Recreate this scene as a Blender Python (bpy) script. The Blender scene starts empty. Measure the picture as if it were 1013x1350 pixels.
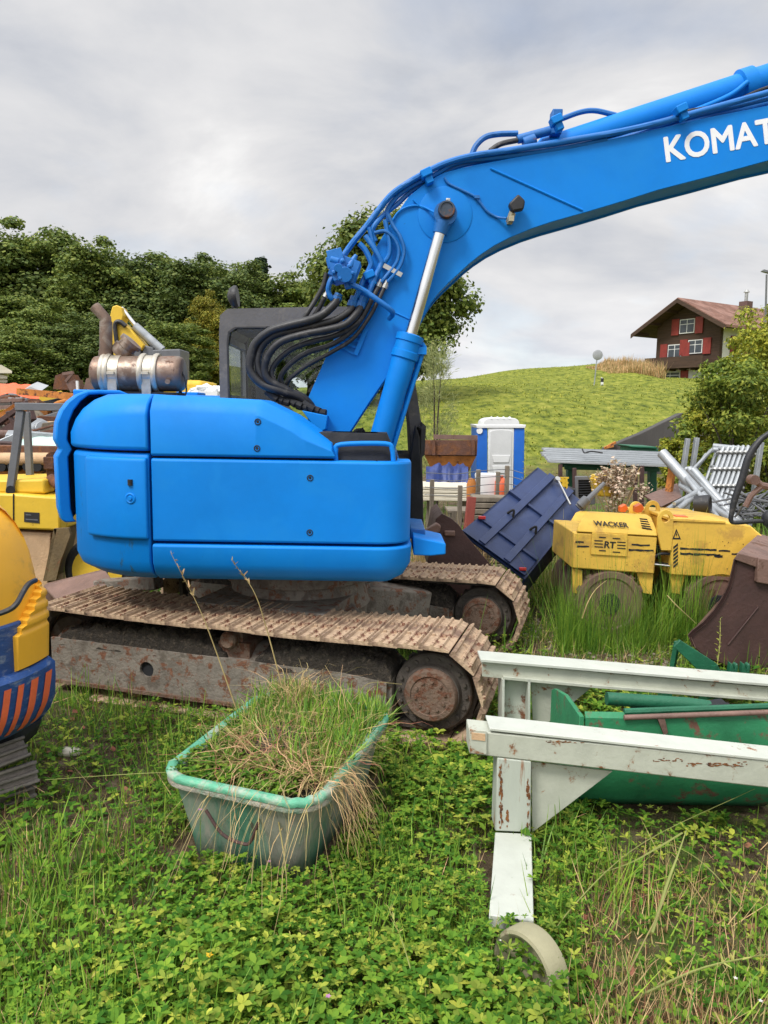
import bpy, bmesh, math, random
import numpy as np
from mathutils import Vector, Matrix
from mathutils.geometry import tessellate_polygon
random.seed(7); RNG = np.random.default_rng(11)
R = math.radians
scene = bpy.context.scene
COL = scene.collection

# ------------------------------------------------------------------ camera
F, CX, CY, EYE = 1000.0, 506.5, 675.0, 1.95
PITCH, ROLL = R(7.5), R(0.9)
fwd = Vector((0, math.cos(PITCH), -math.sin(PITCH)))
up0 = Vector((0, math.sin(PITCH), math.cos(PITCH)))
rt0 = Vector((1, 0, 0))
upv = up0*math.cos(ROLL) - rt0*math.sin(ROLL)
rtv = rt0*math.cos(ROLL) + up0*math.sin(ROLL)
cam = bpy.data.cameras.new("Camera")
cam.sensor_fit = 'VERTICAL'; cam.sensor_height = 36.0; cam.lens = 36.0*F/1350.0
cam.clip_start = 0.05; cam.clip_end = 3000
camo = bpy.data.objects.new("Camera", cam); COL.objects.link(camo)
mw = Matrix.Identity(4)
for i in range(3):
    mw[i][0] = rtv[i]; mw[i][1] = upv[i]; mw[i][2] = -fwd[i]
mw[2][3] = EYE
camo.matrix_world = mw
scene.camera = camo

# ------------------------------------------------------------------ sky, sun, exposure
SUN_EL, SUN_AZ = R(52), R(222)
world = bpy.data.worlds.new("World"); scene.world = world; world.use_nodes = True
nt = world.node_tree; nt.nodes.clear()
def wn(t, **k):
    n = nt.nodes.new(t)
    for a, b in k.items(): setattr(n, a, b)
    return n
out = wn('ShaderNodeOutputWorld'); bg = wn('ShaderNodeBackground')
sky = wn('ShaderNodeTexSky', sky_type='NISHITA', sun_disc=False, sun_elevation=SUN_EL, sun_rotation=SUN_AZ)
tc = wn('ShaderNodeTexCoord'); sep = wn('ShaderNodeSeparateXYZ')
nt.links.new(tc.outputs['Generated'], sep.inputs[0])
add = wn('ShaderNodeMath', operation='ADD'); add.inputs[1].default_value = 0.38
nt.links.new(sep.outputs[2], add.inputs[0])
mx = wn('ShaderNodeMath', operation='MAXIMUM'); mx.inputs[1].default_value = 0.12
nt.links.new(add.outputs[0], mx.inputs[0])
dx = wn('ShaderNodeMath', operation='DIVIDE'); dy = wn('ShaderNodeMath', operation='DIVIDE')
nt.links.new(sep.outputs[0], dx.inputs[0]); nt.links.new(mx.outputs[0], dx.inputs[1])
nt.links.new(sep.outputs[1], dy.inputs[0]); nt.links.new(mx.outputs[0], dy.inputs[1])
cmb = wn('ShaderNodeCombineXYZ')
nt.links.new(dx.outputs[0], cmb.inputs[0]); nt.links.new(dy.outputs[0], cmb.inputs[1])
n1 = wn('ShaderNodeTexNoise'); n1.inputs['Scale'].default_value = 2.0; n1.inputs['Detail'].default_value = 7; n1.inputs['Roughness'].default_value = .56; n1.inputs['Distortion'].default_value = .35
mp1 = wn('ShaderNodeMapping'); mp1.inputs['Location'].default_value = (3.1, 1.7, 0); mp1.inputs['Scale'].default_value = (.9, 1.2, 1)
nt.links.new(cmb.outputs[0], mp1.inputs[0]); nt.links.new(mp1.outputs[0], n1.inputs['Vector'])
rp = wn('ShaderNodeValToRGB')
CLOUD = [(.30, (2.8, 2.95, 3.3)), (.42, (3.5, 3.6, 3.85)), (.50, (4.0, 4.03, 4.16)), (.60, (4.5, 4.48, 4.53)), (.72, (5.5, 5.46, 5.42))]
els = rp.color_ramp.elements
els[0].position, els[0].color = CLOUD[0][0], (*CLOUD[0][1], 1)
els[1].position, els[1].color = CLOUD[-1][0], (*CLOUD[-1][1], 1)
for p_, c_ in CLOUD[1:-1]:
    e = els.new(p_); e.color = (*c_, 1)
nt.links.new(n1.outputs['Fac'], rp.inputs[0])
# a few thin gaps where a little blue comes through
n2 = wn('ShaderNodeTexNoise'); n2.inputs['Scale'].default_value = 1.7; n2.inputs['Detail'].default_value = 7
mp2 = wn('ShaderNodeMapping'); mp2.inputs['Location'].default_value = (9.2, 4.4, 2)
nt.links.new(cmb.outputs[0], mp2.inputs[0]); nt.links.new(mp2.outputs[0], n2.inputs['Vector'])
rp2 = wn('ShaderNodeValToRGB'); rp2.color_ramp.elements[0].position = .28; rp2.color_ramp.elements[1].position = .45
rp2.color_ramp.elements[0].color = (.55, .55, .55, 1); rp2.color_ramp.elements[1].color = (1, 1, 1, 1)
nt.links.new(n2.outputs['Fac'], rp2.inputs[0])
mixc = wn('ShaderNodeMix', data_type='RGBA')
nt.links.new(rp2.outputs[0], mixc.inputs[0]); nt.links.new(sky.outputs[0], mixc.inputs[6]); nt.links.new(rp.outputs[0], mixc.inputs[7])
# overcast: brighter overhead and where the sun stands behind the cloud
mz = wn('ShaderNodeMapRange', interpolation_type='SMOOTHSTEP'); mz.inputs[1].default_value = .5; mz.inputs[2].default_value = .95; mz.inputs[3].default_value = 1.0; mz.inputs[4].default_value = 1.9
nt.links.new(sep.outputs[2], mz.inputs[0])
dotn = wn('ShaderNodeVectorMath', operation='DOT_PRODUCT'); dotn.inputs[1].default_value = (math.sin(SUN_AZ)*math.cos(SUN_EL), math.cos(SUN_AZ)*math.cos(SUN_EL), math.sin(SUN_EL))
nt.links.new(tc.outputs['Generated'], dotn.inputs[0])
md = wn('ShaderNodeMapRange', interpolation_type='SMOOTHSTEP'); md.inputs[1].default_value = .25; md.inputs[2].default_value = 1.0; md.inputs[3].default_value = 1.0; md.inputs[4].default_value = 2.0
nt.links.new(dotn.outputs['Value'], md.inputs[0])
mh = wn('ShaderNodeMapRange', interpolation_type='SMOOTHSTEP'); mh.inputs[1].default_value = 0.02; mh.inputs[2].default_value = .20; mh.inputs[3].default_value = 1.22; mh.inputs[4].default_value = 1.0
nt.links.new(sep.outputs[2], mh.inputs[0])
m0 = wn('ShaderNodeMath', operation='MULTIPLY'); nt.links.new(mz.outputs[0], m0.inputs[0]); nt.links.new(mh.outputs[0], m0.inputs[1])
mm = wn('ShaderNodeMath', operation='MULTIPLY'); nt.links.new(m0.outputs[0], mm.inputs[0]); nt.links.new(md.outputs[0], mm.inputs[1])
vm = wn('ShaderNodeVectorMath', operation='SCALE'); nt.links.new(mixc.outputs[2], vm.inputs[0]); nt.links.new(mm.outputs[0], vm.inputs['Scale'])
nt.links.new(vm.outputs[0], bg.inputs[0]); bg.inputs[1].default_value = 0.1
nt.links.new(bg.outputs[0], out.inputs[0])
sun = bpy.data.lights.new("Sun", 'SUN'); sun.energy = 1.5; sun.angle = R(14); sun.color = (1, .96, .9)
suno = bpy.data.objects.new("Sun", sun); COL.objects.link(suno)
sd = Vector((math.sin(SUN_AZ)*math.cos(SUN_EL), math.cos(SUN_AZ)*math.cos(SUN_EL), math.sin(SUN_EL)))
suno.rotation_euler = sd.to_track_quat('Z', 'Y').to_euler(); suno.location = sd*60
vs = scene.view_settings
vs.view_transform = 'Standard'; vs.look = 'None'; vs.gamma = 1.0; vs.exposure = 0.85
vs.use_curve_mapping = False

# ------------------------------------------------------------------ helpers
def P(x, y, Y):
    """world point at world depth Y seen at photo pixel (x, y)"""
    d = fwd + rtv*((x-CX)/F) + upv*((CY-y)/F)
    return d*(Y/d.y) + Vector((0, 0, EYE))
def G(x, y, z=0.0):
    """world point on height z seen at photo pixel"""
    d = fwd + rtv*((x-CX)/F) + upv*((CY-y)/F)
    return d*((z-EYE)/d.z) + Vector((0, 0, EYE))
V = Vector
def sstep(a, b, x):
    t = np.clip((x-a)/(b-a), 0, 1); return t*t*(3-2*t)

class MB:
    def __init__(s): s.v = []; s.f = []
    def add(s, vs, fs):
        o = len(s.v); s.v += [Vector(p) for p in vs]; s.f += [tuple(i+o for i in f) for f in fs]; return s
    def box(s, c, size, rot=None):
        c = V(c); hx, hy, hz = [q/2 for q in size]
        M3 = rot if rot is not None else Matrix.Identity(3)
        vs = [c + M3 @ V((a*hx, b*hy, d*hz)) for a in (-1, 1) for b in (-1, 1) for d in (-1, 1)]
        return s.add(vs, [(0,1,3,2),(4,6,7,5),(0,4,5,1),(2,3,7,6),(0,2,6,4),(1,5,7,3)])
    def bar(s, a, b, w, h, upd=(0,0,1)):
        a = V(a); b = V(b); z = (b-a); L = z.length; z = z/L
        x = V(upd).cross(z)
        if x.length < 1e-4: x = V((1,0,0)).cross(z)
        x.normalize(); y = z.cross(x)
        M3 = Matrix((x, y, z)).transposed()
        return s.box((a+b)/2, (w, h, L), M3)
    def prism(s, pts, ext):
        pts = [V(p) for p in pts]; ext = V(ext); n = len(pts)
        nrm = V((0,0,0))
        for i in range(n): nrm += pts[i].cross(pts[(i+1) % n])
        fs = []
        if nrm.dot(ext) > 0: pts = pts[::-1]
        vs = pts + [p+ext for p in pts]
        fs.append(tuple(range(n))); fs.append(tuple(range(2*n-1, n-1, -1)))
        for i in range(n):
            j = (i+1) % n; fs.append((j, i, n+i, n+j))
        return s.add(vs, fs)
    def tube(s, path, r, seg=10, smooth=0, caps=True):
        path = [V(p) for p in path]
        if smooth: path = catmull(path, smooth)
        n = len(path); rs = r if isinstance(r, (list, tuple)) else [r]*n
        if len(rs) != n:
            rs = [float(np.interp(i/(n-1), np.linspace(0, 1, len(rs)), rs)) for i in range(n)]
        t0 = (path[1]-path[0]).normalized()
        a = V((0,0,1)) if abs(t0.z) < .9 else V((1,0,0))
        u = a.cross(t0).normalized(); vs = []; 
        for i in range(n):
            if i == 0: t = t0
            elif i == n-1: t = (path[i]-path[i-1]).normalized()
            else: t = ((path[i+1]-path[i]).normalized() + (path[i]-path[i-1]).normalized()).normalized()
            u = (u - t*u.dot(t)).normalized(); w = t.cross(u)
            for k in range(seg):
                an = 2*math.pi*k/seg
                vs.append(path[i] + (u*math.cos(an) + w*math.sin(an))*rs[i])
        fs = []
        for i in range(n-1):
            for k in range(seg):
                k2 = (k+1) % seg
                fs.append((i*seg+k, i*seg+k2, (i+1)*seg+k2, (i+1)*seg+k))
        if caps:
            fs.append(tuple(range(seg-1, -1, -1))); fs.append(tuple((n-1)*seg+k for k in range(seg)))
        return s.add(vs, fs)
    def cyl(s, a, b, r, r2=None, seg=24): return s.tube([a, b], [r, r if r2 is None else r2], seg)
    def lathe(s, a, axis, prof, seg=32):
        """prof: list of (t along axis, radius)"""
        a = V(a); ax = V(axis).normalized()
        path = [a+ax*t for t, r in prof]
        u = (V((0,0,1)) if abs(ax.z) < .9 else V((1,0,0))).cross(ax).normalized(); w = ax.cross(u)
        vs = []; fs = []; n = len(prof)
        for i, (t, r) in enumerate(prof):
            for k in range(seg):
                an = 2*math.pi*k/seg; vs.append(path[i] + (u*math.cos(an)+w*math.sin(an))*r)
        for i in range(n-1):
            for k in range(seg):
                k2 = (k+1) % seg; fs.append((i*seg+k, i*seg+k2, (i+1)*seg+k2, (i+1)*seg+k))
        fs.append(tuple(range(seg-1, -1, -1))); fs.append(tuple((n-1)*seg+k for k in range(seg)))
        return s.add(vs, fs)
    def sphere(s, c, r, seg=12, rings=8, sc=(1,1,1)):
        c = V(c); vs = []; fs = []
        for i in range(rings+1):
            th = math.pi*i/rings
            for k in range(seg):
                ph = 2*math.pi*k/seg
                vs.append(c + V((math.sin(th)*math.cos(ph)*r*sc[0], math.sin(th)*math.sin(ph)*r*sc[1], math.cos(th)*r*sc[2])))
        for i in range(rings):
            for k in range(seg):
                k2 = (k+1) % seg; fs.append((i*seg+k, (i+1)*seg+k, (i+1)*seg+k2, i*seg+k2))
        return s.add(vs, fs)
    def grid(s, rows):
        """rows of equal-length point lists"""
        n, m = len(rows), len(rows[0]); vs = [p for r_ in rows for p in r_]
        fs = [(i*m+j, i*m+j+1, (i+1)*m+j+1, (i+1)*m+j) for i in range(n-1) for j in range(m-1)]
        return s.add(vs, fs)
    def loft(s, rings, caps=True):
        """closed rings"""
        n, m = len(rings), len(rings[0]); vs = [p for r_ in rings for p in r_]
        fs = [(i*m+j, i*m+(j+1) % m, (i+1)*m+(j+1) % m, (i+1)*m+j) for i in range(n-1) for j in range(m)]
        if caps: fs.append(tuple(range(m-1, -1, -1))); fs.append(tuple((n-1)*m+k for k in range(m)))
        return s.add(vs, fs)
    def holed(s, outer, holes, ext):
        """plate with holes: outer loop and hole loops (3-D, planar), extruded by ext"""
        loops = [[V(p) for p in lp] for lp in [outer]+list(holes)]; ext = V(ext)
        tris = tessellate_polygon(loops); flat = [p for lp in loops for p in lp]; n = len(flat)
        vs = flat+[p+ext for p in flat]; fs = [tuple(t) for t in tris]+[tuple(k+n for k in t) for t in tris]; o = 0
        for lp in loops:
            m = len(lp)
            for k in range(m): a, b = o+k, o+(k+1) % m; fs.append((a, b, n+b, n+a))
            o += m
        return s.add(vs, fs)

def catmull(p, k):
    o = []
    n = len(p)
    for i in range(n-1):
        p0 = p[i-1] if i > 0 else p[i]*2-p[i+1]; p1 = p[i]; p2 = p[i+1]; p3 = p[i+2] if i+2 < n else p[i+1]*2-p[i]
        for j in range(k):
            t = j/k
            o.append(.5*((2*p1) + (p2-p0)*t + (2*p0-5*p1+4*p2-p3)*t*t + (3*p1-p0-3*p2+p3)*t**3))
    o.append(p[-1].copy()); return o
def circle(c, r, u, w, n=24):
    c = V(c); u = V(u).normalized(); w = V(w).normalized()
    return [c + u*(r*math.cos(2*math.pi*i/n)) + w*(r*math.sin(2*math.pi*i/n)) for i in range(n)]

def wloc(o):
    l = V((0,0,0))
    while o is not None: l += o.location; o = o.parent
    return l
def tag(o, label=None, cat=None, group=None, kind=None):
    if label: o['label'] = label
    if cat: o['category'] = cat
    if group: o['group'] = group
    if kind: o['kind'] = kind
    return o
def thing(name, label, cat, loc, group=None):
    o = bpy.data.objects.new(name, None); COL.objects.link(o); o.location = V(loc); o.empty_display_size = .1
    return tag(o, label, cat, group)
def obj(name, mb, mat, parent=None, loc=None, bevel=0, smooth=40, seg=2, label=None):
    base = wloc(parent) if parent is not None else V(loc if loc is not None else (0,0,0))
    me = bpy.data.meshes.new(name)
    me.from_pydata([tuple(p-base) for p in mb.v], [], mb.f)
    bm = bmesh.new(); bm.from_mesh(me); bmesh.ops.recalc_face_normals(bm, faces=bm.faces); bm.to_mesh(me); bm.free()
    me.materials.append(mat)
    if smooth:
        me.shade_smooth(); me.set_sharp_from_angle(angle=R(smooth))
    o = bpy.data.objects.new(name, me); COL.objects.link(o)
    if parent is not None: o.parent = parent
    else: o.location = base
    if bevel:
        b = o.modifiers.new("bevel", 'BEVEL'); b.width = bevel; b.segments = seg; b.limit_method = 'ANGLE'; b.angle_limit = R(35); b.harden_normals = False
    if label: o['label'] = label
    return o
def copy_tree(o, parent=None):
    c = o.copy(); COL.objects.link(c)
    if parent is not None: c.parent = parent
    for ch in list(o.children): copy_tree(ch, c)
    return c
def npmesh(name, verts, faces, mat, loc=(0,0,0), parent=None, smooth=False):
    """fast mesh from numpy arrays: verts (n,3), faces (m,k)"""
    if parent is not None: base = wloc(parent)
    else: base = V(loc)
    verts = np.asarray(verts, np.float32) - np.array(base, np.float32)
    me = bpy.data.meshes.new(name); m, k = faces.shape
    me.vertices.add(len(verts)); me.vertices.foreach_set('co', verts.ravel())
    me.loops.add(m*k); me.loops.foreach_set('vertex_index', faces.astype(np.int32).ravel())
    me.polygons.add(m); me.polygons.foreach_set('loop_start', np.arange(0, m*k, k, dtype=np.int32))
    me.update(calc_edges=True); me.validate()
    me.materials.append(mat)
    if smooth: me.shade_smooth()
    o = bpy.data.objects.new(name, me); COL.objects.link(o)
    if parent is not None: o.parent = parent
    else: o.location = base
    return o
def inst(tv, tf, Rm, T):
    """template verts (k,3), faces (f,n), rotations*scale (N,3,3), translations (N,3) -> verts, faces"""
    tv = np.asarray(tv, float); tf = np.asarray(tf, int); N = len(T)
    v = np.einsum('nij,kj->nki', Rm, tv) + T[:, None, :]
    f = tf[None] + (np.arange(N)*len(tv))[:, None, None]
    return v.reshape(-1, 3), f.reshape(-1, tf.shape[1])
def join(parts):
    vs, fs, o = [], [], 0
    for v, f in parts:
        vs.append(v); fs.append(f+o); o += len(v)
    return np.concatenate(vs), np.concatenate(fs)
def basis(az, el, roll=None, s=1.0, sx=None):
    """columns: x = side, y = forward (azimuth az, elevation el), z = up; scaled"""
    az = np.asarray(az, float); el = np.asarray(el, float)
    f = np.stack([np.cos(el)*np.cos(az), np.cos(el)*np.sin(az), np.sin(el)], -1)
    x = np.stack([np.sin(az), -np.cos(az), np.zeros_like(az)], -1)
    if roll is not None:
        z = np.cross(x, f); x = x*np.cos(roll)[:, None] + z*np.sin(roll)[:, None]
    z = np.cross(x, f)
    s = np.broadcast_to(np.asarray(s, float), az.shape); sx = s if sx is None else np.broadcast_to(np.asarray(sx, float), az.shape)
    return np.stack([x*sx[:, None], f*s[:, None], z*sx[:, None]], -1)
def vnoise(x, y, sc, seed=0):
    r = np.random.default_rng(seed); Tn = r.random((64, 64))
    x = np.asarray(x, float)*sc+1000; y = np.asarray(y, float)*sc+1000
    xi = np.floor(x).astype(int); yi = np.floor(y).astype(int); fx = x-xi; fy = y-yi
    fx = fx*fx*(3-2*fx); fy = fy*fy*(3-2*fy)
    a = Tn[xi % 64, yi % 64]; b = Tn[(xi+1) % 64, yi % 64]; c = Tn[xi % 64, (yi+1) % 64]; d = Tn[(xi+1) % 64, (yi+1) % 64]
    return a*(1-fx)*(1-fy)+b*fx*(1-fy)+c*(1-fx)*fy+d*fx*fy
def text(name, s, mat, parent, origin, xdir, updir, width=None, height=None, bold=.0, depth=.0015, loc=None):
    """mesh lettering: origin = lower left, scaled to the wanted width (and height)"""
    cu = bpy.data.curves.new(name, 'FONT'); cu.body = s; cu.size = 1; cu.extrude = 0.01; cu.resolution_u = 4
    to = bpy.data.objects.new(name, cu); COL.objects.link(to)
    dg = bpy.context.evaluated_depsgraph_get(); dg.update()
    me = bpy.data.meshes.new_from_object(to.evaluated_get(dg)); bpy.data.objects.remove(to); bpy.data.curves.remove(cu)
    co = np.empty(len(me.vertices)*3); me.vertices.foreach_get('co', co); co = co.reshape(-1, 3)
    mn, mxx = co.min(0), co.max(0); w, h = (mxx-mn)[:2]
    co -= np.array([mn[0], mn[1], 0]); co[:, 2] = co[:, 2]/.01*(depth/2)
    sx = width/w if width else height/h; sy = height/h if height else sx
    xd = V(xdir).normalized(); ud = V(updir); ud = (ud - xd*ud.dot(xd)).normalized(); nd = xd.cross(ud)
    base = wloc(parent) if parent is not None else V(loc)
    A = np.array([xd*sx, ud*sy, nd]).T; shifts = [(0, 0)] if not bold else [(0, 0), (1, 0), (-1, 0), (0, 1), (0, -1), (.7, .7), (-.7, .7), (.7, -.7), (-.7, -.7)]
    shifts = [(a*bold, b*bold, .00012*i) for i, (a, b) in enumerate(shifts)]
    fv = [tuple(p.vertices) for p in me.polygons]; vs_, fs_ = [], []
    for i, (a, b, d) in enumerate(shifts):
        vs_ += [tuple(q) for q in ((co+np.array([a, b, 0])) @ A.T + np.array(V(origin)-base) + np.array(nd)*d)]; fs_ += [tuple(k+i*len(co) for k in f) for f in fv]
    me = bpy.data.meshes.new(name); me.from_pydata(vs_, [], fs_); me.materials.append(mat); me.update()
    o = bpy.data.objects.new(name, me); COL.objects.link(o)
    if parent is not None: o.parent = parent
    else: o.location = base
    return o

# ------------------------------------------------------------------ materials
def mat(name, col, rough=.5, metal=0.0, var=.15, vscale=3.0, rust=None, rcol=(.16,.06,.025), rscale=7.0, bump=.15, bscale=45.0,
        stretch=(1,1,1), col2=None, c2=.55, c2w=.06, c2scale=4.0, spec=.5, island=0.0, transl=0.0, coat=0.0, rough2=None):
    m = bpy.data.materials.new(name); m.use_nodes = True; t = m.node_tree; L = t.links; N = t.nodes
    b = N['Principled BSDF']
    tc = N.new('ShaderNodeTexCoord'); mp = N.new('ShaderNodeMapping'); mp.inputs['Scale'].default_value = stretch
    L.new(tc.outputs['Object'], mp.inputs[0])
    def noise(sc, det=6, ro=.6, dist=0.0):
        n = N.new('ShaderNodeTexNoise'); n.inputs['Scale'].default_value = sc; n.inputs['Detail'].default_value = det
        n.inputs['Roughness'].default_value = ro; n.inputs['Distortion'].default_value = dist
        L.new(mp.outputs[0], n.inputs['Vector']); return n.outputs['Fac']
    def ramp(fac, p0, p1, c0=(0,0,0,1), c1=(1,1,1,1)):
        r_ = N.new('ShaderNodeValToRGB'); r_.color_ramp.elements[0].position = p0; r_.color_ramp.elements[1].position = p1
        r_.color_ramp.elements[0].color = c0; r_.color_ramp.elements[1].color = c1; L.new(fac, r_.inputs[0]); return r_.outputs[0]
    def mixc(fac, a, b_):
        x = N.new('ShaderNodeMix'); x.data_type = 'RGBA'; L.new(fac, x.inputs[0])
        for i, q in ((6, a), (7, b_)):
            if isinstance(q, tuple): x.inputs[i].default_value = (*q[:3], 1)
            else: L.new(q, x.inputs[i])
        return x.outputs[2]
    lo = tuple(max(0, c*(1-var)) for c in col); hi = tuple(min(1, c*(1+var)) for c in col)
    c = ramp(noise(vscale, 8, .65), .3, .7, (*lo, 1), (*hi, 1))
    if col2 is not None:
        f2 = ramp(noise(c2scale, 8, .65, .4), c2-c2w, c2+c2w); c = mixc(f2, c, col2)
    rf = None
    if rust is not None:
        rf = ramp(noise(rscale, 12, .72, .3), rust-.03, rust+.03)
        rc = ramp(noise(rscale*3.3, 8, .7), .3, .7, (*[q*.5 for q in rcol], 1), (*[min(1, q*1.6) for q in rcol], 1))
        c = mixc(rf, c, rc)
    if island:
        g = N.new('ShaderNodeNewGeometry')
        h = N.new('ShaderNodeHueSaturation')
        mr = N.new('ShaderNodeMapRange'); mr.inputs[3].default_value = 1-island; mr.inputs[4].default_value = 1+island
        L.new(g.outputs['Random Per Island'], mr.inputs[0]); L.new(mr.outputs[0], h.inputs['Value'])
        mr2 = N.new('ShaderNodeMapRange'); mr2.inputs[3].default_value = .5+island*.06; mr2.inputs[4].default_value = .5-island*.07
        L.new(g.outputs['Random Per Island'], mr2.inputs[0]); L.new(mr2.outputs[0], h.inputs['Hue'])
        L.new(c, h.inputs['Color']); c = h.outputs[0]
    L.new(c, b.inputs['Base Color'])
    b.inputs['Metallic'].default_value = metal; b.inputs['Specular IOR Level'].default_value = spec
    rn = ramp(noise(vscale*2.3, 6), .3, .7, (rough*.85,)*3+(1,), (min(1, rough*1.2),)*3+(1,))
    if rf is not None: rn = mixc(rf, rn, (.9, .9, .9))
    L.new(rn, b.inputs['Roughness'])
    if rf is not None and metal:
        inv = N.new('ShaderNodeMath'); inv.operation = 'SUBTRACT'; inv.inputs[0].default_value = metal; L.new(rf, inv.inputs[1]); inv.use_clamp = True
        L.new(inv.outputs[0], b.inputs['Metallic'])
    if coat: b.inputs['Coat Weight'].default_value = coat; b.inputs['Coat Roughness'].default_value = .25
    if bump:
        bu = N.new('ShaderNodeBump'); bu.inputs['Strength'].default_value = bump; bu.inputs['Distance'].default_value = .02
        L.new(noise(bscale, 5, .6), bu.inputs['Height']); L.new(bu.outputs[0], b.inputs['Normal'])
    if transl:
        tr = N.new('ShaderNodeBsdfTranslucent'); L.new(c, tr.inputs['Color'])
        ms = N.new('ShaderNodeMixShader'); ms.inputs[0].default_value = transl
        L.new(b.outputs[0], ms.inputs[1]); L.new(tr.outputs[0], ms.inputs[2]); L.new(ms.outputs[0], N['Material Output'].inputs['Surface'])
    return m
def glassmat(name, tint=(.93,.955,.955), rough=.03):
    m = bpy.data.materials.new(name); m.use_nodes = True; t = m.node_tree; N = t.nodes; L = t.links; N.clear()
    o = N.new('ShaderNodeOutputMaterial'); tr = N.new('ShaderNodeBsdfTransparent'); tr.inputs[0].default_value = (*tint, 1)
    gl = N.new('ShaderNodeBsdfGlossy'); gl.inputs['Roughness'].default_value = rough
    fr = N.new('ShaderNodeFresnel'); fr.inputs[0].default_value = 1.5
    ad = N.new('ShaderNodeMath'); ad.operation = 'ADD'; ad.inputs[1].default_value = .0; L.new(fr.outputs[0], ad.inputs[0])
    ge = N.new('ShaderNodeNewGeometry'); iv = N.new('ShaderNodeMath'); iv.operation = 'SUBTRACT'; iv.inputs[0].default_value = 1.0; L.new(ge.outputs['Backfacing'], iv.inputs[1]); ml = N.new('ShaderNodeMath'); ml.operation = 'MULTIPLY'; L.new(iv.outputs[0], ml.inputs[1]); L.new(ad.outputs[0], ml.inputs[0]); ad = ml
    mx = N.new('ShaderNodeMixShader'); L.new(ad.outputs[0], mx.inputs[0]); L.new(tr.outputs[0], mx.inputs[1]); L.new(gl.outputs[0], mx.inputs[2])
    L.new(mx.outputs[0], o.inputs[0]); return m

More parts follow.
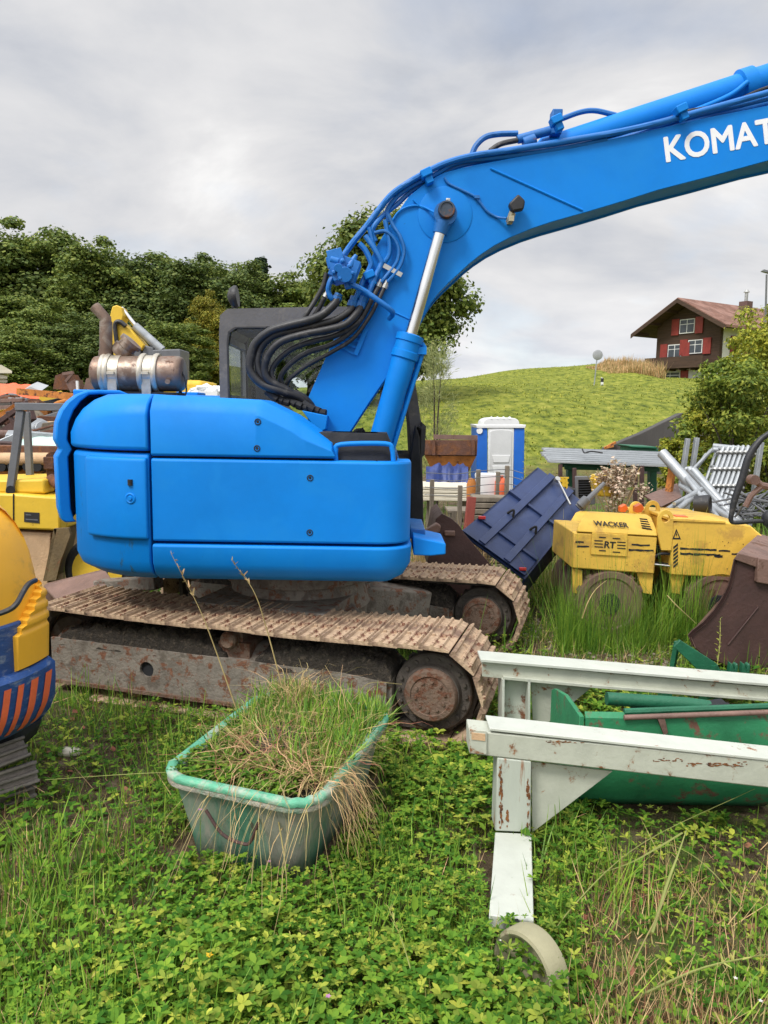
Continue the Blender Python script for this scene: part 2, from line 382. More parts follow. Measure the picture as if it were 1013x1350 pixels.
RUST = (.15, .06, .028)
MT = dict(
 blue=mat('blue_paint', (.0015,.195,.64), .5, var=.10, vscale=1.6, bump=.05, bscale=18, col2=(.006,.215,.64), c2=.62, c2w=.12, c2scale=3, spec=.22, rust=.705, rcol=(.03,.05,.07), rscale=22),
 blue_pipe=mat('blue_paint_shaded', (.003,.135,.45), .45, var=.18, bump=.08),  # darker copy of the blue, shadow on the pipes put into the colour
 blue_st=mat('blue_paint_stained', (.0015,.195,.64), .52, var=.10, vscale=1.6, bump=.06, bscale=18, rust=.635, rcol=(.03,.09,.12), rscale=9, stretch=(1,1,.16), spec=.22),
 blue_dark=mat('blue_paint_worn', (.006,.12,.38), .5, var=.2, rust=.66, rscale=9),
 pin=mat('pin_steel', (.05,.07,.10), .45, metal=.3, var=.3, rust=.6, bump=.1),
 black=mat('black_rubber', (.018,.018,.02), .5, var=.25, bump=.1, col2=(.07,.065,.06), c2=.62, c2scale=14),
 gap=mat('dark_steel', (.012,.013,.016), .8, var=.3),
 cabgrey=mat('cab_grey', (.105,.098,.092), .6, var=.18, vscale=5, col2=(.19,.165,.13), c2=.6, c2scale=3),
 glass=glassmat('cab_glass'),
 chrome=mat('chrome_rod', (.72,.72,.7), .18, metal=1.0, var=.1, vscale=12, bump=.02, stretch=(1,1,.2)),
 steel=mat('zinc_fitting', (.42,.42,.4), .4, metal=.8, var=.2, bump=.1),
 white=mat('white_lettering', (.78,.79,.8), .5, var=.05, bump=.02),
 shoe=mat('track_shoe', (.21,.13,.088), .75, var=.35, vscale=6, rust=.56, rcol=(.14,.05,.028), rscale=9, bump=.5, bscale=60, col2=(.47,.335,.215), c2=.47, c2scale=4),
 shoe_dark=mat('track_chain', (.07,.058,.048), .8, var=.35, vscale=9, rust=.6, rcol=(.10,.045,.025), bump=.4),
 frame=mat('track_frame', (.20,.175,.145), .85, var=.25, vscale=5, rust=.555, rcol=(.15,.065,.035), rscale=13, bump=.5, bscale=50, col2=(.12,.10,.08), c2=.56, c2scale=9),
 hub=mat('rusty_hub', (.16,.105,.075), .85, var=.3, vscale=12, rust=.53, rcol=(.12,.05,.027), rscale=16, bump=.5, bscale=70),
 soil=mat('soil', (.028,.022,.016), .95, var=.5, vscale=24, bump=1.0, bscale=60, col2=(.09,.07,.05), c2=.6, c2scale=30),
 filt=mat('heat_stained_steel', (.20,.135,.10), .42, metal=.55, var=.3, vscale=6, rust=.6, rcol=(.13,.065,.04), bump=.1, col2=(.32,.27,.22), c2=.57, c2scale=5),
 band=mat('clamp_band', (.5,.46,.38), .4, metal=.7, var=.2, vscale=14, bump=.05),
 yellow=mat('yellow_paint', (.72,.455,.065), .55, var=.12, vscale=4, rust=.665, rscale=16, bump=.12, col2=(.52,.31,.06), c2=.58, c2scale=6),
 yellow_n=mat('yellow_hood', (.84,.43,.03), .45, var=.06, vscale=2.5, bump=.04, col2=(.68,.36,.04), c2=.6, c2scale=8),
 yellow_d=mat('dumper_yellow', (.68,.44,.03), .5, var=.12, rust=.66, rscale=10, bump=.1),
 navy=mat('navy_paint', (.022,.040,.115), .42, var=.2, vscale=4, bump=.08, col2=(.03,.05,.13), c2=.6, c2scale=6),
 navy_b=mat('scuffed_blue', (.015,.06,.21), .5, var=.2, vscale=7, col2=(.15,.19,.28), c2=.6, c2scale=11, bump=.2, stretch=(1,1,2.5)),
 orange=mat('orange_stripe', (.72,.13,.045), .6, var=.1),
 rust=mat('rusty_plate', (.12,.055,.035), .85, var=.4, vscale=5, rust=.52, rcol=(.15,.06,.025), bump=.5),
 rust_o=mat('orange_rust', (.46,.17,.035), .85, var=.35, vscale=4, rust=.565, rcol=(.09,.035,.02), rscale=5, bump=.4),
 brown=mat('brown_bucket', (.062,.03,.026), .6, var=.3, vscale=4, rust=.64, rcol=(.10,.05,.03), bump=.25, bscale=30),
 brown_l=mat('brown_worn', (.17,.10,.078), .55, var=.3, vscale=5, rust=.6, rcol=(.10,.05,.03), bump=.25),
 green_tub=mat('green_tub', (.06,.185,.115), .75, var=.3, vscale=7, col2=(.25,.25,.20), c2=.5, c2scale=5, c2w=.08, bump=.3, stretch=(1,1,.3), rust=.62, rcol=(.05,.06,.04), rscale=9),
 green_rim=mat('green_rim', (.10,.36,.22), .65, var=.25, vscale=9, col2=(.33,.38,.30), c2=.56, c2scale=9, bump=.35),
 mortar=mat('mortar_crust', (.36,.34,.28), .9, var=.3, vscale=12, bump=.6, bscale=60, col2=(.14,.24,.17), c2=.56, c2scale=8),
 pale=mat('pale_paint', (.43,.445,.365), .6, var=.12, vscale=6, rust=.60, rcol=(.20,.07,.016), rscale=7, bump=.12, col2=(.38,.39,.31), c2=.6, c2scale=7),
 pale_top=mat('pale_paint_lit', (.48,.50,.435), .55, var=.10, vscale=5, rust=.645, rcol=(.20,.07,.016), rscale=9, bump=.1),  # lighter, less rusty copy with the top flanges' lit look put into it
 green=mat('green_paint', (.022,.19,.08), .6, var=.25, vscale=4, rust=.575, rcol=(.13,.06,.04), rscale=6, bump=.15),
 green_d=mat('green_dark', (.012,.11,.055), .5, var=.25, vscale=5, rust=.68, bump=.2),
 grey=mat('grey_paint', (.13,.135,.145), .6, var=.2, bump=.15),
 galv=mat('galvanised', (.34,.36,.375), .45, metal=.45, var=.2, vscale=7, bump=.1),
 alu=mat('aluminium', (.42,.44,.45), .42, metal=.4, var=.18, vscale=3, bump=.08, stretch=(.3,1,3)),
 dirtwhite=mat('white_plastic', (.72,.73,.73), .45, var=.08, bump=.04),
 wc_blue=mat('blue_plastic', (.012,.13,.55), .45, var=.1, bump=.05),
 wood=mat('weathered_wood', (.19,.16,.12), .9, var=.35, vscale=8, bump=.5, stretch=(1,1,.2)),
 wood_l=mat('pale_board', (.58,.53,.42), .85, var=.15, vscale=6, bump=.2, stretch=(.3,1,2)),
 red=mat('red_plastic', (.55,.03,.03), .35, var=.1),
 orange_l=mat('amber_lamp', (.62,.12,.02), .3, var=.15),
 tarp_b=mat('blue_tarp', (.02,.04,.16), .5, var=.35, vscale=8, bump=.5, bscale=20),
 tarp_o=mat('orange_tarp', (.75,.13,.045), .6, var=.15, vscale=6, bump=.5, bscale=12),
 gravel=mat('gravel_stone', (.24,.20,.15), .9, var=.4, vscale=9, bump=.3, island=.4),
 stain=mat('rust_stain', (.20,.075,.02), .9, var=.5, vscale=25, bump=.4, col2=(.07,.025,.012), c2=.55, c2scale=20),
 concrete=mat('dark_concrete', (.075,.07,.066), .9, var=.4, vscale=.8, bump=.4, stretch=(1,1,.25), bscale=12),
 tyre=mat('tyre_rubber', (.022,.022,.023), .75, var=.3, bump=.4),
 mint=mat('mint_paint', (.46,.62,.55), .5, var=.12),
 tan=mat('tan_dust', (.50,.33,.19), .85, var=.2, vscale=4, bump=.3),
)
# ------------------------------------------------------------------ ground and hill
def z2(X):
    return np.interp(X, [-60, -25, -6, 7, 20, 24, 60, 160], [2.6, 3.0, 4.4, 5.4, 7.0, 5.6, 6.0, 7.5])
def hz(X, Y):
    X = np.asarray(X, float); Y = np.asarray(Y, float)
    a = np.interp(X, [-40, -12, 2, 60], [1.4, 2.0, 3.5, 3.5])
    foot = np.interp(X, [-30, 0, 8], [20, 18, 16.5])
    t = np.clip((Y-foot)/(43-foot), 0, 1)
    h = a*(.25*t*t*(3-2*t)+.75*t)*sstep(0, .12, t)
    h = h + (z2(X)-a)*sstep(47, 76, Y)
    return h + (vnoise(X, Y, .16, 3)-.5)*.35*sstep(15, 28, Y) + (vnoise(X, Y, .6, 5)-.5)*.03
def ground_mesh():
    xs = np.concatenate([-np.geomspace(1500, 62, 10), np.linspace(-60, -8, 40), np.linspace(-7.6, 10, 90), np.linspace(10.6, 60, 70), np.geomspace(62, 1500, 10)])
    ys = np.concatenate([-np.geomspace(1500, 12, 9), np.linspace(-10, 0, 8), np.linspace(.3, 12, 80), np.linspace(12.4, 80, 130), np.geomspace(83, 2000, 12)])
    X, Y = np.meshgrid(xs, ys); Z = hz(X, Y)
    n, m = X.shape; idx = np.arange(n*m).reshape(n, m)
    f = np.stack([idx[:-1, :-1], idx[:-1, 1:], idx[1:, 1:], idx[1:, :-1]], -1).reshape(-1, 4)
    return np.stack([X, Y, Z], -1).reshape(-1, 3), f
def ground_material():
    m = bpy.data.materials.new('yard_ground'); m.use_nodes = True; t = m.node_tree; L = t.links; N = t.nodes; b = N['Principled BSDF']
    tc = N.new('ShaderNodeTexCoord')
    def noise(sc, det=8, ro=.65, st=None):
        n = N.new('ShaderNodeTexNoise'); n.inputs['Scale'].default_value = sc; n.inputs['Detail'].default_value = det; n.inputs['Roughness'].default_value = ro
        if st:
            mp = N.new('ShaderNodeMapping'); mp.inputs['Scale'].default_value = st; mp.inputs['Rotation'].default_value = (0, 0, -.6)
            L.new(tc.outputs['Object'], mp.inputs[0]); L.new(mp.outputs[0], n.inputs['Vector'])
        else: L.new(tc.outputs['Object'], n.inputs['Vector'])
        return n.outputs['Fac']
    def ramp(fac, stops):
        r_ = N.new('ShaderNodeValToRGB'); e = r_.color_ramp.elements
        e[0].position, e[0].color = stops[0][0], (*stops[0][1], 1); e[1].position, e[1].color = stops[-1][0], (*stops[-1][1], 1)
        for p_, c_ in stops[1:-1]: q = e.new(p_); q.color = (*c_, 1)
        L.new(fac, r_.inputs[0]); return r_.outputs[0]
    soil = ramp(noise(11, 10, .75), [(.3, (.035,.026,.016)), (.5, (.11,.078,.045)), (.62, (.19,.145,.09)), (.75, (.30,.25,.17))])
    green = ramp(noise(6, 8), [(.3, (.03,.07,.01)), (.6, (.09,.17,.02)), (.8, (.2,.24,.05))])
    hill = ramp(noise(2.4, 10, .7, (1, .55, 1)), [(.34, (.045,.065,.008)), (.44, (.12,.15,.018)), (.54, (.20,.22,.028)), (.68, (.31,.30,.06))])
    def mixc(fac, a, b_):
        x = N.new('ShaderNodeMix'); x.data_type = 'RGBA'; L.new(fac, x.inputs[0]); L.new(a, x.inputs[6]); L.new(b_, x.inputs[7]); return x.outputs[2]
    gm = ramp(noise(1.3, 8), [(.50, (0,0,0)), (.64, (1,1,1))])
    near = mixc(gm, soil, green)
    sp = N.new('ShaderNodeSeparateXYZ'); L.new(tc.outputs['Object'], sp.inputs[0])
    mr = N.new('ShaderNodeMapRange'); mr.inputs[1].default_value = .25; mr.inputs[2].default_value = .7; L.new(sp.outputs[2], mr.inputs[0])
    c = mixc(mr.outputs[0], near, hill)
    L.new(c, b.inputs['Base Color']); b.inputs['Roughness'].default_value = .95; b.inputs['Specular IOR Level'].default_value = .2
    bu = N.new('ShaderNodeBump'); bu.inputs['Strength'].default_value = .9; bu.inputs['Distance'].default_value = .05
    L.new(noise(14, 10, .75), bu.inputs['Height']); L.new(bu.outputs[0], b.inputs['Normal'])
    return m
gv, gf = ground_mesh()
go = npmesh('ground', gv, gf, ground_material(), smooth=True); tag(go, kind='structure')

# ------------------------------------------------------------------ foliage materials and templates
FOL = dict(
 dark=mat('foliage_dark', (.10,.145,.032), .6, var=.35, vscale=.35, bump=0, island=.45, transl=.25, spec=.25),
 mid=mat('foliage_mid', (.15,.205,.04), .6, var=.3, vscale=.35, bump=0, island=.45, transl=.28, spec=.25),
 yel=mat('foliage_yellow', (.27,.26,.03), .6, var=.35, vscale=.5, bump=0, island=.45, transl=.3, spec=.25),
 con=mat('foliage_conifer', (.024,.046,.018), .7, var=.3, vscale=.4, bump=0, island=.4, transl=.1, spec=.2),
 willow=mat('foliage_willow', (.32,.36,.15), .65, var=.2, vscale=.8, bump=0, island=.4, transl=.3, spec=.2),
 bush=mat('foliage_bush', (.29,.32,.035), .6, var=.3, vscale=.6, bump=0, island=.5, transl=.3, spec=.25),
 bush_g=mat('foliage_bush_green', (.17,.23,.03), .6, var=.3, vscale=.6, bump=0, island=.5, transl=.3, spec=.25),
 weed=mat('weed_leaf', (.105,.225,.022), .65, var=.35, vscale=1.2, bump=0, island=.5, transl=.3, spec=.15),
 weed2=mat('weed_leaf_yellow', (.25,.32,.045), .55, var=.3, vscale=1.5, bump=0, island=.45, transl=.3, spec=.12),
 grass=mat('grass_blade', (.16,.31,.035), .5, var=.3, vscale=1.5, bump=0, island=.5, transl=.3, spec=.35),
 hillgrass=mat('hill_grass_blade', (.235,.27,.03), .6, var=.3, vscale=.25, bump=0, island=.5, transl=.25, spec=.2),
 straw=mat('straw', (.50,.37,.17), .7, var=.3, vscale=4, bump=0, island=.45, transl=.15, spec=.2),
 straw_g=mat('green_straw', (.46,.46,.14), .65, var=.3, vscale=3, bump=0, island=.4, transl=.2, spec=.2),
 straw_d=mat('brown_straw', (.25,.125,.065), .8, var=.35, vscale=4, bump=0, island=.45, transl=.1, spec=.15),
 bark=mat('bark', (.055,.042,.03), .95, var=.4, vscale=5, bump=.6, stretch=(1,1,.25)),
 petal_w=mat('pale_petal', (.72,.70,.62), .6, var=.1, bump=0, transl=.3),
 petal_y=mat('yellow_petal', (.8,.5,.02), .6, var=.1, bump=0, transl=.3),
 petal_p=mat('purple_petal', (.5,.22,.45), .6, var=.1, bump=0, transl=.3),
 dryfl=mat('dry_flower', (.52,.42,.30), .8, var=.3, vscale=6, bump=0, island=.4, transl=.2),
)
LEAF_V = [(0,0,0), (.24,.45,.07), (0,1,-.06), (-.24,.45,.07), (0,.5,0)]
LEAF_F = [(0,1,2,4), (0,4,2,3)]
OVAL_V = [(0,0,0), (0,.3,-.03), (0,.68,-.04), (0,1,-.14), (.25,.3,.05), (.25,.68,.02), (-.25,.3,.05), (-.25,.68,.02)]
OVAL_F = [(0,4,1,6), (4,5,2,1), (1,2,7,6), (5,3,7,2)]
CARD_V = [(-.5,-.2,0), (.1,-.55,.08), (.6,.1,0), (.15,.55,-.1), (-.4,.45,.05)]
CARD_F = [(0,1,2,3), (0,3,4,0)]
QUAD_V = [(-.5,-.35,.05), (.35,-.5,-.05), (.5,.4,.08), (-.3,.5,-.05)]
QUAD_F = [(0,1,2,3)]
BLADE_V = [(-.5,0,0), (.5,0,0), (.42,.4,.03), (-.42,.4,.03), (.28,.75,-.06), (-.28,.75,-.06), (.04,1,-.2), (-.04,1,-.2)]
BLADE_F = [(0,1,2,3), (3,2,4,5), (5,4,6,7)]

def nbasis(nr, r, s):
    """random tangent frames whose z axis is the given normal"""
    n = nr/np.linalg.norm(nr, axis=1)[:, None]; t = r.normal(size=nr.shape); x = np.cross(t, n); x /= np.linalg.norm(x, axis=1)[:, None]; y = np.cross(n, x)
    return np.stack([x, y, n], -1)*s[:, None, None]
def crown(seed, n_cl, per, rad, hgt, leaf, shape='round', tv=None):
    """leaf clusters filling a crown of radius rad (x,y) and height hgt whose bottom is at z=0"""
    r = np.random.default_rng(seed); cs = []; lob = r.random(6)*6.283
    while len(cs) < n_cl:
        p = r.normal(size=3); p /= np.linalg.norm(p); q = r.random()**.3
        if shape == 'round':
            z = .5+.5*p[2]*q; a = math.atan2(p[1], p[0])
            w = .80+.13*math.sin(3*a+lob[0]+4*z)+.10*math.sin(5*a+lob[1]-7*z)+.07*math.sin(11*z+lob[2]+2*a)
            zt = z*(1+.06*math.sin(2*a+lob[3])+.05*math.sin(5*a+lob[4]))
            cs.append((p[0]*q*rad*w, p[1]*q*rad*w, zt*hgt, (.13+.17*r.random()**1.5)*rad))
        elif shape == 'cone':
            z = r.random()**1.3; a = r.random()*6.283; rr = rad*(1-z)*(.35+.65*r.random())
            cs.append((rr*math.cos(a), rr*math.sin(a), z*hgt, .14*rad+.10*rad*(1-z)))
        else:  # shrub: upright stems
            a = r.random()*6.283; z = r.random()**.7; rr = rad*math.sqrt(r.random())*(1-.5*z*z)
            cs.append((rr*math.cos(a), rr*math.sin(a), z*hgt, .10*rad+.16*rad*r.random()))
    cs = np.array(cs); k = np.repeat(np.arange(n_cl), per); N = len(k)
    d = r.normal(size=(N, 3)); d /= np.linalg.norm(d, axis=1)[:, None]
    rr = cs[k, 3]*(r.random(N)**.45)*np.where(r.random(N) < .12, 1.35, 1); T = cs[k, :3] + d*rr[:, None]*np.array([1.25, 1.25, .8])
    nr = d*.8 + r.normal(0, .45, (N, 3)) + np.array([0, 0, .55])
    return inst(tv or QUAD_V, LEAF_F if tv else QUAD_F, nbasis(nr, r, leaf*(.55+.9*r.random(N))), T), cs
def tree(name, label, cat, base, rad, hgt, trunk, crownmesh, fmat, group=None, limbs=6, tr=.28):
    """crownmesh: (unit key) mesh shared; scaled to rad,hgt"""
    t = thing(name, label, cat, base, group)
    c = bpy.data.objects.new('crown', crownmesh['me']); COL.objects.link(c); c.parent = t
    c.location = (0, 0, trunk); c.scale = (rad, rad, hgt/crownmesh['h']); c.rotation_euler = (0, 0, random.random()*6.28)
    if c.data.materials[0] != fmat:
        c.material_slots[0].link = 'OBJECT'; c.material_slots[0].material = fmat
    mb = MB(); b = V(base)
    mb.tube([b-V((0,0,.3)), b+V((.05*rad,0,trunk*.6)), b+V((-.04*rad,.03*rad,trunk+hgt*.35)), b+V((0,0,trunk+hgt*.75))], [tr*1.25, tr, tr*.65, tr*.15], 9, 4)
    for i in range(limbs):
        a = i*2.4; z0 = trunk+hgt*(.05+.45*i/limbs)
        e = b+V((math.cos(a)*rad*.75, math.sin(a)*rad*.75, z0+hgt*.22))
        mb.tube([b+V((0,0,z0)), (b+V((0,0,z0)))*.5+e*.5+V((0,0,-.04*hgt)), e], [tr*.45, tr*.3, tr*.07], 6, 3)
    obj('trunk', mb, FOL['bark'], t)
    return t
def crown_mesh(seed, n_cl, per, leaf, shape='round', m='dark', h=3.0):
    (v, f), _ = crown(seed, n_cl, per, 1.0, h, leaf, shape)
    o = npmesh('crown', v, f, FOL[m]); me = o.data; bpy.data.objects.remove(o)
    return dict(me=me, h=h)
CR = [crown_mesh(21, 200, 260, .042), crown_mesh(22, 200, 260, .042), crown_mesh(23, 210, 250, .042)]
CRC = crown_mesh(31, 220, 70, .085, 'cone', 'con', 4.0)
CRB = crown_mesh(41, 330, 270, .036, m='mid', h=2.0)
tops = [  # px, top y, Y, radius, material
 (-30, 318, 50, 5.0, 'dark'), (36, 296, 52, 4.6, 'mid'), (6, 380, 42, 3.0, 'mid'), (90, 315, 55, 4.4, 'dark'), (128, 322, 50, 3.6, 'mid'), (176, 330, 52, 4.2, 'dark'),
 (224, 345, 54, 3.8, 'mid'), (262, 343, 50, 3.4, 'dark'), (296, 338, 56, 3.9, 'mid'), (60, 400, 40, 2.6, 'mid'), (150, 405, 41, 3.0, 'dark'), (230, 420, 40, 2.4, 'mid'),
 (322, 352, 50, 3.0, 'dark'), (376, 362, 52, 3.4, 'mid'), (408, 372, 54, 3.2, 'mid'), (100, 420, 38, 2.2, 'dark'), (20, 440, 36, 2.2, 'mid')]
TL = ['broad {} crowned tree {}'.format(a, b) for a, b in [
 ('dark', 'cut off by the left photo edge'), ('mid green', 'highest of the wood at far left'), ('mid green', 'in front of the wood at the left edge'), ('dark', 'just right of the highest left tree'),
 ('mid green', 'above the yellow digger arm'), ('dark', 'behind the rusty exhaust canister'), ('mid green', 'halfway between exhaust canister and cab'), ('dark', 'left of the yellowing tree by the cab'),
 ('mid green', 'right behind the cab rear corner'), ('small mid green', 'below the high left trees'), ('small dark', 'low behind the yellow digger arm'), ('small mid green', 'low behind the canister end'),
 ('dark', 'left of the dark pointed conifer'), ('mid green', 'right of the dark pointed conifer'), ('mid green', 'left of the large lone tree'), ('small dark', 'low above the rusty scrap bucket'), ('small mid green', 'behind the pale shed roof')]]
for i, (px, ty, Y, rd, m_) in enumerate(tops):
    tp = P(px, ty, Y); zb = float(hz(tp.x, Y)); H = tp.z-zb
    tree('broadleaf_tree', TL[i], 'tree', (tp.x, Y, zb), rd, H*.86, H*.14, CR[i % 3], FOL[m_], 'trees of the wood behind the yard')
for px, ty, Y, rd, lb in [(344, 343, 58, 2.6, 'dark pointed conifer rising between round trees left of the cab'), (322, 366, 57, 2.0, 'smaller dark conifer tip beside the pointed conifer')]:
    tp = P(px, ty, Y); zb = float(hz(tp.x, Y)); H = tp.z-zb
    tree('conifer_tree', lb, 'tree', (tp.x, Y, zb), rd, H*.95, H*.05, CRC, FOL['con'], 'conifers in the wood', limbs=0)
tp = P(279, 392, 46); zb = float(hz(tp.x, 46))
tree('broadleaf_tree', 'slim yellowing tree in the wood just left of the cab', 'tree', (tp.x, 46, zb), 1.6, (tp.z-zb)*.9, .8, CR[1], FOL['yel'], 'trees of the wood behind the yard')
# big lone tree behind the boom
tp = P(515, 287, 36); zb = float(hz(tp.x, 36)); bot = P(515, 498, 36).z
tree('lone_tree', 'large round leafy tree standing alone behind the blue boom', 'tree', (tp.x-.25, 36, zb), 3.75, tp.z-bot+.3, bot-zb-.3, CRB, FOL['mid'], limbs=9, tr=.3)

# pale willow bush, yellow shrubs on the right
def shrub(name, label, base, rad, hgt, n, leaf, fmat, seed, cl=60, group=None, slim=None):
    t = thing(name, label, 'shrub', base, group); r = np.random.default_rng(seed)
    (v, f), cs = crown(seed, cl, n//cl, rad, hgt, leaf, 'shrub', LEAF_V)
    if slim:
        N = n; k = r.integers(0, cl, N); T = cs[k, :3] + r.normal(size=(N, 3))*np.array([.10, .10, .16])*rad*1.6
        az = np.arctan2(T[:, 1], T[:, 0])+r.normal(0, .8, N); el = r.normal(.7, .5, N)
        v, f = inst(LEAF_V, LEAF_F, basis(az, el, r.normal(0, .8, N), leaf*(.6+.8*r.random(N)), leaf*slim), T)
    npmesh('foliage', v+np.array(base), f, fmat, parent=t)
    mb = MB(); b = V(base)
    for i in range(9):
        c = cs[i*cl//9]; e = b+V(c[:3])
        mb.tube([b+V((c[0]*.12, c[1]*.12, -.1)), b*.5+e*.5+V((c[0]*-.15, c[1]*-.15, .1*hgt)), e], [.028, .018, .005], 5, 3)
    obj('stems', mb, FOL['bark'], t)
    return t
b_ = P(574, 600, 15); shrub('willow_bush', 'pale feathery willow bush between boom cylinder and grassy bank', (b_.x, 15, 0), .46, P(574, 466, 15).z, 5200, .13, FOL['willow'], 5, 70, slim=.16)
sh = [(1022, 402, 15.5, 1.1, 0, 'tall yellow green shrub reaching the chalet roof at right edge'), (948, 505, 14.5, .78, 0, 'rounded yellow green shrub below the chalet balcony'), (985, 480, 13, 1.2, 0, 'dense green shrub directly behind the steel frames'),
      (885, 580, 15, .3, 0, 'low pale shrub at the foot of the dark retaining wall'), (1040, 430, 14, 1.2, 0, 'shrub cut off by the right edge above the black arm'), (978, 446, 17, .45, 0, 'thin shrub tips in front of the white chalet wall')]
for i, (px, ty, Y, rd, zz, lb) in enumerate(sh):
    tp = P(px, ty, Y); g0 = float(hz(tp.x, Y)); shrub('shrub', lb, (tp.x, Y, g0), rd, tp.z-g0, 15000 if rd > .7 else 4000, .08, FOL['bush' if i != 2 else 'bush_g'], 60+i, 80, 'shrubs on the right of the bank')

# hill grass: short tufts over the slope
def hill_tufts():
    r = np.random.default_rng(77); N = 60000
    X = r.uniform(-2, 30, N); Y = 16.5+(r.random(N)**.8)*62; X = X*np.maximum(.6, Y/45); k = .6*vnoise(X+Y*.5, Y*3, .5, 8)+.5*vnoise(X, Y*2.4, 1.3, 18)+.35*r.random(N); s_ = k > .66; X, Y = X[s_], Y[s_]
    N = len(X); T = np.stack([X, Y, hz(X, Y)-.02], -1)
    return inst(BLADE_V, BLADE_F, basis(r.random(N)*6.283, r.normal(.45, .3, N), None, .06+.11*r.random(N), .03+.03*r.random(N)), T)
v, f = hill_tufts(); tag(npmesh('hill_grass', v, f, FOL['hillgrass']), 'short bright grass covering the bank behind the yard', 'grass', kind='stuff')
def tall_dry():
    r = np.random.default_rng(78); N = 9000
    X = np.array([P(p, 480, 64).x for p in (796, 868)]); X = r.uniform(X[0], X[1], N); Y = 62+r.random(N)*8
    T = np.stack([X, Y, hz(X, Y)-.1], -1); top = np.interp(X, [18.5, 20, 23], [.25, .7, 1.1])*(.5+vnoise(X, Y, 1.4, 3))
    return inst(BLADE_V, BLADE_F, basis(r.random(N)*6.283, r.normal(1.25, .2, N), None, top*(.5+.8*r.random(N)), .05), T)
v, f = tall_dry(); tag(npmesh('tall_dry_grass', v, f, FOL['straw']), 'tall dry grass on the crest left of the chalet', 'grass', kind='stuff')

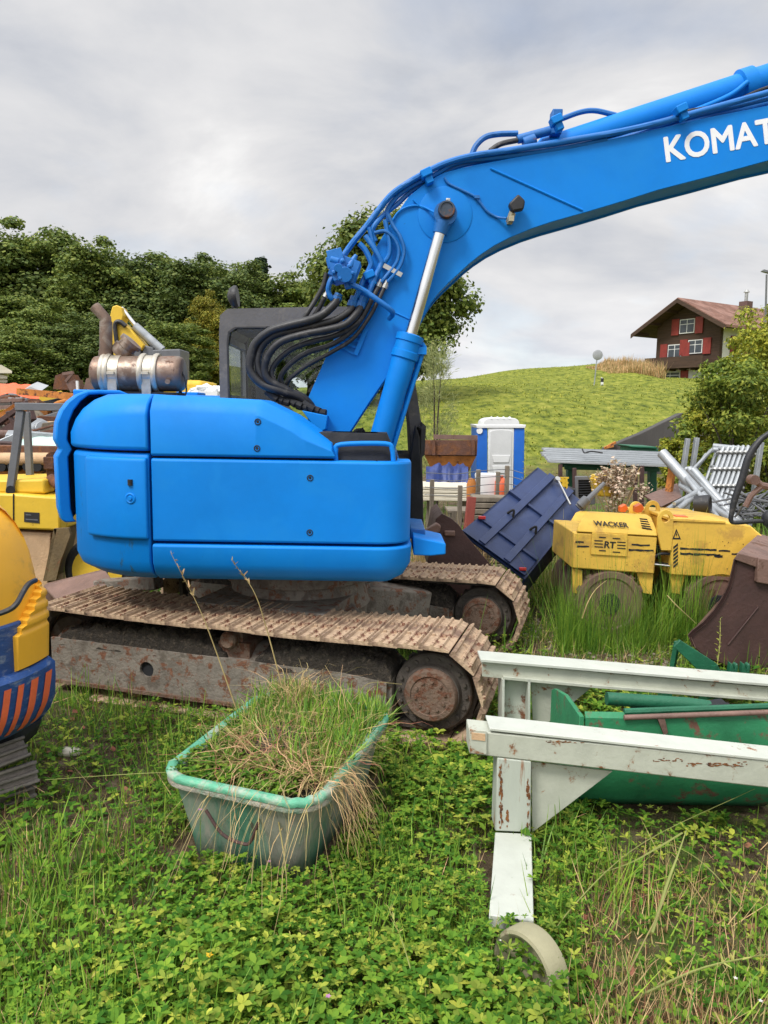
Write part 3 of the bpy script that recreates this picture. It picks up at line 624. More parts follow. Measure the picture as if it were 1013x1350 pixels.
# ------------------------------------------------------------------ chalet on the hill
def chalet():
    near = P(945, 505, 72); d = V((math.cos(R(31)), math.sin(R(31)), 0)); g = V((-math.sin(R(31)), math.cos(R(31)), 0)); W, Ln = 7.2, 15.0
    zb = float(hz(near.x, 72))-.4; n0 = V((near.x, 72, zb))
    oe = 1.8; rz = P(891, 395, 74).z-zb; zz_ = P(955, 433, 71).z-zb; ez = rz-(rz-zz_)*(W/2)/(W/2+oe)
    UPV = V((0,0,1))
    wood_m = mat('chalet_timber', (.055,.03,.018), .85, var=.4, vscale=1.2, bump=.4, stretch=(.4,.4,6)); plaster = mat('chalet_plaster', (.62,.61,.58), .9, var=.06)
    roofm = mat('chalet_tiles', (.16,.075,.05), .8, var=.3, vscale=.9, bump=.6, bscale=6, col2=(.26,.14,.105), c2=.54, c2scale=.7)
    red_m = mat('red_shutter', (.24,.03,.022), .6, var=.25); wf = mat('white_frame', (.7,.7,.68), .6); gl = mat('dark_pane', (.05,.06,.07), .15, var=.3)
    t = thing('chalet', 'dark timber alpine chalet with red shutters on the grassy hill', 'house', n0)
    zlow = P(905, 486, 74).z-zb
    def pt(a, l, z): return n0+g*a+d*l+V((0,0,z))   # a along gable, l along ridge
    mb = MB(); mb.prism([pt(0,0,0), pt(W,0,0), pt(W,0,zlow), pt(0,0,zlow)], d*Ln); obj('ground_floor', mb, plaster, t)
    mb = MB(); mb.prism([pt(0,.05,zlow), pt(W,.05,zlow), pt(W,.05,ez), pt(W/2,.05,rz-.25), pt(0,.05,ez)], d*.4); obj('gable_wall', mb, wood_m, t)
    mb = MB(); mb.prism([pt(0,.5,zlow), pt(W,.5,zlow), pt(W,.5,ez), pt(W/2,.5,rz-.25), pt(0,.5,ez)], d*(Ln-.5)); obj('side_wall', mb, plaster, t)
    ov = 1.7; sl = (rz-ez)/(W/2)
    for sgn, nm in ((1, 0), (-1, 1)):
        a0 = W/2; a1 = (-oe if sgn == 1 else W+oe)
        rr = []; 
        mb = MB(); zz = ez-sl*oe
        mb.prism([pt(a0,-ov,rz), pt(a1,-ov,zz), pt(a1,-ov,zz+.22), pt(a0,-ov,rz+.24)], d*(Ln+2*ov)); rf = obj('roof_slope', mb, roofm, t)
        mb = MB(); mb.prism([pt(a0,-ov+.03,rz-.03), pt(a1*.985+a0*.015,-ov+.03,zz-.03+(rz-zz)*.015), pt(a1*.985+a0*.015,-ov+.03,zz-.09+(rz-zz)*.015), pt(a0,-ov+.03,rz-.09)], d*(Ln+2*ov-.06)); obj('soffit', mb, wood_m, rf)
        mb = MB(); mb.prism([pt(a0,-ov-.08,rz-.25), pt(a1,-ov-.08,zz-.25), pt(a1,-ov-.08,zz+.14), pt(a0,-ov-.08,rz+.14)], d*.075); obj('barge_board', mb, wood_m, rf)
        for q in (.25, .6, .9):
            mb = MB(); a = a0+(a1-a0)*q; z = rz+(zz-rz)*q-.16; mb.bar(pt(a,-ov+.05,z), pt(a,.2,z), .2, .24); obj('purlin', mb, wood_m, rf)
    cz = rz+.4; mb = MB(); mb.prism([pt(W/2-1,6.2,rz-1), pt(W/2-1,7.1,rz-1), pt(W/2-1,7.1,cz), pt(W/2-1,6.2,cz)], g*-.9); ch = obj('chimney', mb, mat('chimney_brick', (.12,.07,.06), .9), t)
    mb = MB(); c0 = pt(W/2-1.45,6.65,cz); mb.cyl(c0, c0+UPV*.9, .16, seg=10); mb.cyl(c0+UPV*.9, c0+UPV*1.15, .3, .1, seg=10); obj('cowl', mb, MT['steel'], ch)
    def win(x, y, w, h, shut, Y=72, both=True):
        # centre pixel -> on gable plane l=0
        dd = P(x, y, 72)-V((0,0,EYE)); o = V((0,0,EYE)); k = (n0-o).dot(d)/dd.dot(d); c = o+dd*k
        mb = MB(); mb.prism([c-g*w/2-UPV*h/2, c+g*w/2-UPV*h/2, c+g*w/2+UPV*h/2, c-g*w/2+UPV*h/2], -d*.06); fo = obj('window', mb, wf, t)
        mb = MB()
        for s0, s1 in ((-w/2+.08, -.04), (.04, w/2-.08)):
            for z0, z1 in ((-h/2+.08, h*.12), (h*.12+.06, h/2-.08)):
                mb.prism([c+g*s0+UPV*z0-d*.061, c+g*s1+UPV*z0-d*.061, c+g*s1+UPV*z1-d*.061, c+g*s0+UPV*z1-d*.061], -d*.012)
        obj('panes', mb, gl, fo)
        for s in shut:
            a = c+g*s*(w/2+.5); mb = MB(); mb.prism([a-g*.42-UPV*(h/2+.1), a+g*.42-UPV*(h/2+.1), a+g*.42+UPV*(h/2+.1), a-g*.42+UPV*(h/2+.1)], -d*.09); obj('shutter', mb, red_m, t)
    win(906.5, 430, 1.7, 1.35, (-1, 1)); win(890, 463, 1.6, 1.3, (-1, 1)); win(917, 457, 1.6, 1.3, (-1, 1)); win(884, 497, 2.3, 1.0, (-1, 1))
    # balcony
    mb = MB(); zb2 = P(900, 484, 73).z-zb
    mb.prism([pt(.8,-1.2,zb2), pt(W+.3,-1.2,zb2), pt(W+.3,-1.2,zb2+1.1), pt(.8,-1.2,zb2+1.1)], d*.1); mb.prism([pt(.8,-1.1,zb2), pt(W+.3,-1.1,zb2), pt(W+.3,-1.1,zb2+.15), pt(.8,-1.1,zb2+.15)], d*1.1)
    for a in np.linspace(1, W, 6): mb.bar(pt(a,-1.1,zb2-.1), pt(a,0,zb2-.12), .16, .2)
    obj('balcony', mb, wood_m, t)
    # side window on the white wall
    mb = MB(); c = pt(-.03, 3.1, 3.2+zlow*.3); mb.prism([c-d*.6-UPV*.8, c+d*.6-UPV*.8, c+d*.6+UPV*.8, c-d*.6+UPV*.8], -g*.06); fo = obj('window', mb, wf, t)
    mb = MB()
    for s0, s1 in ((-.52, -.04), (.04, .52)): mb.prism([c+d*s0-UPV*.7-g*.061, c+d*s1-UPV*.7-g*.061, c+d*s1+UPV*.7-g*.061, c+d*s0+UPV*.7-g*.061], -g*.012)
    obj('panes', mb, gl, fo)
    for s in (-1, 1):
        a = c+d*s*1.1; mb = MB(); mb.prism([a-d*.42-UPV*.85, a+d*.42-UPV*.85, a+d*.42+UPV*.85, a-d*.42+UPV*.85], -g*.08); obj('shutter', mb, red_m, t)
chalet()

# road sign, marker post and street lamp
def roadside():
    b = P(783, 512, 46); c = P(788, 468, 46); zb = float(hz(b.x, 46)); b = V((b.x, 46, zb-.1)); t = thing('road_sign', 'round grey road sign seen from behind on the hill', 'sign', b)
    mb = MB(); mb.cyl(b, c+V((0,0,.2)), .035, seg=10); obj('pole', mb, MT['galv'], t)
    mb = MB(); mb.lathe(c-V((0,.045,0)), (0,1,0), [(-.02,.0), (-.02,.27), (0,.3), (.02,.3), (.02,0)], 32); obj('sign_disc', mb, mat('sign_back', (.30,.31,.33), .5), t)
    b = P(794, 511, 45); zb = float(hz(b.x, 45)); b = V((b.x, 45, zb-.05)); t = thing('marker_post', 'short white roadside marker post right of the round sign', 'post', b)
    mb = MB(); h = P(795, 496, 45).z-zb; mb.prism([b+V((-.07,0,0)), b+V((.07,0,0)), b+V((.07,0,h-.08)), b+V((-.07,0,h))], (0,.1,0)); obj('post_body', mb, MT['dirtwhite'], t)
    mb = MB(); mb.box(b+V((0,.05,h*.72)), (.146,.106,.22)); obj('black_band', mb, MT['black'], t)
    b = P(1011, 470, 40); t = thing('street_lamp', 'thin grey street lamp at the right edge beside the chalet roof', 'street lamp', (b.x, 40, float(hz(b.x, 40))-.1)); b0 = V((b.x, 40, float(hz(b.x, 40))-.1)); tp = P(1011, 362, 40)
    mb = MB(); mb.tube([b0, tp], [.07, .045], 10); obj('pole', mb, MT['grey'], t)
    mb = MB(); mb.prism([tp+V((-.28,-.1,.15)), tp+V((.35,-.1,0)), tp+V((.35,-.1,.12)), tp+V((-.2,-.1,.24))], (0,.22,0)); obj('lamp_head', mb, MT['grey'], t)
    # retaining wall
    mb = MB(); Y = 20.5
    o = [P(798, 591, Y), P(846, 571, Y), P(898, 545, Y), P(955, 540, Y), P(955, 640, Y), P(798, 640, Y)]
    for q in (4, 5): o[q].z = -.2
    mb.prism(o, (0,.35,0)); w = obj('retaining_wall', mb, MT['concrete'], None, (P(870, 600, Y).x, Y, 0), bevel=.02)
    tag(w, 'dark stained concrete retaining wall cutting into the grassy bank', 'wall')
    mb = MB(); mb.bar(P(797, 591, Y-.1), P(812, 583, Y-.1), .08, .06); mb.bar(P(800, 590, Y-.16), P(809, 588, Y-.16), .05, .05); tag(obj('orange_plank', mb, MT['rust_o'], None, P(803, 588, Y)), 'orange brown plank leaning on the end of the dark wall', 'plank')
roadside()
# ================================================================== blue excavator
UC = V((-.74, 5.95, 0))
EX = thing('excavator', 'large blue tracked excavator with its boom raised to the right and rust brown tracks', 'excavator', UC)
YF = 4.65
def zpx(y, x=300, Y=YF): return P(x, y, Y).z
# plan outline of the upper body, as (x, y, nx, ny), from the front right corner round to the rear
def plan_curve():
    pts = []
    pts.append((.17, 5.25)); 
    for i in range(9):
        a = math.pi/2*i/8; pts.append((-.03+.20*math.cos(a), 4.85-.20*math.sin(a)))
    for i in range(1, 15): pts.append((-.03-1.42*i/15, 4.65))
    cx, cy, ax, ay = -1.45, 5.62, .80, .97
    for i in range(19):
        a = math.pi/2*i/18; pts.append((cx-ax*math.sin(a), cy-ay*math.cos(a)))
    for i in range(1, 10):
        a = math.pi/2*i/9; pts.append((-1.30-.95*math.cos(a), 5.62+1.35*math.sin(a)))
    return [V((x, y, 0)) for x, y in pts]
PC = plan_curve()
_cum = [0]
for i in range(1, len(PC)): _cum.append(_cum[-1]+(PC[i]-PC[i-1]).length)
def pc(s):
    s = max(0, min(_cum[-1]-1e-6, s)); i = int(np.searchsorted(_cum, s, side='right'))-1; i = min(i, len(PC)-2)
    t = (s-_cum[i])/(_cum[i+1]-_cum[i]); p = PC[i].lerp(PC[i+1], t)
    def tg(k): k = max(0, min(len(PC)-2, k)); return (PC[k+1]-PC[k]).normalized()
    a, b = (tg(i-1)+tg(i)).normalized(), (tg(i)+tg(i+1)).normalized(); q = a.lerp(b, t).normalized()
    return p, V((-q.y, q.x, 0)).normalized()*-1 if V((-q.y, q.x, 0)).dot(p-V((-.9,5.7,0))) < 0 else V((-q.y, q.x, 0)).normalized()
def s_at_x(x):  # arc length where the front face has world x
    best = min(((abs(pc(s)[0].x-x)+(0 if pc(s)[0].y < 5.3 else 9), s) for s in np.linspace(0, _cum[-1], 1200)), key=lambda q: q[0]); return best[1]
def s_at_px(px):
    def proj(s):
        p = pc(s)[0]; d = p-V((0,0,0)); return CX+F*d.x/d.y
    best = min(((abs(proj(s)-px)+(0 if pc(s)[0].y < 5.3 else 999), s) for s in np.linspace(0, _cum[-1], 2400)), key=lambda q: q[0]); return best[1]
def skin(s0, s1, prof, n=30, thick=.06, off=0.0):
    """like shell, but of even thickness: the inner face follows the outer profile"""
    mb = MB(); rings = []
    for i in range(n+1):
        s = s0+(s1-s0)*i/n; p, nn = pc(s); pr = prof(s)
        rings.append([p+nn*(off-ins)+V((0,0,z)) for z, ins in pr] + [p+nn*(off-ins-thick)+V((0,0,min(z, pr[-1][0]-.03))) for z, ins in pr[::-1]])
    mb.loft(rings); return mb
def shell(s0, s1, prof, n=30, back=.25, off=0.0):
    """prof(s) -> list of (z, inset) from bottom to top; closed section swept along the plan curve"""
    mb = MB(); rings = []
    for i in range(n+1):
        s = s0+(s1-s0)*i/n; p, nn = pc(s); pr = prof(s) if callable(prof) else prof
        ring = [p + nn*(off-ins) + V((0,0,z)) for z, ins in pr]
        ring += [p + nn*(off-back) + V((0,0,pr[-1][0])), p + nn*(off-back) + V((0,0,pr[0][0]))]
        rings.append(ring)
    mb.loft(rings); return mb
S_SEAM = s_at_px(196); S_CW = s_at_px(93)
zT, zM, zL, zB = zpx(521), zpx(604), zpx(717), zpx(769)
gp = .009
def hood_prof(s):
    p = pc(s)[0]; px = CX+F*p.x/p.y
    ty = np.interp(px, [200, 342, 384, 436, 442], [521, 526, 546, 583, 605])
    zt = zpx(ty)-.0; z0 = zM+.006
    ch = min(.10, (zt-z0)*.45)
    return [(z0, .015), (z0+.012, 0), (max(z0+.02, zt-ch), .0), (zt-ch*.28, .05), (zt, .085)]
obj('side_hood', shell(s_at_px(441), S_SEAM-gp, hood_prof, 46, .5), MT['blue'], EX, bevel=.012)
# hood top slab reaching inwards
mb = MB(); mb.prism([V((-1.44,5.05,zT-.02)), V((-.80,5.05,zT-.03)), V((-.80,5.42,zT-.03)), V((-1.44,6.9,zT-.02)), V((-2.0,6.4,zT-.02)), V((-2.1,5.6,zT-.02)), V((-1.9,5.15,zT-.02))], (0,0,-.05)); obj('hood_top', mb, MT['blue'], EX)
def rear_top(s):
    k = max(0, min(1, (s-S_SEAM)/(S_CW-S_SEAM))); k = k*k; e = lambda a, b: a*(1-k)+b*k
    return [(zM+.035, .02), (zM+.05, .0), (zT-e(.13,.26), .0), (zT-e(.10,.17), e(.012,.035)), (zT-e(.06,.10), e(.035,.085)), (zT-e(.025,.04), e(.08,.16)), (zT, e(.13,.26)), (zT+.004, e(.2,.34))]
obj('rear_corner_hood', shell(S_SEAM+gp, S_CW-.02, rear_top, 30, .45, .004), MT['blue'], EX, bevel=.012)
lo_rear = [(zB-.0, .12), (zB+.05, .035), (zB+.13, .0), (zM+.0, .0), (zM+.02, .02)]
obj('rear_corner_panel', shell(S_SEAM+gp, S_CW-.02, lo_rear, 30, .35, -.01), MT['blue_st'], EX, bevel=.012)
sd0, sd1 = s_at_px(194), s_at_px(116)
dr = obj('access_door', shell(sd0+.006, sd1, [(zL+.02, .012), (zL+.035, 0), (zM-.02, 0), (zM-.005, .012)], 16, .06, .028), MT['blue'], EX, bevel=.01)
for y, r, nm in ((636, .022, 'lock_slot'), (657, .034, 'latch')):
    c = P(172, y, pc(s_at_px(172))[0].y-.03); nn = pc(s_at_px(172))[1]; mb = MB()
    if nm == 'lock_slot':
        mb.tube([c+V((0,0,.018)), c-V((0,0,.018))], .016, 10); obj(nm, mb, MT['gap'], dr)
    else:
        mb.lathe(c-nn*.01, nn, [(0, r), (.012, r), (.016, r*.8), (.012, r*.65), (.012, r*.45), (.022, r*.35)], 20); obj(nm, mb, MT['blue'], dr)
# dark recess round the door, slight rib left of it
side = [(zL+.008, .012), (zL+.018, 0), (zM-.018, 0), (zM-.008, .012)]
obj('side_panel', shell(s_at_px(538)-.25, S_SEAM-gp, lambda s: side, 50, .3), MT['blue'], EX, bevel=.008)
skirt = [(zB, .13), (zB+.045, .05), (zB+.12, .006), (zL-.02, 0), (zL-.008, .012)]
obj('skirt_panel', shell(s_at_px(540)-.35, S_SEAM-gp, skirt, 50, .4, .012), MT['blue'], EX, bevel=.01)
obj('body_core', shell(.1, _cum[-1]-.05, [(zB+.06, .1), (zM+.0, .07), (zT-.22, .14)] , 60, .5, -.02), MT['gap'], EX)
mb = MB(); mb.prism([V((.10,4.95,zM-.025)), V((.10,6.9,zM-.025)), V((-2.0,6.9,zM-.025)), V((-2.0,5.1,zM-.025)), V((-1.4,4.9,zM-.025))], (0,0,-.06)); obj('deck', mb, MT['blue_dark'], EX)
mb = MB(); mb.prism([V((.05,5.05,zB+.03)), V((.05,6.85,zB+.03)), V((-1.3,6.95,zB+.03)), V((-2.1,6.2,zB+.03)), V((-2.1,5.5,zB+.03)), V((-1.4,4.85,zB+.03))], (0,0,.08)); obj('bottom_plate', mb, MT['gap'], EX)
# counterweight: thick outer rim behind the corner, with a notch at mid height
cw0 = S_CW
def cw_prof(s):
    zb = zpx(703); zt = zpx(514); zn = zpx(600)
    return [(zb, .04), (zb+.02, .02), (zb+.09, .004), (zn-.05, .0), (zn-.015, .02), (zn, .03), (zn+.015, .02), (zn+.06, .0), (zt-.32, .0), (zt-.22, .012), (zt-.14, .045), (zt-.08, .09), (zt-.035, .145), (zt-.008, .21), (zt, .28), (zt, .42)]
obj('counterweight', skin(cw0, _cum[-1], cw_prof, 40, .075, .092), MT['blue'], EX, bevel=.015)
mb = MB(); mb.box(P(122, 519, 5.5), (.16,.3,.05)); obj('rear_cap', mb, MT['blue'], EX, bevel=.01)
# bolt recesses on the panels
for x, y in ((340,556), (339,591), (409,630), (408.5,702)):
    mb = MB(); c = P(x, y, YF-.002); mb.lathe(c+V((0,.02,0)), (0,-1,0), [(0,.02), (.022,.02), (.024,.016), (.016,.014), (.012,.010), (.02,.008)], 16); obj('bolt_recess', mb, MT['gap'], EX)
# handrail on the deck, steps at the front
mb = MB(); Y = 4.72
mb.tube([P(443, 607, Y), P(443, 594, Y), P(450, 586, Y), P(508, 585, Y), P(517, 592, Y), P(519, 608, Y)], .016, 10, 4); obj('handrail', mb, MT['blue'], EX)
mb = MB(); mb.prism([P(545,708,4.9), P(572,713,4.9), P(588,717,4.9), P(588,731,4.9), P(568,733,4.9), P(545,732,4.9)], (0,.42,0)); obj('front_step', mb, MT['blue'], EX, bevel=.008)
mb = MB(); mb.prism([P(541,696,5.1), P(561,698,5.1), P(561,711,5.1), P(541,711,5.1)], (0,.5,0)); obj('step_bracket', mb, MT['blue_dark'], EX, bevel=.008)
# deck clutter behind the handrail
mb = MB(); mb.box(P(480,600,5.1), (.36,.2,.06)); mb.tube([P(452,597,5.0), P(480,590,5.05), P(512,600,5.1)], .014, 8, 5); mb.tube([P(456,603,5.0), P(490,596,5.05), P(505,606,5.1)], .012, 8, 5); obj('deck_tray', mb, MT['gap'], EX)

# ------------------------------------------------------------------ cab
YC0, YC1 = 6.02, 6.98
CABD = V((0, YC1-YC0, 0))
def pcab(x, y): return P(x, y, YC0)
out_l = [pcab(291,612), pcab(289,440), pcab(290,416), pcab(300,407), pcab(440,404), pcab(520,405), pcab(536,424), pcab(556,560), pcab(559,702), pcab(541,704), pcab(541,612)]
h1 = [pcab(303,602), pcab(299,452), pcab(301,437), pcab(310,431), pcab(432,429), pcab(447,436), pcab(447,602)]
h2 = [pcab(458,602), pcab(458,440), pcab(466,431), pcab(512,431), pcab(523,440), pcab(541,560), pcab(543,602)]
cab = obj('cab', MB().holed(out_l, [h1, h2], (0,.07,0)), MT['cabgrey'], EX, bevel=.006)
far = [p+V((0,YC1-YC0,0)) for p in out_l]
hb = [pcab(299,602), pcab(296,440), pcab(300,420), pcab(512,421), pcab(524,436), pcab(541,560), pcab(543,602)]
obj('far_frame', MB().holed(far, [[p+V((0,YC1-YC0,0)) for p in hb]], (0,.06,0)), MT['gap'], cab)  # dark material puts the shade of the cab interior into the colour
mb = MB(); a = pcab(297,430); b = pcab(530,430); mb.prism([a+V((0,.075,0)), b+V((0,.075,0)), b+V((0,.93,0)), a+V((0,.93,0))], (0,0,.012)); obj('roof_shade_panel', mb, MT['gap'], cab)  # added dark panel, stands in for shade under the cab roof
mb = MB(); mb.prism([pcab(289,440)+V((0,.071,0)), pcab(290,416)+V((0,.071,0)), pcab(300,407)+V((0,.071,0)), pcab(440,404)+V((0,.071,0)), pcab(520,405)+V((0,.071,0)), pcab(536,424)+V((0,.071,0)), pcab(536,428)+V((0,.071,0)), pcab(300,428)+V((0,.071,0)), pcab(296,436)+V((0,.071,0))], (0,YC1-YC0-.072,0)); obj('cab_roof', mb, MT['cabgrey'], cab, bevel=.01)
mb = MB(); mb.box((pcab(295,590)+V((.03,.5,0))), (.06,.8,.5)); obj('rear_wall', mb, MT['cabgrey'], cab)
def pane(h, Y, nm='window_pane', y0=.02):
    mb = MB(); mb.prism([p+V((0,Y,0)) for p in h], (0,.006,0)); return obj(nm, mb, MT['glass'], cab)
pane(h1, .03); pane(h2, .03); pane(hb, YC1-YC0+.03)
for h in (h1, h2):   # black rubber seals
    mb = MB(); c = sum(h, V((0,0,0)))/len(h); inner = [c+(p-c)*.965 for p in h]
    mb.holed([p+V((0,-.004,0)) for p in h], [[p+V((0,-.004,0)) for p in inner]], (0,.02,0)); obj('window_seal', mb, MT['black'], cab)
# rear window
mb = MB(); a = pcab(292,450)+V((0,.12,0)); b = pcab(293,520)+V((0,.12,0)); mb.prism([a, a+V((0,.75,0)), b+V((0,.75,0)), b], (.006,0,0)); obj('rear_pane', mb, MT['glass'], cab)
mb = MB(); mb.holed([pcab(289,440)+V((0,.07,0)), pcab(289,440)+V((0,.96,0)), pcab(291,540)+V((0,.96,0)), pcab(291,540)+V((0,.07,0))], [[a-V((.0,0,0)), a+V((0,.75,0)), b+V((0,.75,0)), b]], (.03,0,0)); obj('rear_frame', mb, MT['cabgrey'], cab)
# seat and wheel lever inside
mb = MB(); sx = P(352, 560, 6.5).x
mb.loft([[V((sx+dx*1.0, 6.5+dy, zz)) for dx, dy in ((-.06,-.22), (.06,-.22), (.06,.22), (-.06,.22))] for zz in (1.6, 1.95, 2.2)]); mb.box((sx+.25, 6.5, 1.57), (.5,.46,.14)); obj('seat', mb, MT['gap'], cab, bevel=.04)
mb = MB(); mb.box((sx-.02, 6.5, 2.34), (.09,.28,.2)); obj('headrest', mb, MT['gap'], cab, bevel=.04)
mb = MB(); mb.tube([P(470,598,6.3), P(472,572,6.3), P(480,566,6.3)], .02, 8, 4); mb.tube([P(488,602,6.3), P(486,580,6.3)], .014, 8); mb.sphere(P(474,570,6.3), .035, sc=(1.5,1,1)); obj('control_lever', mb, MT['gap'], cab)
mb = MB(); mb.tube([P(548,600,6.1), P(552,566,6.0), P(557,566,5.98)], .02, 8, 3); mb.prism([P(556,556,5.95), P(562,562,5.95), P(560,600,5.95), P(555,604,5.95)], (0,.16,0)); obj('front_mirror', mb, MT['black'], cab)
mb = MB(); mb.cyl(P(309,406,6.4), P(309,398,6.4), .02); mb.lathe(P(309,392,6.4)+V((-.05,0,0)), (1,0,.1), [(0,.03), (.02,.07), (.06,.09), (.08,.085)], 16); obj('roof_lamp', mb, MT['black'], cab)
mb = MB(); mb.prism([P(541,600,5.9), P(548,560,5.9), P(553,575,5.9), P(558,640,5.9), P(558,690,5.9), P(541,690,5.9)], (0,.1,0)); obj('front_pillar', mb, MT['gap'], cab, bevel=.01)

# ------------------------------------------------------------------ boom
YB, WB = 5.42, .44
def pb(x, y, Y=YB): return P(x, y, Y)
top_e = [(409,525), (443,448), (470,392), (498,328), (521,290), (541,261), (563,243), (587,230), (610,224), (633,219), (676,211), (717,204), (770,193), (820,183), (927,159), (1013,142), (1120,117)]
bot_e = [(1120,185), (1013,209), (940,229), (867,248), (820,263), (773,277), (727,290), (700,299), (671,311), (650,322), (632,334), (617,346), (604,358), (590,371), (578,383), (567,397), (550,428), (519,480), (485,529), (455,575), (440,604), (405,604)]
tp = [pb(x, y) for x, y in top_e]; bt = [pb(x, y) for x, y in bot_e]
mb = MB(); mb.prism([p+V((0,.03,0)) for p in tp+bt], (0, WB-.06, 0)); boom = obj('boom', mb, MT['blue'], EX, bevel=.004, smooth=30)
for y0, ex in ((0, .03), (WB-.03, .03)):   # side plates standing slightly proud of top and bottom plates
    mb = MB()
    def offs(pl, k):
        o = []
        for i, p in enumerate(pl):
            a = pl[max(0,i-1)]; b = pl[min(len(pl)-1,i+1)]; t = (b-a).normalized(); o.append(p+V((t.z,0,-t.x))*k)
        return o
    loop = offs(tp, -.014)+offs(bt, -.014)
    mb.prism([p+V((0,y0-.001,0)) for p in loop], (0,ex,0)); obj('side_plate', mb, MT['blue'], boom, bevel=.004, smooth=30)
# weld seams on the plate
for a, b in (((647,222), (768,277)), ):
    pa, pb_ = pb(*a, YB-.004), pb(*b, YB-.004); mb = MB(); mb.tube([pa, pa*.5+pb_*.5, pb_], .008, 6); obj('weld_seam', mb, MT['blue'], boom)
mb = MB(); mb.tube([pb(519,411,YB-.003), pb(543,422,YB-.003)], .006, 6); obj('weld_seam', mb, MT['blue'], boom)
# boom pivot bracket, boss and pin of the cylinder eye
PIN = pb(587,283,YB)
mb = MB(); mb.lathe(PIN+V((0,.01,0)), (0,-1,0), [(0,.19), (.016,.185), (.02,.17), (.02,.0)], 40); obj('pin_boss', mb, MT['blue'], boom, smooth=30)
mb = MB(); mb.lathe(PIN+V((0,-.005,0)), (0,-1,0), [(0,.058), (.135,.058), (.150,.052), (.150,.043), (.142,.041), (.142,0)], 28); obj('boom_pin', mb, MT['pin'], boom, smooth=30)
mb = MB()
for a in (80, -75): mb.box(PIN+V((math.cos(R(a))*.072, -.075, math.sin(R(a))*.072)), (.03,.03,.03))
obj('pin_bolt', mb, MT['steel'], boom, bevel=.004)
# lettering
WH = MT['white']
p0, p1 = P(879.5,213.5,YB-.0024), P(1008,190,YB-.0024); xd = (p1-p0).normalized(); ud = V((0,0,1))-xd*xd.z
kx = (p1-p0).length
text('lettering', 'KOMATSU', WH, boom, p0, xd, ud, width=kx*1.485, height=.158, bold=.026)
# work lamp and its cable on the boom side
mb = MB(); Y = YB-.10
mb.prism([P(671,268,Y), P(684,255,Y), P(693,264,Y), P(691,276,Y), P(675,279,Y)], (0,.06,0)); lampo = obj('work_lamp', mb, MT['black'], EX, bevel=.012)
mb = MB(); mb.bar(P(676,280,Y+.03), P(671,294,Y+.07), .03, .04); mb.box(P(673,290,YB-.05), (.035,.1,.035)); obj('lamp_bracket', mb, mat('bare_bracket', (.33,.30,.2), .6, var=.3, rust=.6), lampo)
mb = MB(); Y = YB-.012; mb.tube([P(586,234,Y), P(592,242,Y), P(608,250,Y), P(626,259,Y), P(634,268,Y), P(643,279,Y), P(655,286,Y), P(668,288,Y-.04)], .0085, 8, 6); mb.box(P(629,260,Y), (.035,.03,.02)); obj('lamp_cable', mb, MT['blue_dark'], lampo)
mb = MB(); mb.tube([P(545,263,Y), P(553,271,Y), P(560,275,Y), P(576,279,Y), P(580,282,Y-.05)], .006, 8, 6); mb.tube([P(516,293,Y), P(526,279,Y), P(540,272,Y), P(556,272,Y), P(575,281,Y-.04)], .007, 8, 6); obj('grease_line', mb, MT['blue'], boom)
# comb-like bracket on the boom flank
mb = MB(); mb.bar(P(483,433,YB-.02), P(469,468,YB-.02), .02, .03)
for i in range(5):
    q = i/4; a = P(483,433,YB-.012).lerp(P(469,468,YB-.012), q); b = P(461,440,YB-.012).lerp(P(441,452,YB-.012), q); mb.bar(a, b, .008, .015)
obj('cable_bracket', mb, MT['blue'], boom)

# ------------------------------------------------------------------ boom cylinders (near and far)
def boom_cyl(dy):
    Yc = YB-.075+dy
    a = P(497,598,Yc); e = P(540,448,Yc); eye = P(587,283,Yc)
    ax = (eye-a).normalized(); L = (eye-a).length
    c = thing('boom_cylinder', None, None, UC); c.parent = EX; c.location = (0,0,0)
    lb = (e-a).length
    mb = MB(); mb.lathe(a, ax, [(0,.082), (lb*.60,.082), (lb*.61,.084), (lb-.14,.084), (lb-.13,.096), (lb-.085,.096), (lb-.08,.088), (lb-.02,.088), (lb-.015,.096), (lb+.03,.096), (lb+.04,.06)], 28); obj('barrel', mb, MT['blue'], c, smooth=30)
    mb = MB(); mb.cyl(a+ax*(lb-.01), eye-ax*.05, .041, seg=28); obj('rod', mb, MT['chrome'], c)
    mb = MB(); mb.lathe(eye+V((0,-.045,0)), (0,1,0), [(0,.07), (0,.078), (.09,.078), (.09,.07)], 28); mb.cyl(eye-ax*.13, eye-ax*.05, .048, .06); obj('rod_eye', mb, MT['blue_dark'], c, smooth=30)
    mb = MB(); mb.lathe(a+V((0,-.05,0))-ax*.04, (0,1,0), [(0,.09), (.1,.09)], 24); obj('base_eye', mb, MT['blue'], c, smooth=30)
    sd_ = V((ax.z, 0, -ax.x)); mb = MB(); mb.tube([a+sd_*.10+ax*.05, e+sd_*.115-ax*.02, e+sd_*.09+ax*.0], .016, 10); mb.tube([a+sd_*.10+V((0,.05,0)), e+sd_*.11+V((0,.05,0))-ax*.12], .013, 10); mb.box(e+sd_*.10-ax*.05, (.07,.07,.05))
    obj('cylinder_pipe', mb, MT['blue'], c)
    return c
boom_cyl(0); boom_cyl(WB+.15)

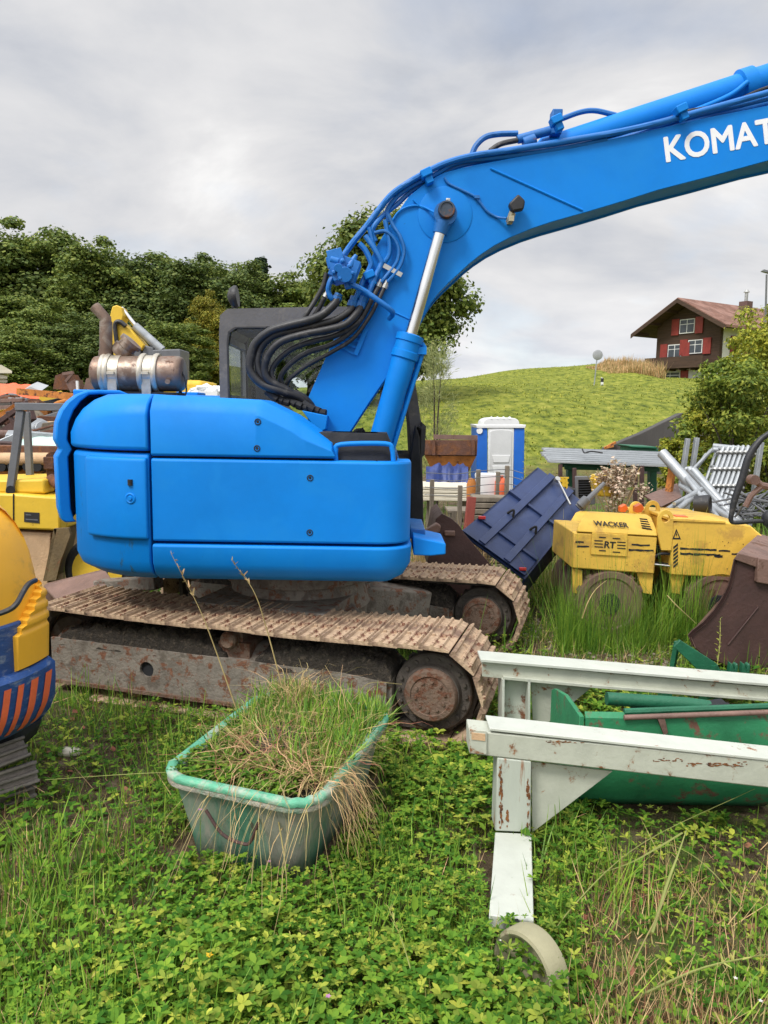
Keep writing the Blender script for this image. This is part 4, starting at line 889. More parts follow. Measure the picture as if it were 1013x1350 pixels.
# ------------------------------------------------------------------ arm cylinder on the boom top
YA = YB+WB/2
mb = MB(); a = P(708,203,YA); b = P(978,116,YA); c2 = P(1075,84,YA); ax = (c2-a).normalized()
mb.lathe(a, ax, [(0,.06), (.05,.092), (1.46,.095), (1.47,.118), (1.56,.118), (1.565,.098), (1.72,.098), (1.73,.12), (1.8,.12)], 28); arm = obj('arm_cylinder', mb, MT['blue'], EX, smooth=30)
mb = MB(); mb.prism([P(690,213,YA-.09), P(738,203,YA-.09), P(728,186,YA-.09), P(712,186,YA-.09)], (0,.18,0)); obj('cylinder_bracket', mb, MT['blue'], arm, bevel=.008)
mb = MB(); mb.tube([P(862,165,YA-.14), P(905,150,YA-.13), P(960,127,YA-.12), P(986,108,YA-.12)], .017, 10, 6); obj('cylinder_pipe', mb, MT['blue'], arm)

# ------------------------------------------------------------------ pipes and hoses
def line(nm, pts, r, m, par=EX, seg=9, sm=6):
    mb = MB(); mb.tube([P(x, y, Y) for x, y, Y in pts], r, seg, sm); return obj(nm, mb, m, par)
B_, K_ = MT['blue_pipe'], MT['black']
y1 = YB-.02
# steel pipes running along the top of the boom
line('hydraulic_pipe', [(451,340,y1), (465,320,y1), (484,297,y1), (503,272,y1), (517,256,y1), (535,243,y1), (557,230,y1), (585,216,y1), (620,206,y1), (672,198,y1), (740,187,y1), (830,171,y1), (905,152,y1), (1013,122,y1), (1110,96,y1)], .021, B_)
line('hydraulic_pipe', [(513,292,y1+.03), (511,277,y1+.03), (524,259,y1+.03), (545,244,y1+.03), (572,231,y1+.03), (604,214,y1+.03), (660,207,y1+.03), (740,196,y1+.03), (800,184,y1+.03)], .018, B_)
line('hydraulic_pipe', [(495,318,y1), (491,305,y1), (497,293,y1), (510,280,y1+.04), (525,268,y1+.06), (545,250,y1+.06), (575,233,y1+.06), (612,217,y1+.06), (690,205,y1+.06), (800,188,y1+.06), (890,160,y1+.05), (1013,130,y1+.05), (1110,106,y1)], .018, B_)
line('hydraulic_pipe', [(508,290,y1-.02), (511,305,y1-.02), (514,322,y1-.02), (513,336,y1-.02), (507,346,y1-.02)], .017, B_)
line('hydraulic_pipe', [(487,300,y1-.01), (490,312,y1-.01), (493,326,y1-.01)], .017, B_)
line('hydraulic_pipe', [(640,214,YA), (700,205,YA-.05), (760,190,YA-.06), (850,172,YA-.06), (920,158,YA-.06), (1013,137,YA-.06)], .02, MT['blue_dark'])
line('hydraulic_pipe', [(474,321,y1-.04), (482,330,y1-.04), (489,345,y1-.04), (488,353,y1-.04), (479,370,y1-.04), (470,392,y1-.05)], .019, B_)
line('hydraulic_pipe', [(482,311,y1-.02), (492,325,y1-.03), (502,343,y1-.03), (502,350,y1-.03), (495,365,y1-.04), (487,385,y1-.05)], .019, B_)
# guard bar crossing the hoses
line('guard_bar', [(462,374,y1-.12), (480,383,y1-.12), (500,397,y1-.12), (515,408,y1-.10), (518,414,y1-.06), (513,420,y1-.02)], .019, B_)
# clamps
for x, y, a in ((487,363,0), (562,229,0), (897,145,0), (733,159,0)):
    mb = MB(); mb.box(P(x, y, y1-.03), (.075,.09,.05), Matrix.Rotation(R(-25), 3, 'Y')); mb.box(P(x+4, y+9, y1-.02), (.05,.07,.05), Matrix.Rotation(R(-25), 3, 'Y')); obj('pipe_clamp', mb, MT['blue'], EX, bevel=.006)
mb = MB()
for x0, y0_, x1, y1_ in ((506,350,530,363), ): mb.bar(P(x0,y0_,y1-.03), P(x1,y1_,y1-.03), .02, .03)
obj('clamp_strip', mb, MT['steel'], EX)
# valve block
mb = MB(); Yv = YB-.10
mb.box(P(455,356,Yv), (.18,.16,.15), Matrix.Rotation(R(20), 3, 'Y')); mb.box(P(446,352,Yv-.02), (.10,.2,.2), Matrix.Rotation(R(-15), 3, 'Y'))
mb.cyl(P(441,352,Yv), P(436,338,Yv), .045, .036); mb.cyl(P(462,350,Yv-.06), P(470,336,Yv-.06), .03, .012); mb.cyl(P(447,345,Yv-.1), P(436,342,Yv-.1), .028); mb.cyl(P(455,362,Yv-.08), P(455,362,Yv-.14), .05); mb.cyl(P(446,353,Yv-.08), P(446,353,Yv-.15), .028); mb.cyl(P(459,372,Yv-.02), P(461,380,Yv-.02), .03); mb.cyl(P(440,366,Yv-.02), P(438,374,Yv-.02), .026)
for q in ((452,345), (465,361), (449,368), (461,352), (441,360)): mb.lathe(P(*q, Yv-.10), (0,-1,0), [(0,.018), (.03,.018), (.03,.011), (.045,.011)], 6)
obj('valve_block', mb, MT['blue_pipe'], EX, bevel=.008)
line('hydraulic_pipe', [(441,362,Yv-.05), (435,372,Yv-.06), (433,384,Yv-.05), (438,394,Yv-.04), (444,395,Yv)], .018, B_)
# hoses from the valve and pipes down to the body
hoses = [
 [(431,360,Yv), (426,378,Yv), (416,396,Yv), (404,415,Yv-.02), (397,428,Yv)],
 [(428,392,Yv-.02), (420,408,Yv), (408,424,Yv+.02), (400,432,Yv+.05)],
 [(446,391,Yv-.03), (441,401,Yv-.04), (425,415,Yv-.05), (405,423,Yv-.05), (380,429,Yv-.04), (356,437,Yv-.02), (337,453,Yv), (330,474,Yv), (331,490,Yv), (345,506,Yv), (368,515,Yv), (395,524,Yv+.05), (411,541,Yv+.1)],
 [(466,400,y1-.06), (461,410,y1-.08), (444,421,y1-.1), (420,428,y1-.1), (392,435,y1-.09), (362,442,y1-.08), (345,458,y1-.06), (340,478,y1-.06), (347,497,y1-.06), (370,512,y1-.05), (400,524,y1-.02), (417,543,y1+.04)],
 [(477,402,y1-.06), (470,414,y1-.1), (455,428,y1-.13), (430,435,y1-.14), (400,441,y1-.14), (372,450,y1-.13), (356,465,y1-.12), (349,485,y1-.1), (355,502,y1-.09), (380,515,y1-.06), (400,530,y1)],
 [(486,402,y1-.03), (476,420,y1-.06), (462,432,y1-.08), (440,443,y1-.09), (412,450,y1-.09), (385,460,y1-.08), (364,478,y1-.07), (358,495,y1-.06), (370,510,y1-.04), (392,522,y1)],
 [(499,378,y1-.02), (490,396,y1-.05), (478,418,y1-.06), (462,438,y1-.07), (436,455,y1-.07), (408,464,y1-.06), (385,478,y1-.05), (370,498,y1-.03), (378,515,y1)],
 [(507,379,y1-.02), (498,398,y1-.04), (486,420,y1-.05), (466,446,y1-.06), (438,464,y1-.06), (405,482,y1-.04), (382,500,y1-.02), (376,514,y1+.02)],
]
rad = [.017, .017, .029, .026, .026, .02, .018, .014]
for h, r in zip(hoses, rad): line('hydraulic_hose', h, r, K_, EX, 10, 8)
for (x0,y0_,x1,y1_,yy,r) in ((447,387,444,395,Yv-.03,.032), (468,391,464,404,y1-.06,.034), (480,391,475,406,y1-.06,.034), (433,384,429,392,Yv-.02,.022), (503,369,499,378,y1-.02,.02), (511,370,507,380,y1-.02,.02)):
    mb = MB(); a, b = P(x0,y0_,yy), P(x1,y1_,yy); d = b-a; mb.tube([a, a+d*.45, a+d*.5, b], [r*.85, r*.85, r*1.05, r*1.05], 8); obj('hose_fitting', mb, MT['steel'] if r < .03 else MT['blue_dark'], EX, smooth=30)
for pts in ([(512,283,y1-.02), (519,298,y1-.02), (528,312,y1-.03), (533,330,y1-.03), (529,348,y1-.03), (520,362,y1-.03), (511,372,y1-.03)], [(494,307,y1-.02), (508,305,y1-.03), (520,315,y1-.03), (526,330,y1-.03), (523,346,y1-.03), (511,362,y1-.03), (503,372,y1-.03)]):
    line('hydraulic_hose', pts, .013, MT['blue_dark'], EX, 9, 7)
line('hydraulic_hose', [(622,205,YA-.1), (628,192,YA-.1), (640,181,YA-.1), (657,177,YA-.1), (683,176,YA-.1)], .02, MT['blue_dark']); line('hydraulic_hose', [(740,157,YA-.02), (765,148,YA-.02), (785,146,YA-.02), (812,152,YA-.02)], .018, MT['blue_dark'])
line('hydraulic_hose', [(655,203,YA-.17), (700,199,YA-.17), (760,186,YA-.17), (850,168,YA-.17), (905,156,YA-.17), (1013,131,YA-.17), (1110,108,YA-.17)], .013, K_); line('hydraulic_hose', [(800,181,YA-.12), (868,162,YA-.14), (905,147,YA-.14), (960,137,YA-.14), (1013,115,YA-.14), (1110,90,YA-.14)], .012, K_)
line('hydraulic_hose', [(646,199,YA-.14), (660,190,YA-.14), (682,185,YA-.12)], .018, K_)
mb = MB(); mb.cyl(P(682,184,YA-.1), P(730,171,YA-.1), .03); mb.box(P(733,163,YA-.1), (.07,.1,.16)); mb.cyl(P(690,190,YA-.1), P(706,184,YA-.1), .045); obj('pipe_joint', mb, MT['blue_dark'], EX, bevel=.006)
# hose bracket at the foot
mb = MB(); mb.prism([P(398,541,5.30), P(432,548,5.30), P(430,566,5.30), P(420,570,5.30)], (0,.14,0)); obj('hose_bracket', mb, MT['blue'], EX, bevel=.006)
mb = MB()
for k in range(9): mb.tube([P(352+k*8, 516+k*2.6+(k % 3)*3, 5.36+.02*(k % 2)), P(366+k*8, 527+k*2.2, 5.34)], .026, 8)
obj('hose_sleeve', mb, MT['gap'], EX)

# ------------------------------------------------------------------ rusty exhaust canister
Yx = 5.5
a, b = P(124,493,Yx), P(243,493,Yx); fl = thing('exhaust_canister', None, None, UC); fl.parent = EX; fl.location = (0,0,0); L = (b-a).length
mb = MB(); mb.lathe(a, b-a, [(-.0,.095), (.02,.122), (.04,.126), (L-.05,.126), (L-.03,.124), (L-.01,.115), (L,.10), (L+.0,.02)], 32); mb.cyl(P(221,503,Yx-.12), P(221,503,Yx-.15), .018, seg=12); obj('canister', mb, MT['filt'], fl, smooth=35)
for px in (141, 146, 191, 209): 
    c = P(px, 493, Yx); mb = MB(); mb.lathe(c-V((.018,0,0)), (1,0,0), [(0,.127), (0,.14), (.012,.146), (.024,.146), (.036,.14), (.036,.127)], 32); obj('clamp', mb, MT['band'], fl, smooth=30)
for px in (155, 199):
    c = P(px, 493, Yx); mb = MB(); mb.lathe(c-V((.04,0,0)), (1,0,0), [(0,.125), (0,.131), (.08,.131), (.08,.125)], 32); mb.prism([c+V((-.035,-.13,.02)), c+V((.035,-.13,.02)), c+V((.03,-.11,-.18)), c+V((-.03,-.11,-.18))], (0,.02,0)); mb.box(c+V((0,-.135,.0)), (.05,.03,.018)); obj('saddle_band', mb, MT['band'], fl, smooth=30)
mb = MB(); mb.tube([P(140,472,Yx), P(140,424,Yx)], .044, 16); mb.tube([P(140,428,Yx), P(139.5,420,Yx), P(125,404,Yx)], [.04,.04,.04], 16); mb.tube([P(140,470,Yx), P(140,462,Yx)], .05, 16); obj('exhaust_pipe', mb, MT['filt'], fl, smooth=40)
mb = MB(); mb.lathe(P(160,466,Yx+.05), V((.55,0,.6)), [(-.02,.0), (-.02,.075), (0,.08), (.05,.08), (.055,.065), (.09,.065), (.09,.08), (.12,.08), (.12,0)], 24); obj('inlet_elbow', mb, MT['filt'], fl, smooth=30)
mb = MB(); mb.box(P(182,520,Yx), (.62,.2,.035)); mb.box(P(140,515,Yx+.02), (.03,.06,.14)); mb.box(P(238,514,Yx+.05), (.02,.02,.16)); obj('mounting_plate', mb, MT['gap'], fl)
line('pressure_line', [(240,490,Yx-.05), (244,500,Yx-.05), (246,515,Yx-.05), (243,524,Yx-.05)], .006, K_, fl)

# ------------------------------------------------------------------ undercarriage
TD = V((math.cos(R(-16.5)), math.sin(R(-16.5)), 0)); TN = V((-TD.y, TD.x, 0)); UPZ = V((0,0,1))
SPR = P(565, 922, 4.235); SPR.z = .30; WT = .62
SPR = SPR + TN*(WT/2-.02)          # centre line of the near track at the sprocket
WB_, RT = 2.62, .252
def track(center, lbl):
    t = thing('track', None, None, UC, None); t.parent = EX; t.location = (0,0,0)
    if lbl: t['label'] = lbl
    def tp_(s, w, h): return center + TD*s + TN*w + UPZ*h   # s along (0 at sprocket, negative to the rear), w across, h above sprocket centre
    # closed path of the chain
    rr = RT; Ltop = WB_; per = 2*Ltop+2*math.pi*rr
    def path(d):
        d %= per
        if d < Ltop:
            s = -Ltop+d; q = d/Ltop; sag = -.022*math.sin(math.pi*min(1, q*1.0))*(1-.55*math.exp(-((q-.5)/.10)**2)); return s, rr+sag, 0.0
        d -= Ltop
        if d < math.pi*rr: a = d/rr; return rr*math.sin(a), rr*math.cos(a), a
        d -= math.pi*rr
        if d < Ltop: return -d, -rr, math.pi
        d -= Ltop; a = d/rr; return -Ltop-rr*math.sin(a), -rr*math.cos(a), math.pi+a
    n = 45; pitch = per/n
    # shoe: local x along travel, y across, z outwards
    sh = MB(); hw = WT/2; ln = pitch*.49
    prof = [(-ln,.0), (-ln,.012), (-ln+.008,.030), (-ln+.018,.030), (-ln+.026,.014), (-.012,.013), (-.006,.026), (.006,.026), (.012,.013), (ln-.030,.013), (ln-.022,.026), (ln-.012,.026), (ln-.004,.010), (ln+.002,.008), (ln+.030,-.002), (ln+.030,-.010), (-ln,-.010)]
    sh.prism([V((x,-hw,z)) for x, z in prof], (0, 2*hw, 0))
    for bx in (-.034, .034):
        for by in (-.09, .09): sh.box((bx*1.0, by, .02), (.018,.018,.014))
    me0 = None
    for i in range(n):
        d0 = (i+.35)*pitch; s, h, a = path(d0)
        rotM = Matrix((TD*math.cos(a)-UPZ*math.sin(a), TN, TD*math.sin(a)+UPZ*math.cos(a))).transposed().to_4x4()
        pos = tp_(s + .055*math.sin(a), 0, h+.055*math.cos(a))
        if me0 is None:
            o = obj('track_shoe', sh, MT['shoe'], None, (0,0,0), smooth=30); me0 = o.data
        else:
            o = bpy.data.objects.new('track_shoe', me0); COL.objects.link(o)
        o.parent = t; jit = Matrix.Rotation(random.uniform(-.02,.02), 4, 'Y')
        o.matrix_local = Matrix.Translation(pos-UC) @ rotM @ jit
    # chain links, two rails
    mb = MB()
    for i in range(n):
        d0 = (i+.35)*pitch; s0, h0, a0 = path(d0-pitch*.52); s1, h1_, a1 = path(d0+pitch*.52)
        for w in (-.075, .075):
            mb.bar(tp_(s0, w, h0), tp_(s1, w, h1_), .035, .062, TN)
        mb.cyl(tp_(s1, -.10, h1_), tp_(s1, .10, h1_), .024, seg=8)
    obj('chain', mb, MT['shoe_dark'], t)
    # sprocket with teeth, hub and bolts on both sides
    mb = MB(); ring = []; nt_ = 21
    for k in range(nt_*4):
        r_ = .246 if k % 4 in (0, 1) else .212
        a = 2*math.pi*k/(nt_*4); ring.append(tp_(math.cos(a)*r_, -.03, math.sin(a)*r_))
    mb.prism(ring, TN*.06); obj('sprocket', mb, MT['shoe_dark'], t)
    c = tp_(0, 0, 0)
    mb = MB(); mb.lathe(c, -TN, [(-.2,.16), (.09,.2), (.10,.236), (.17,.236), (.18,.228), (.182,.178), (.20,.172), (.22,.168), (.22,.16)], 40); 
    hubd = obj('final_drive', mb, MT['shoe_dark'], t, smooth=30)
    mb = MB(); mb.lathe(c-TN*.22, -TN, [(0,.162), (.02,.158), (.032,.148), (.034,.12), (.027,.116), (.027,0)], 36); obj('hub_cover', mb, MT['hub'], t, smooth=30)
    for k in range(18):
        mb = MB(); a = 2*math.pi*k/18; q = tp_(math.cos(a)*.204, 0, math.sin(a)*.204)-TN*.178; mb.cyl(q, q-TN*.018, .012, seg=6); obj('hub_bolt', mb, MT['shoe_dark'], t)
    for k in range(10):
        mb = MB(); a = 2*math.pi*k/10+.2; q = tp_(math.cos(a)*.09, 0, math.sin(a)*.09)-TN*.246; mb.cyl(q, q-TN*.012, .010, seg=6); obj('hub_bolt', mb, MT['hub'], t)
    # inner side motor housing
    mb = MB(); mb.lathe(c, TN, [(0,.2), (.26,.20), (.28,.18), (.30,.18), (.30,.165), (.295,0)], 36)
    obj('motor_housing', mb, MT['hub'], t, smooth=30)
    # idler
    ci = tp_(-WB_, 0, 0); mb = MB(); mb.lathe(ci-TN*.08, TN, [(0,.1), (0,.19), (.03,.21), (.05,.225), (.11,.225), (.13,.21), (.16,.19), (.16,.1)], 36); obj('idler', mb, MT['shoe_dark'], t, smooth=30)
    # side frame
    mb = MB(); s0, s1 = -WB_-.05, -.27
    sec = [(-.215,-.205), (.155,-.205), (.155,.05), (.06,.14), (-.06,.14), (-.215,.05)]
    mb.loft([[tp_(s, w, h) for w, h in sec] for s in (s0, s1)]); fr = obj('track_frame', mb, MT['frame'], t, bevel=.006)
    mb = MB(); outer = [tp_(s0,-.218,-.215), tp_(s1,-.218,-.215), tp_(s1,-.218,.05), tp_(s1-.3,-.218,.075), tp_(-1.6,-.218,.08), tp_(s0,-.218,.085)]
    mb.holed(outer, [circle(tp_(-1.92,-.218,-.06), .052, TD, UPZ, 24)], -TN*.022); obj('frame_plate', mb, MT['frame'], t, bevel=.004)
    mb = MB(); mb.cyl(tp_(-1.92,-.2172,-.06), tp_(-1.92,-.2190,-.06), .054, seg=20); obj('hole_back', mb, MT['gap'], t)  # dark disc standing in for the shade inside the hole
    mb = MB(); mb.box(tp_((s0+s1)/2, -.228, -.217), ((s1-s0), .06, .022), Matrix((TD, TN, UPZ)).transposed()); obj('lower_flange', mb, MT['hub'], t)
    mb = MB(); mb.prism([tp_(s1-.005,-.21,-.2), tp_(s1-.005,-.21,.03), tp_(s1-.005,.0,.12), tp_(s1-.005,.13,.0), tp_(s1-.005,.13,-.2)], TD*.03); obj('end_plate', mb, MT['frame'], t)
    # soil heaped on the frame
    for sa, sb_, hh in ((s0+.05, -1.35, .15), (-1.15, s1+.03, .13)):
        rows = []; nn_ = 110
        for i in range(nn_+1):
            s = sa+(sb_-sa)*i/nn_; e = math.sin(math.pi*i/nn_)**.4; row = []
            for j in range(17):
                w = -.232+.36*j/16; h = .07+ (.72*.12*math.sin(math.pi*(j/2+.4)/9.2)+hh*.55*float(vnoise([s], [w], 9, 4)[0])+.05*float(vnoise([s], [w], 34, 14)[0])+.03*float(vnoise([s], [w], 80, 15)[0]))*e
                if j == 0: h = .04
                row.append(tp_(s, w-.015*float(vnoise([s], [h], 14, 9)[0]), h))
            rows.append(row)
        mb = MB(); mb.grid(rows); obj('caked_soil', mb, MT['soil'], t, smooth=0)
    # rollers
    for k in range(6):
        s = -.52-k*.38; mb = MB(); c0 = tp_(s, -.2, -.235); mb.lathe(c0, TN, [(0,.02), (.0,.045), (.08,.05), (.09,.062), (.14,.062), (.15,.05), (.25,.05), (.26,.062), (.31,.062), (.32,.05), (.36,.045)], 20); mb.box(tp_(s, -.205, -.225), (.12,.03,.06), Matrix((TD, TN, UPZ)).transposed()); obj('track_roller', mb, MT['hub'], t, smooth=30)
    mb = MB(); c0 = tp_(-1.33, -.24, .195); mb.lathe(c0, TN, [(0,.02), (0,.045), (.015,.055), (.08,.055), (.09,.07), (.24,.07)], 20); mb.box(tp_(-1.31, -.08, .12), (.22,.2,.1), Matrix((TD, TN, UPZ)).transposed()); obj('carrier_roller', mb, MT['hub'], t, smooth=30)
    return t
track(SPR, None)
track(SPR+TN*1.82, None)
# carbody between the tracks
Cc = SPR+TN*.89-TD*1.31
mb = MB(); Mt = Matrix((TD, TN, UPZ)).transposed()
mb.box(Cc+UPZ*.20, (1.0,1.5,.24), Mt); mb.lathe(Cc+UPZ*.2, UPZ, [(0,.55), (.16,.5), (.2,.5), (.2,.56), (.36,.56)], 40); obj('carbody', mb, MT['frame'], EX, bevel=.01, smooth=30)
for sg in (-1, 1):
    a = Cc+UPZ*.17+TD*.3*sg+TN*.2; b = SPR+TN*1.6-TD*(1.31-.78*sg)+UPZ*.05; mb = MB(); mb.bar(a, b, .34, .30); obj('cross_arm', mb, MT['frame'], EX, bevel=.02)
    a = Cc+UPZ*.17+TD*.3*sg-TN*.2; b = SPR+TN*.1-TD*(1.31-.78*sg)+UPZ*.03; mb = MB(); mb.bar(a, b, .34, .24); obj('cross_arm', mb, MT['frame'], EX, bevel=.02)
# blade behind the tracks
mb = MB(); a = P(58,772,6.3); b = P(140,752,6.3); mb.prism([a, b, b+V((0,0,-.5)), a+V((0,0,-.5))], (-.02,.10,0)); mb.prism([a, b, P(150,766,6.0), P(75,790,6.0)], (0,0,-.03)); obj('blade', mb, MT['brown_l'], EX, bevel=.01)
mb = MB(); mb.bar(P(130,772,6.1), P(210,768,5.9), .12, .1); obj('blade_arm', mb, MT['frame'], EX, bevel=.01)
# ================================================================== yellow and blue digger at the left edge
def mini():
    Y0 = 3.15; base = V((-1.75, 3.5, 0))
    t = thing('mini_digger', 'yellow rounded tail of a digger with blue orange striped counterweight at left edge', 'excavator', base)
    def edge(px, Y=3.52): return (px-CX)/F*Y
    xr = edge(21)
    def plan(n=26, ex=0.0):
        o = []
        o.append((-3.4, 2.94)); o.append((-2.5, 3.08)); o.append((-2.12, 3.17))
        cx, cy, ax, ay = -1.98, 3.64, (xr+1.98)+ex, .45+ex
        for i in range(n+1):
            a = math.pi*.5*i/n; o.append((cx+ax*math.sin(a), cy-ay*math.cos(a)))
        for i in range(1, 9):
            a = math.pi*.5*i/8; o.append((cx+ax*math.cos(a)-.25*math.sin(a), cy+.30*math.sin(a)))
        o.append((-3.4, 4.0)); return [V((x, y, 0)) for x, y in o]
    def body(prof, pl):
        rings = []
        for z, ins in prof:
            ring = []
            for i, p in enumerate(pl):
                a = pl[max(0,i-1)]; b = pl[min(len(pl)-1,i+1)]; tg = (b-a).normalized(); nn = V((tg.y, -tg.x, 0)); 
                ring.append(p-nn*ins+V((0,0,z)))
            rings.append(ring)
        mb = MB(); mb.loft(rings); return mb
    def z(y): return P(20, y, 3.47).z
    def zh(y): return z(y-13*max(0, min(1, (872-y)/120)))
    pl = plan()
    zt = z(668)
    hp = [(zh(872), -.012), (zh(815), -.012), (zh(790), -.012), (zh(770), .0), (zh(748), .016), (zh(728), .038), (zh(708), .07), (zh(692), .11), (zh(678), .165), (zh(667), .245), (zh(660), .355), (zh(657), .55)]
    o = obj('engine_hood', body(hp, pl), MT['yellow_n'], t, smooth=60)
    # rubber joint running between hood and corner cover
    mb = MB(); Yc = 3.0; mb.tube([P(-20,815,3.15), P(10,805,3.17), P(22,796,3.19), P(31,780,3.27), P(38,770,3.32), P(47,765,3.42)], .012, 8, 6); obj('rubber_seam', mb, MT['black'], t)
    # louvred corner cover
    def cover_pt(px, y, out): 
        return None
    pl2 = plan(26, .055)
    sub = [p for p in pl2[3:]]
    def ribz():
        pr = []; zb_, z1_ = z(880), z(764)
        for i in range(49):
            q = i/48; zz = zb_+(z1_-zb_)*q; r_ = 0
            if .40 < q < .93: r_ = .010*max(0, math.sin((q-.40)/.53*math.pi*2*4-.4))**.8 if math.sin((q-.40)/.53*math.pi*2*4-.4) > 0 else 0
            pr.append((zz, (.02 if q < .02 else 0) + r_ + (.05*max(0, q-.80)/.2) - .02*(.5-abs(q-.5))))
        return pr
    start = min(range(3, 22), key=lambda i: abs(CX+F*pl2[i].x/pl2[i].y-22))
    rings = []
    for zz, ins in ribz():
        q = (zz-z(880))/(z(764)-z(880)); st = start+int(10*max(0, q-.35)/.65)
        ring = []
        for i in range(start, len(pl2)-4):
            j = max(i, st); p = pl2[j]; a = pl2[j-1]; b = pl2[j+1]; tg = (b-a).normalized(); nn = V((tg.y, -tg.x, 0)); ring.append(p-nn*ins+V((0,0,zz)))
        ring += [p+V((-.15,.05,zz)) for p in (pl2[len(pl2)-5], pl2[min(st, len(pl2)-6)])]
        rings.append(ring)
    mb = MB(); mb.loft(rings); obj('louvred_cover', mb, MT['yellow_n'], t, smooth=50)
    # blue side panel and striped counterweight
    pl3 = plan(26, .03); i1 = min(range(3, 24), key=lambda i: abs(CX+F*pl3[i].x/pl3[i].y-24))
    ring0 = [p for p in pl3[:i1+1]]
    mb = MB(); mb.loft([[p+V((0,0,zz)) for p in ring0]+[ring0[-1]+V((-.1,.2,zz)), V((-3.4,3.2,zz))] for zz in (z(898), z(818))]); obj('side_panel', mb, MT['navy_b'], t, bevel=.01)
    pl4 = plan(26, .085)
    cwp = [(z(978), .30), (z(972), .16), (z(962), .075), (z(948), .03), (z(930), .005), (z(905), .0), (z(886), .0), (z(880), .02)]
    mb = body(cwp, pl4); obj('counterweight', mb, MT['navy_b'], t, smooth=40)
    # slanted orange stripes lying on the counterweight
    def surf(u, zz, off=.004):
        j = int(u); f_ = u-j; p = pl4[j].lerp(pl4[j+1], f_); tg = (pl4[j+1]-pl4[j]).normalized(); nn = V((tg.y, -tg.x, 0))
        ins = float(np.interp(zz, [a for a, b in cwp], [b for a, b in cwp])); return p+nn*(off-ins)+V((0,0,zz))
    def u_at(px):
        best = min((abs(CX+F*p.x/p.y-px), i) for i, p in enumerate(pl4[:len(pl4)-9]))[1]
        q = np.linspace(max(0, best-1.2), min(len(pl4)-11, best+1.2), 60); return min(((abs(CX+F*(pl4[int(u)].lerp(pl4[int(u)+1], u-int(u))).x/(pl4[int(u)].lerp(pl4[int(u)+1], u-int(u))).y-px), u) for u in q))[1]
    for xb, xt, w in ((-4, 8, 8), (15, 26, 10), (36, 46, 9), (-24, -12, 10)):
        rows = []
        for k in range(9):
            q = k/8; zz = z(957)+(z(893)-z(957))*q; xa = xb+(xt-xb)*q; rows.append([surf(u_at(xa+w*e/4), zz) for e in range(5)])
        mb = MB(); mb.grid(rows); obj('warning_stripe', mb, MT['orange'], t)
    # crawler shoes below
    grey_shoe = mat('grey_shoe', (.20,.175,.15), .7, metal=.2, var=.3, vscale=8, bump=.4, rust=.66)
    
    for i, (yc, tilt, xo) in enumerate(((985, -32, -.02), (1016, -16, .0), (1045, 2, .005), (1068, 14, -.02))):
        a = P(-60, yc+35, 3.34); b = P(34 + (0, 14, 12, 6)[i], yc, 3.6); mb = MB()
        dd = (b-a).normalized(); n_ = V((0,-1,0)); n_ = (n_-dd*n_.dot(dd)).normalized(); r2 = Matrix.Rotation(R(tilt), 3, dd) @ n_; s_ = dd.cross(r2)
        for (o1, w1, h1_) in ((0, .105, .014),): mb.box((a+b)/2, ((b-a).length, .02, .105), Matrix((dd, r2, s_)).transposed())
        for q in (-.045, .0, .045): mb.box((a+b)/2+r2*.022+s_*q, ((b-a).length, .03, .016), Matrix((dd, r2, s_)).transposed())
        obj('track_shoe', mb, grey_shoe, t, bevel=.004)
    mb = MB(); mb.box((-2.1, 3.8, .30), (.5, .5, .3)); obj('track_body', mb, MT['gap'], t, bevel=.1)
mini()

# ================================================================== green tub with weeds
RIMZ = .40
def rrect(c, ux, uy, hx, hy, r, n=6):
    o = []
    for (sx, sy, a0) in ((1,1,0), (-1,1,90), (-1,-1,180), (1,-1,270)):
        for i in range(n+1):
            a = R(a0+90*i/n); o.append(c+ux*(sx*(hx-r)+r*math.cos(a))+uy*(sy*(hy-r)+r*math.sin(a)))
    return o
L_, N_, F_, R__ = G(212,1022,RIMZ), G(430,1072,RIMZ), G(378,910,RIMZ), G(512,938,RIMZ)
TUBC = (L_+N_+F_+R__)/4 + V((-.035,-.02,0))
uy = ((F_-L_)+(R__-N_)); uy.z = 0; uy.normalize(); ux = V((uy.y, -uy.x, 0))
ux2 = ((N_-L_)+(R__-F_)); ux2.z = 0; ux2.normalize(); ux = (ux+ux2).normalized()
hx = (((N_-L_).length+(R__-F_).length)/4)+.02; hy = (((F_-L_).length+(R__-N_).length)/4)-.015
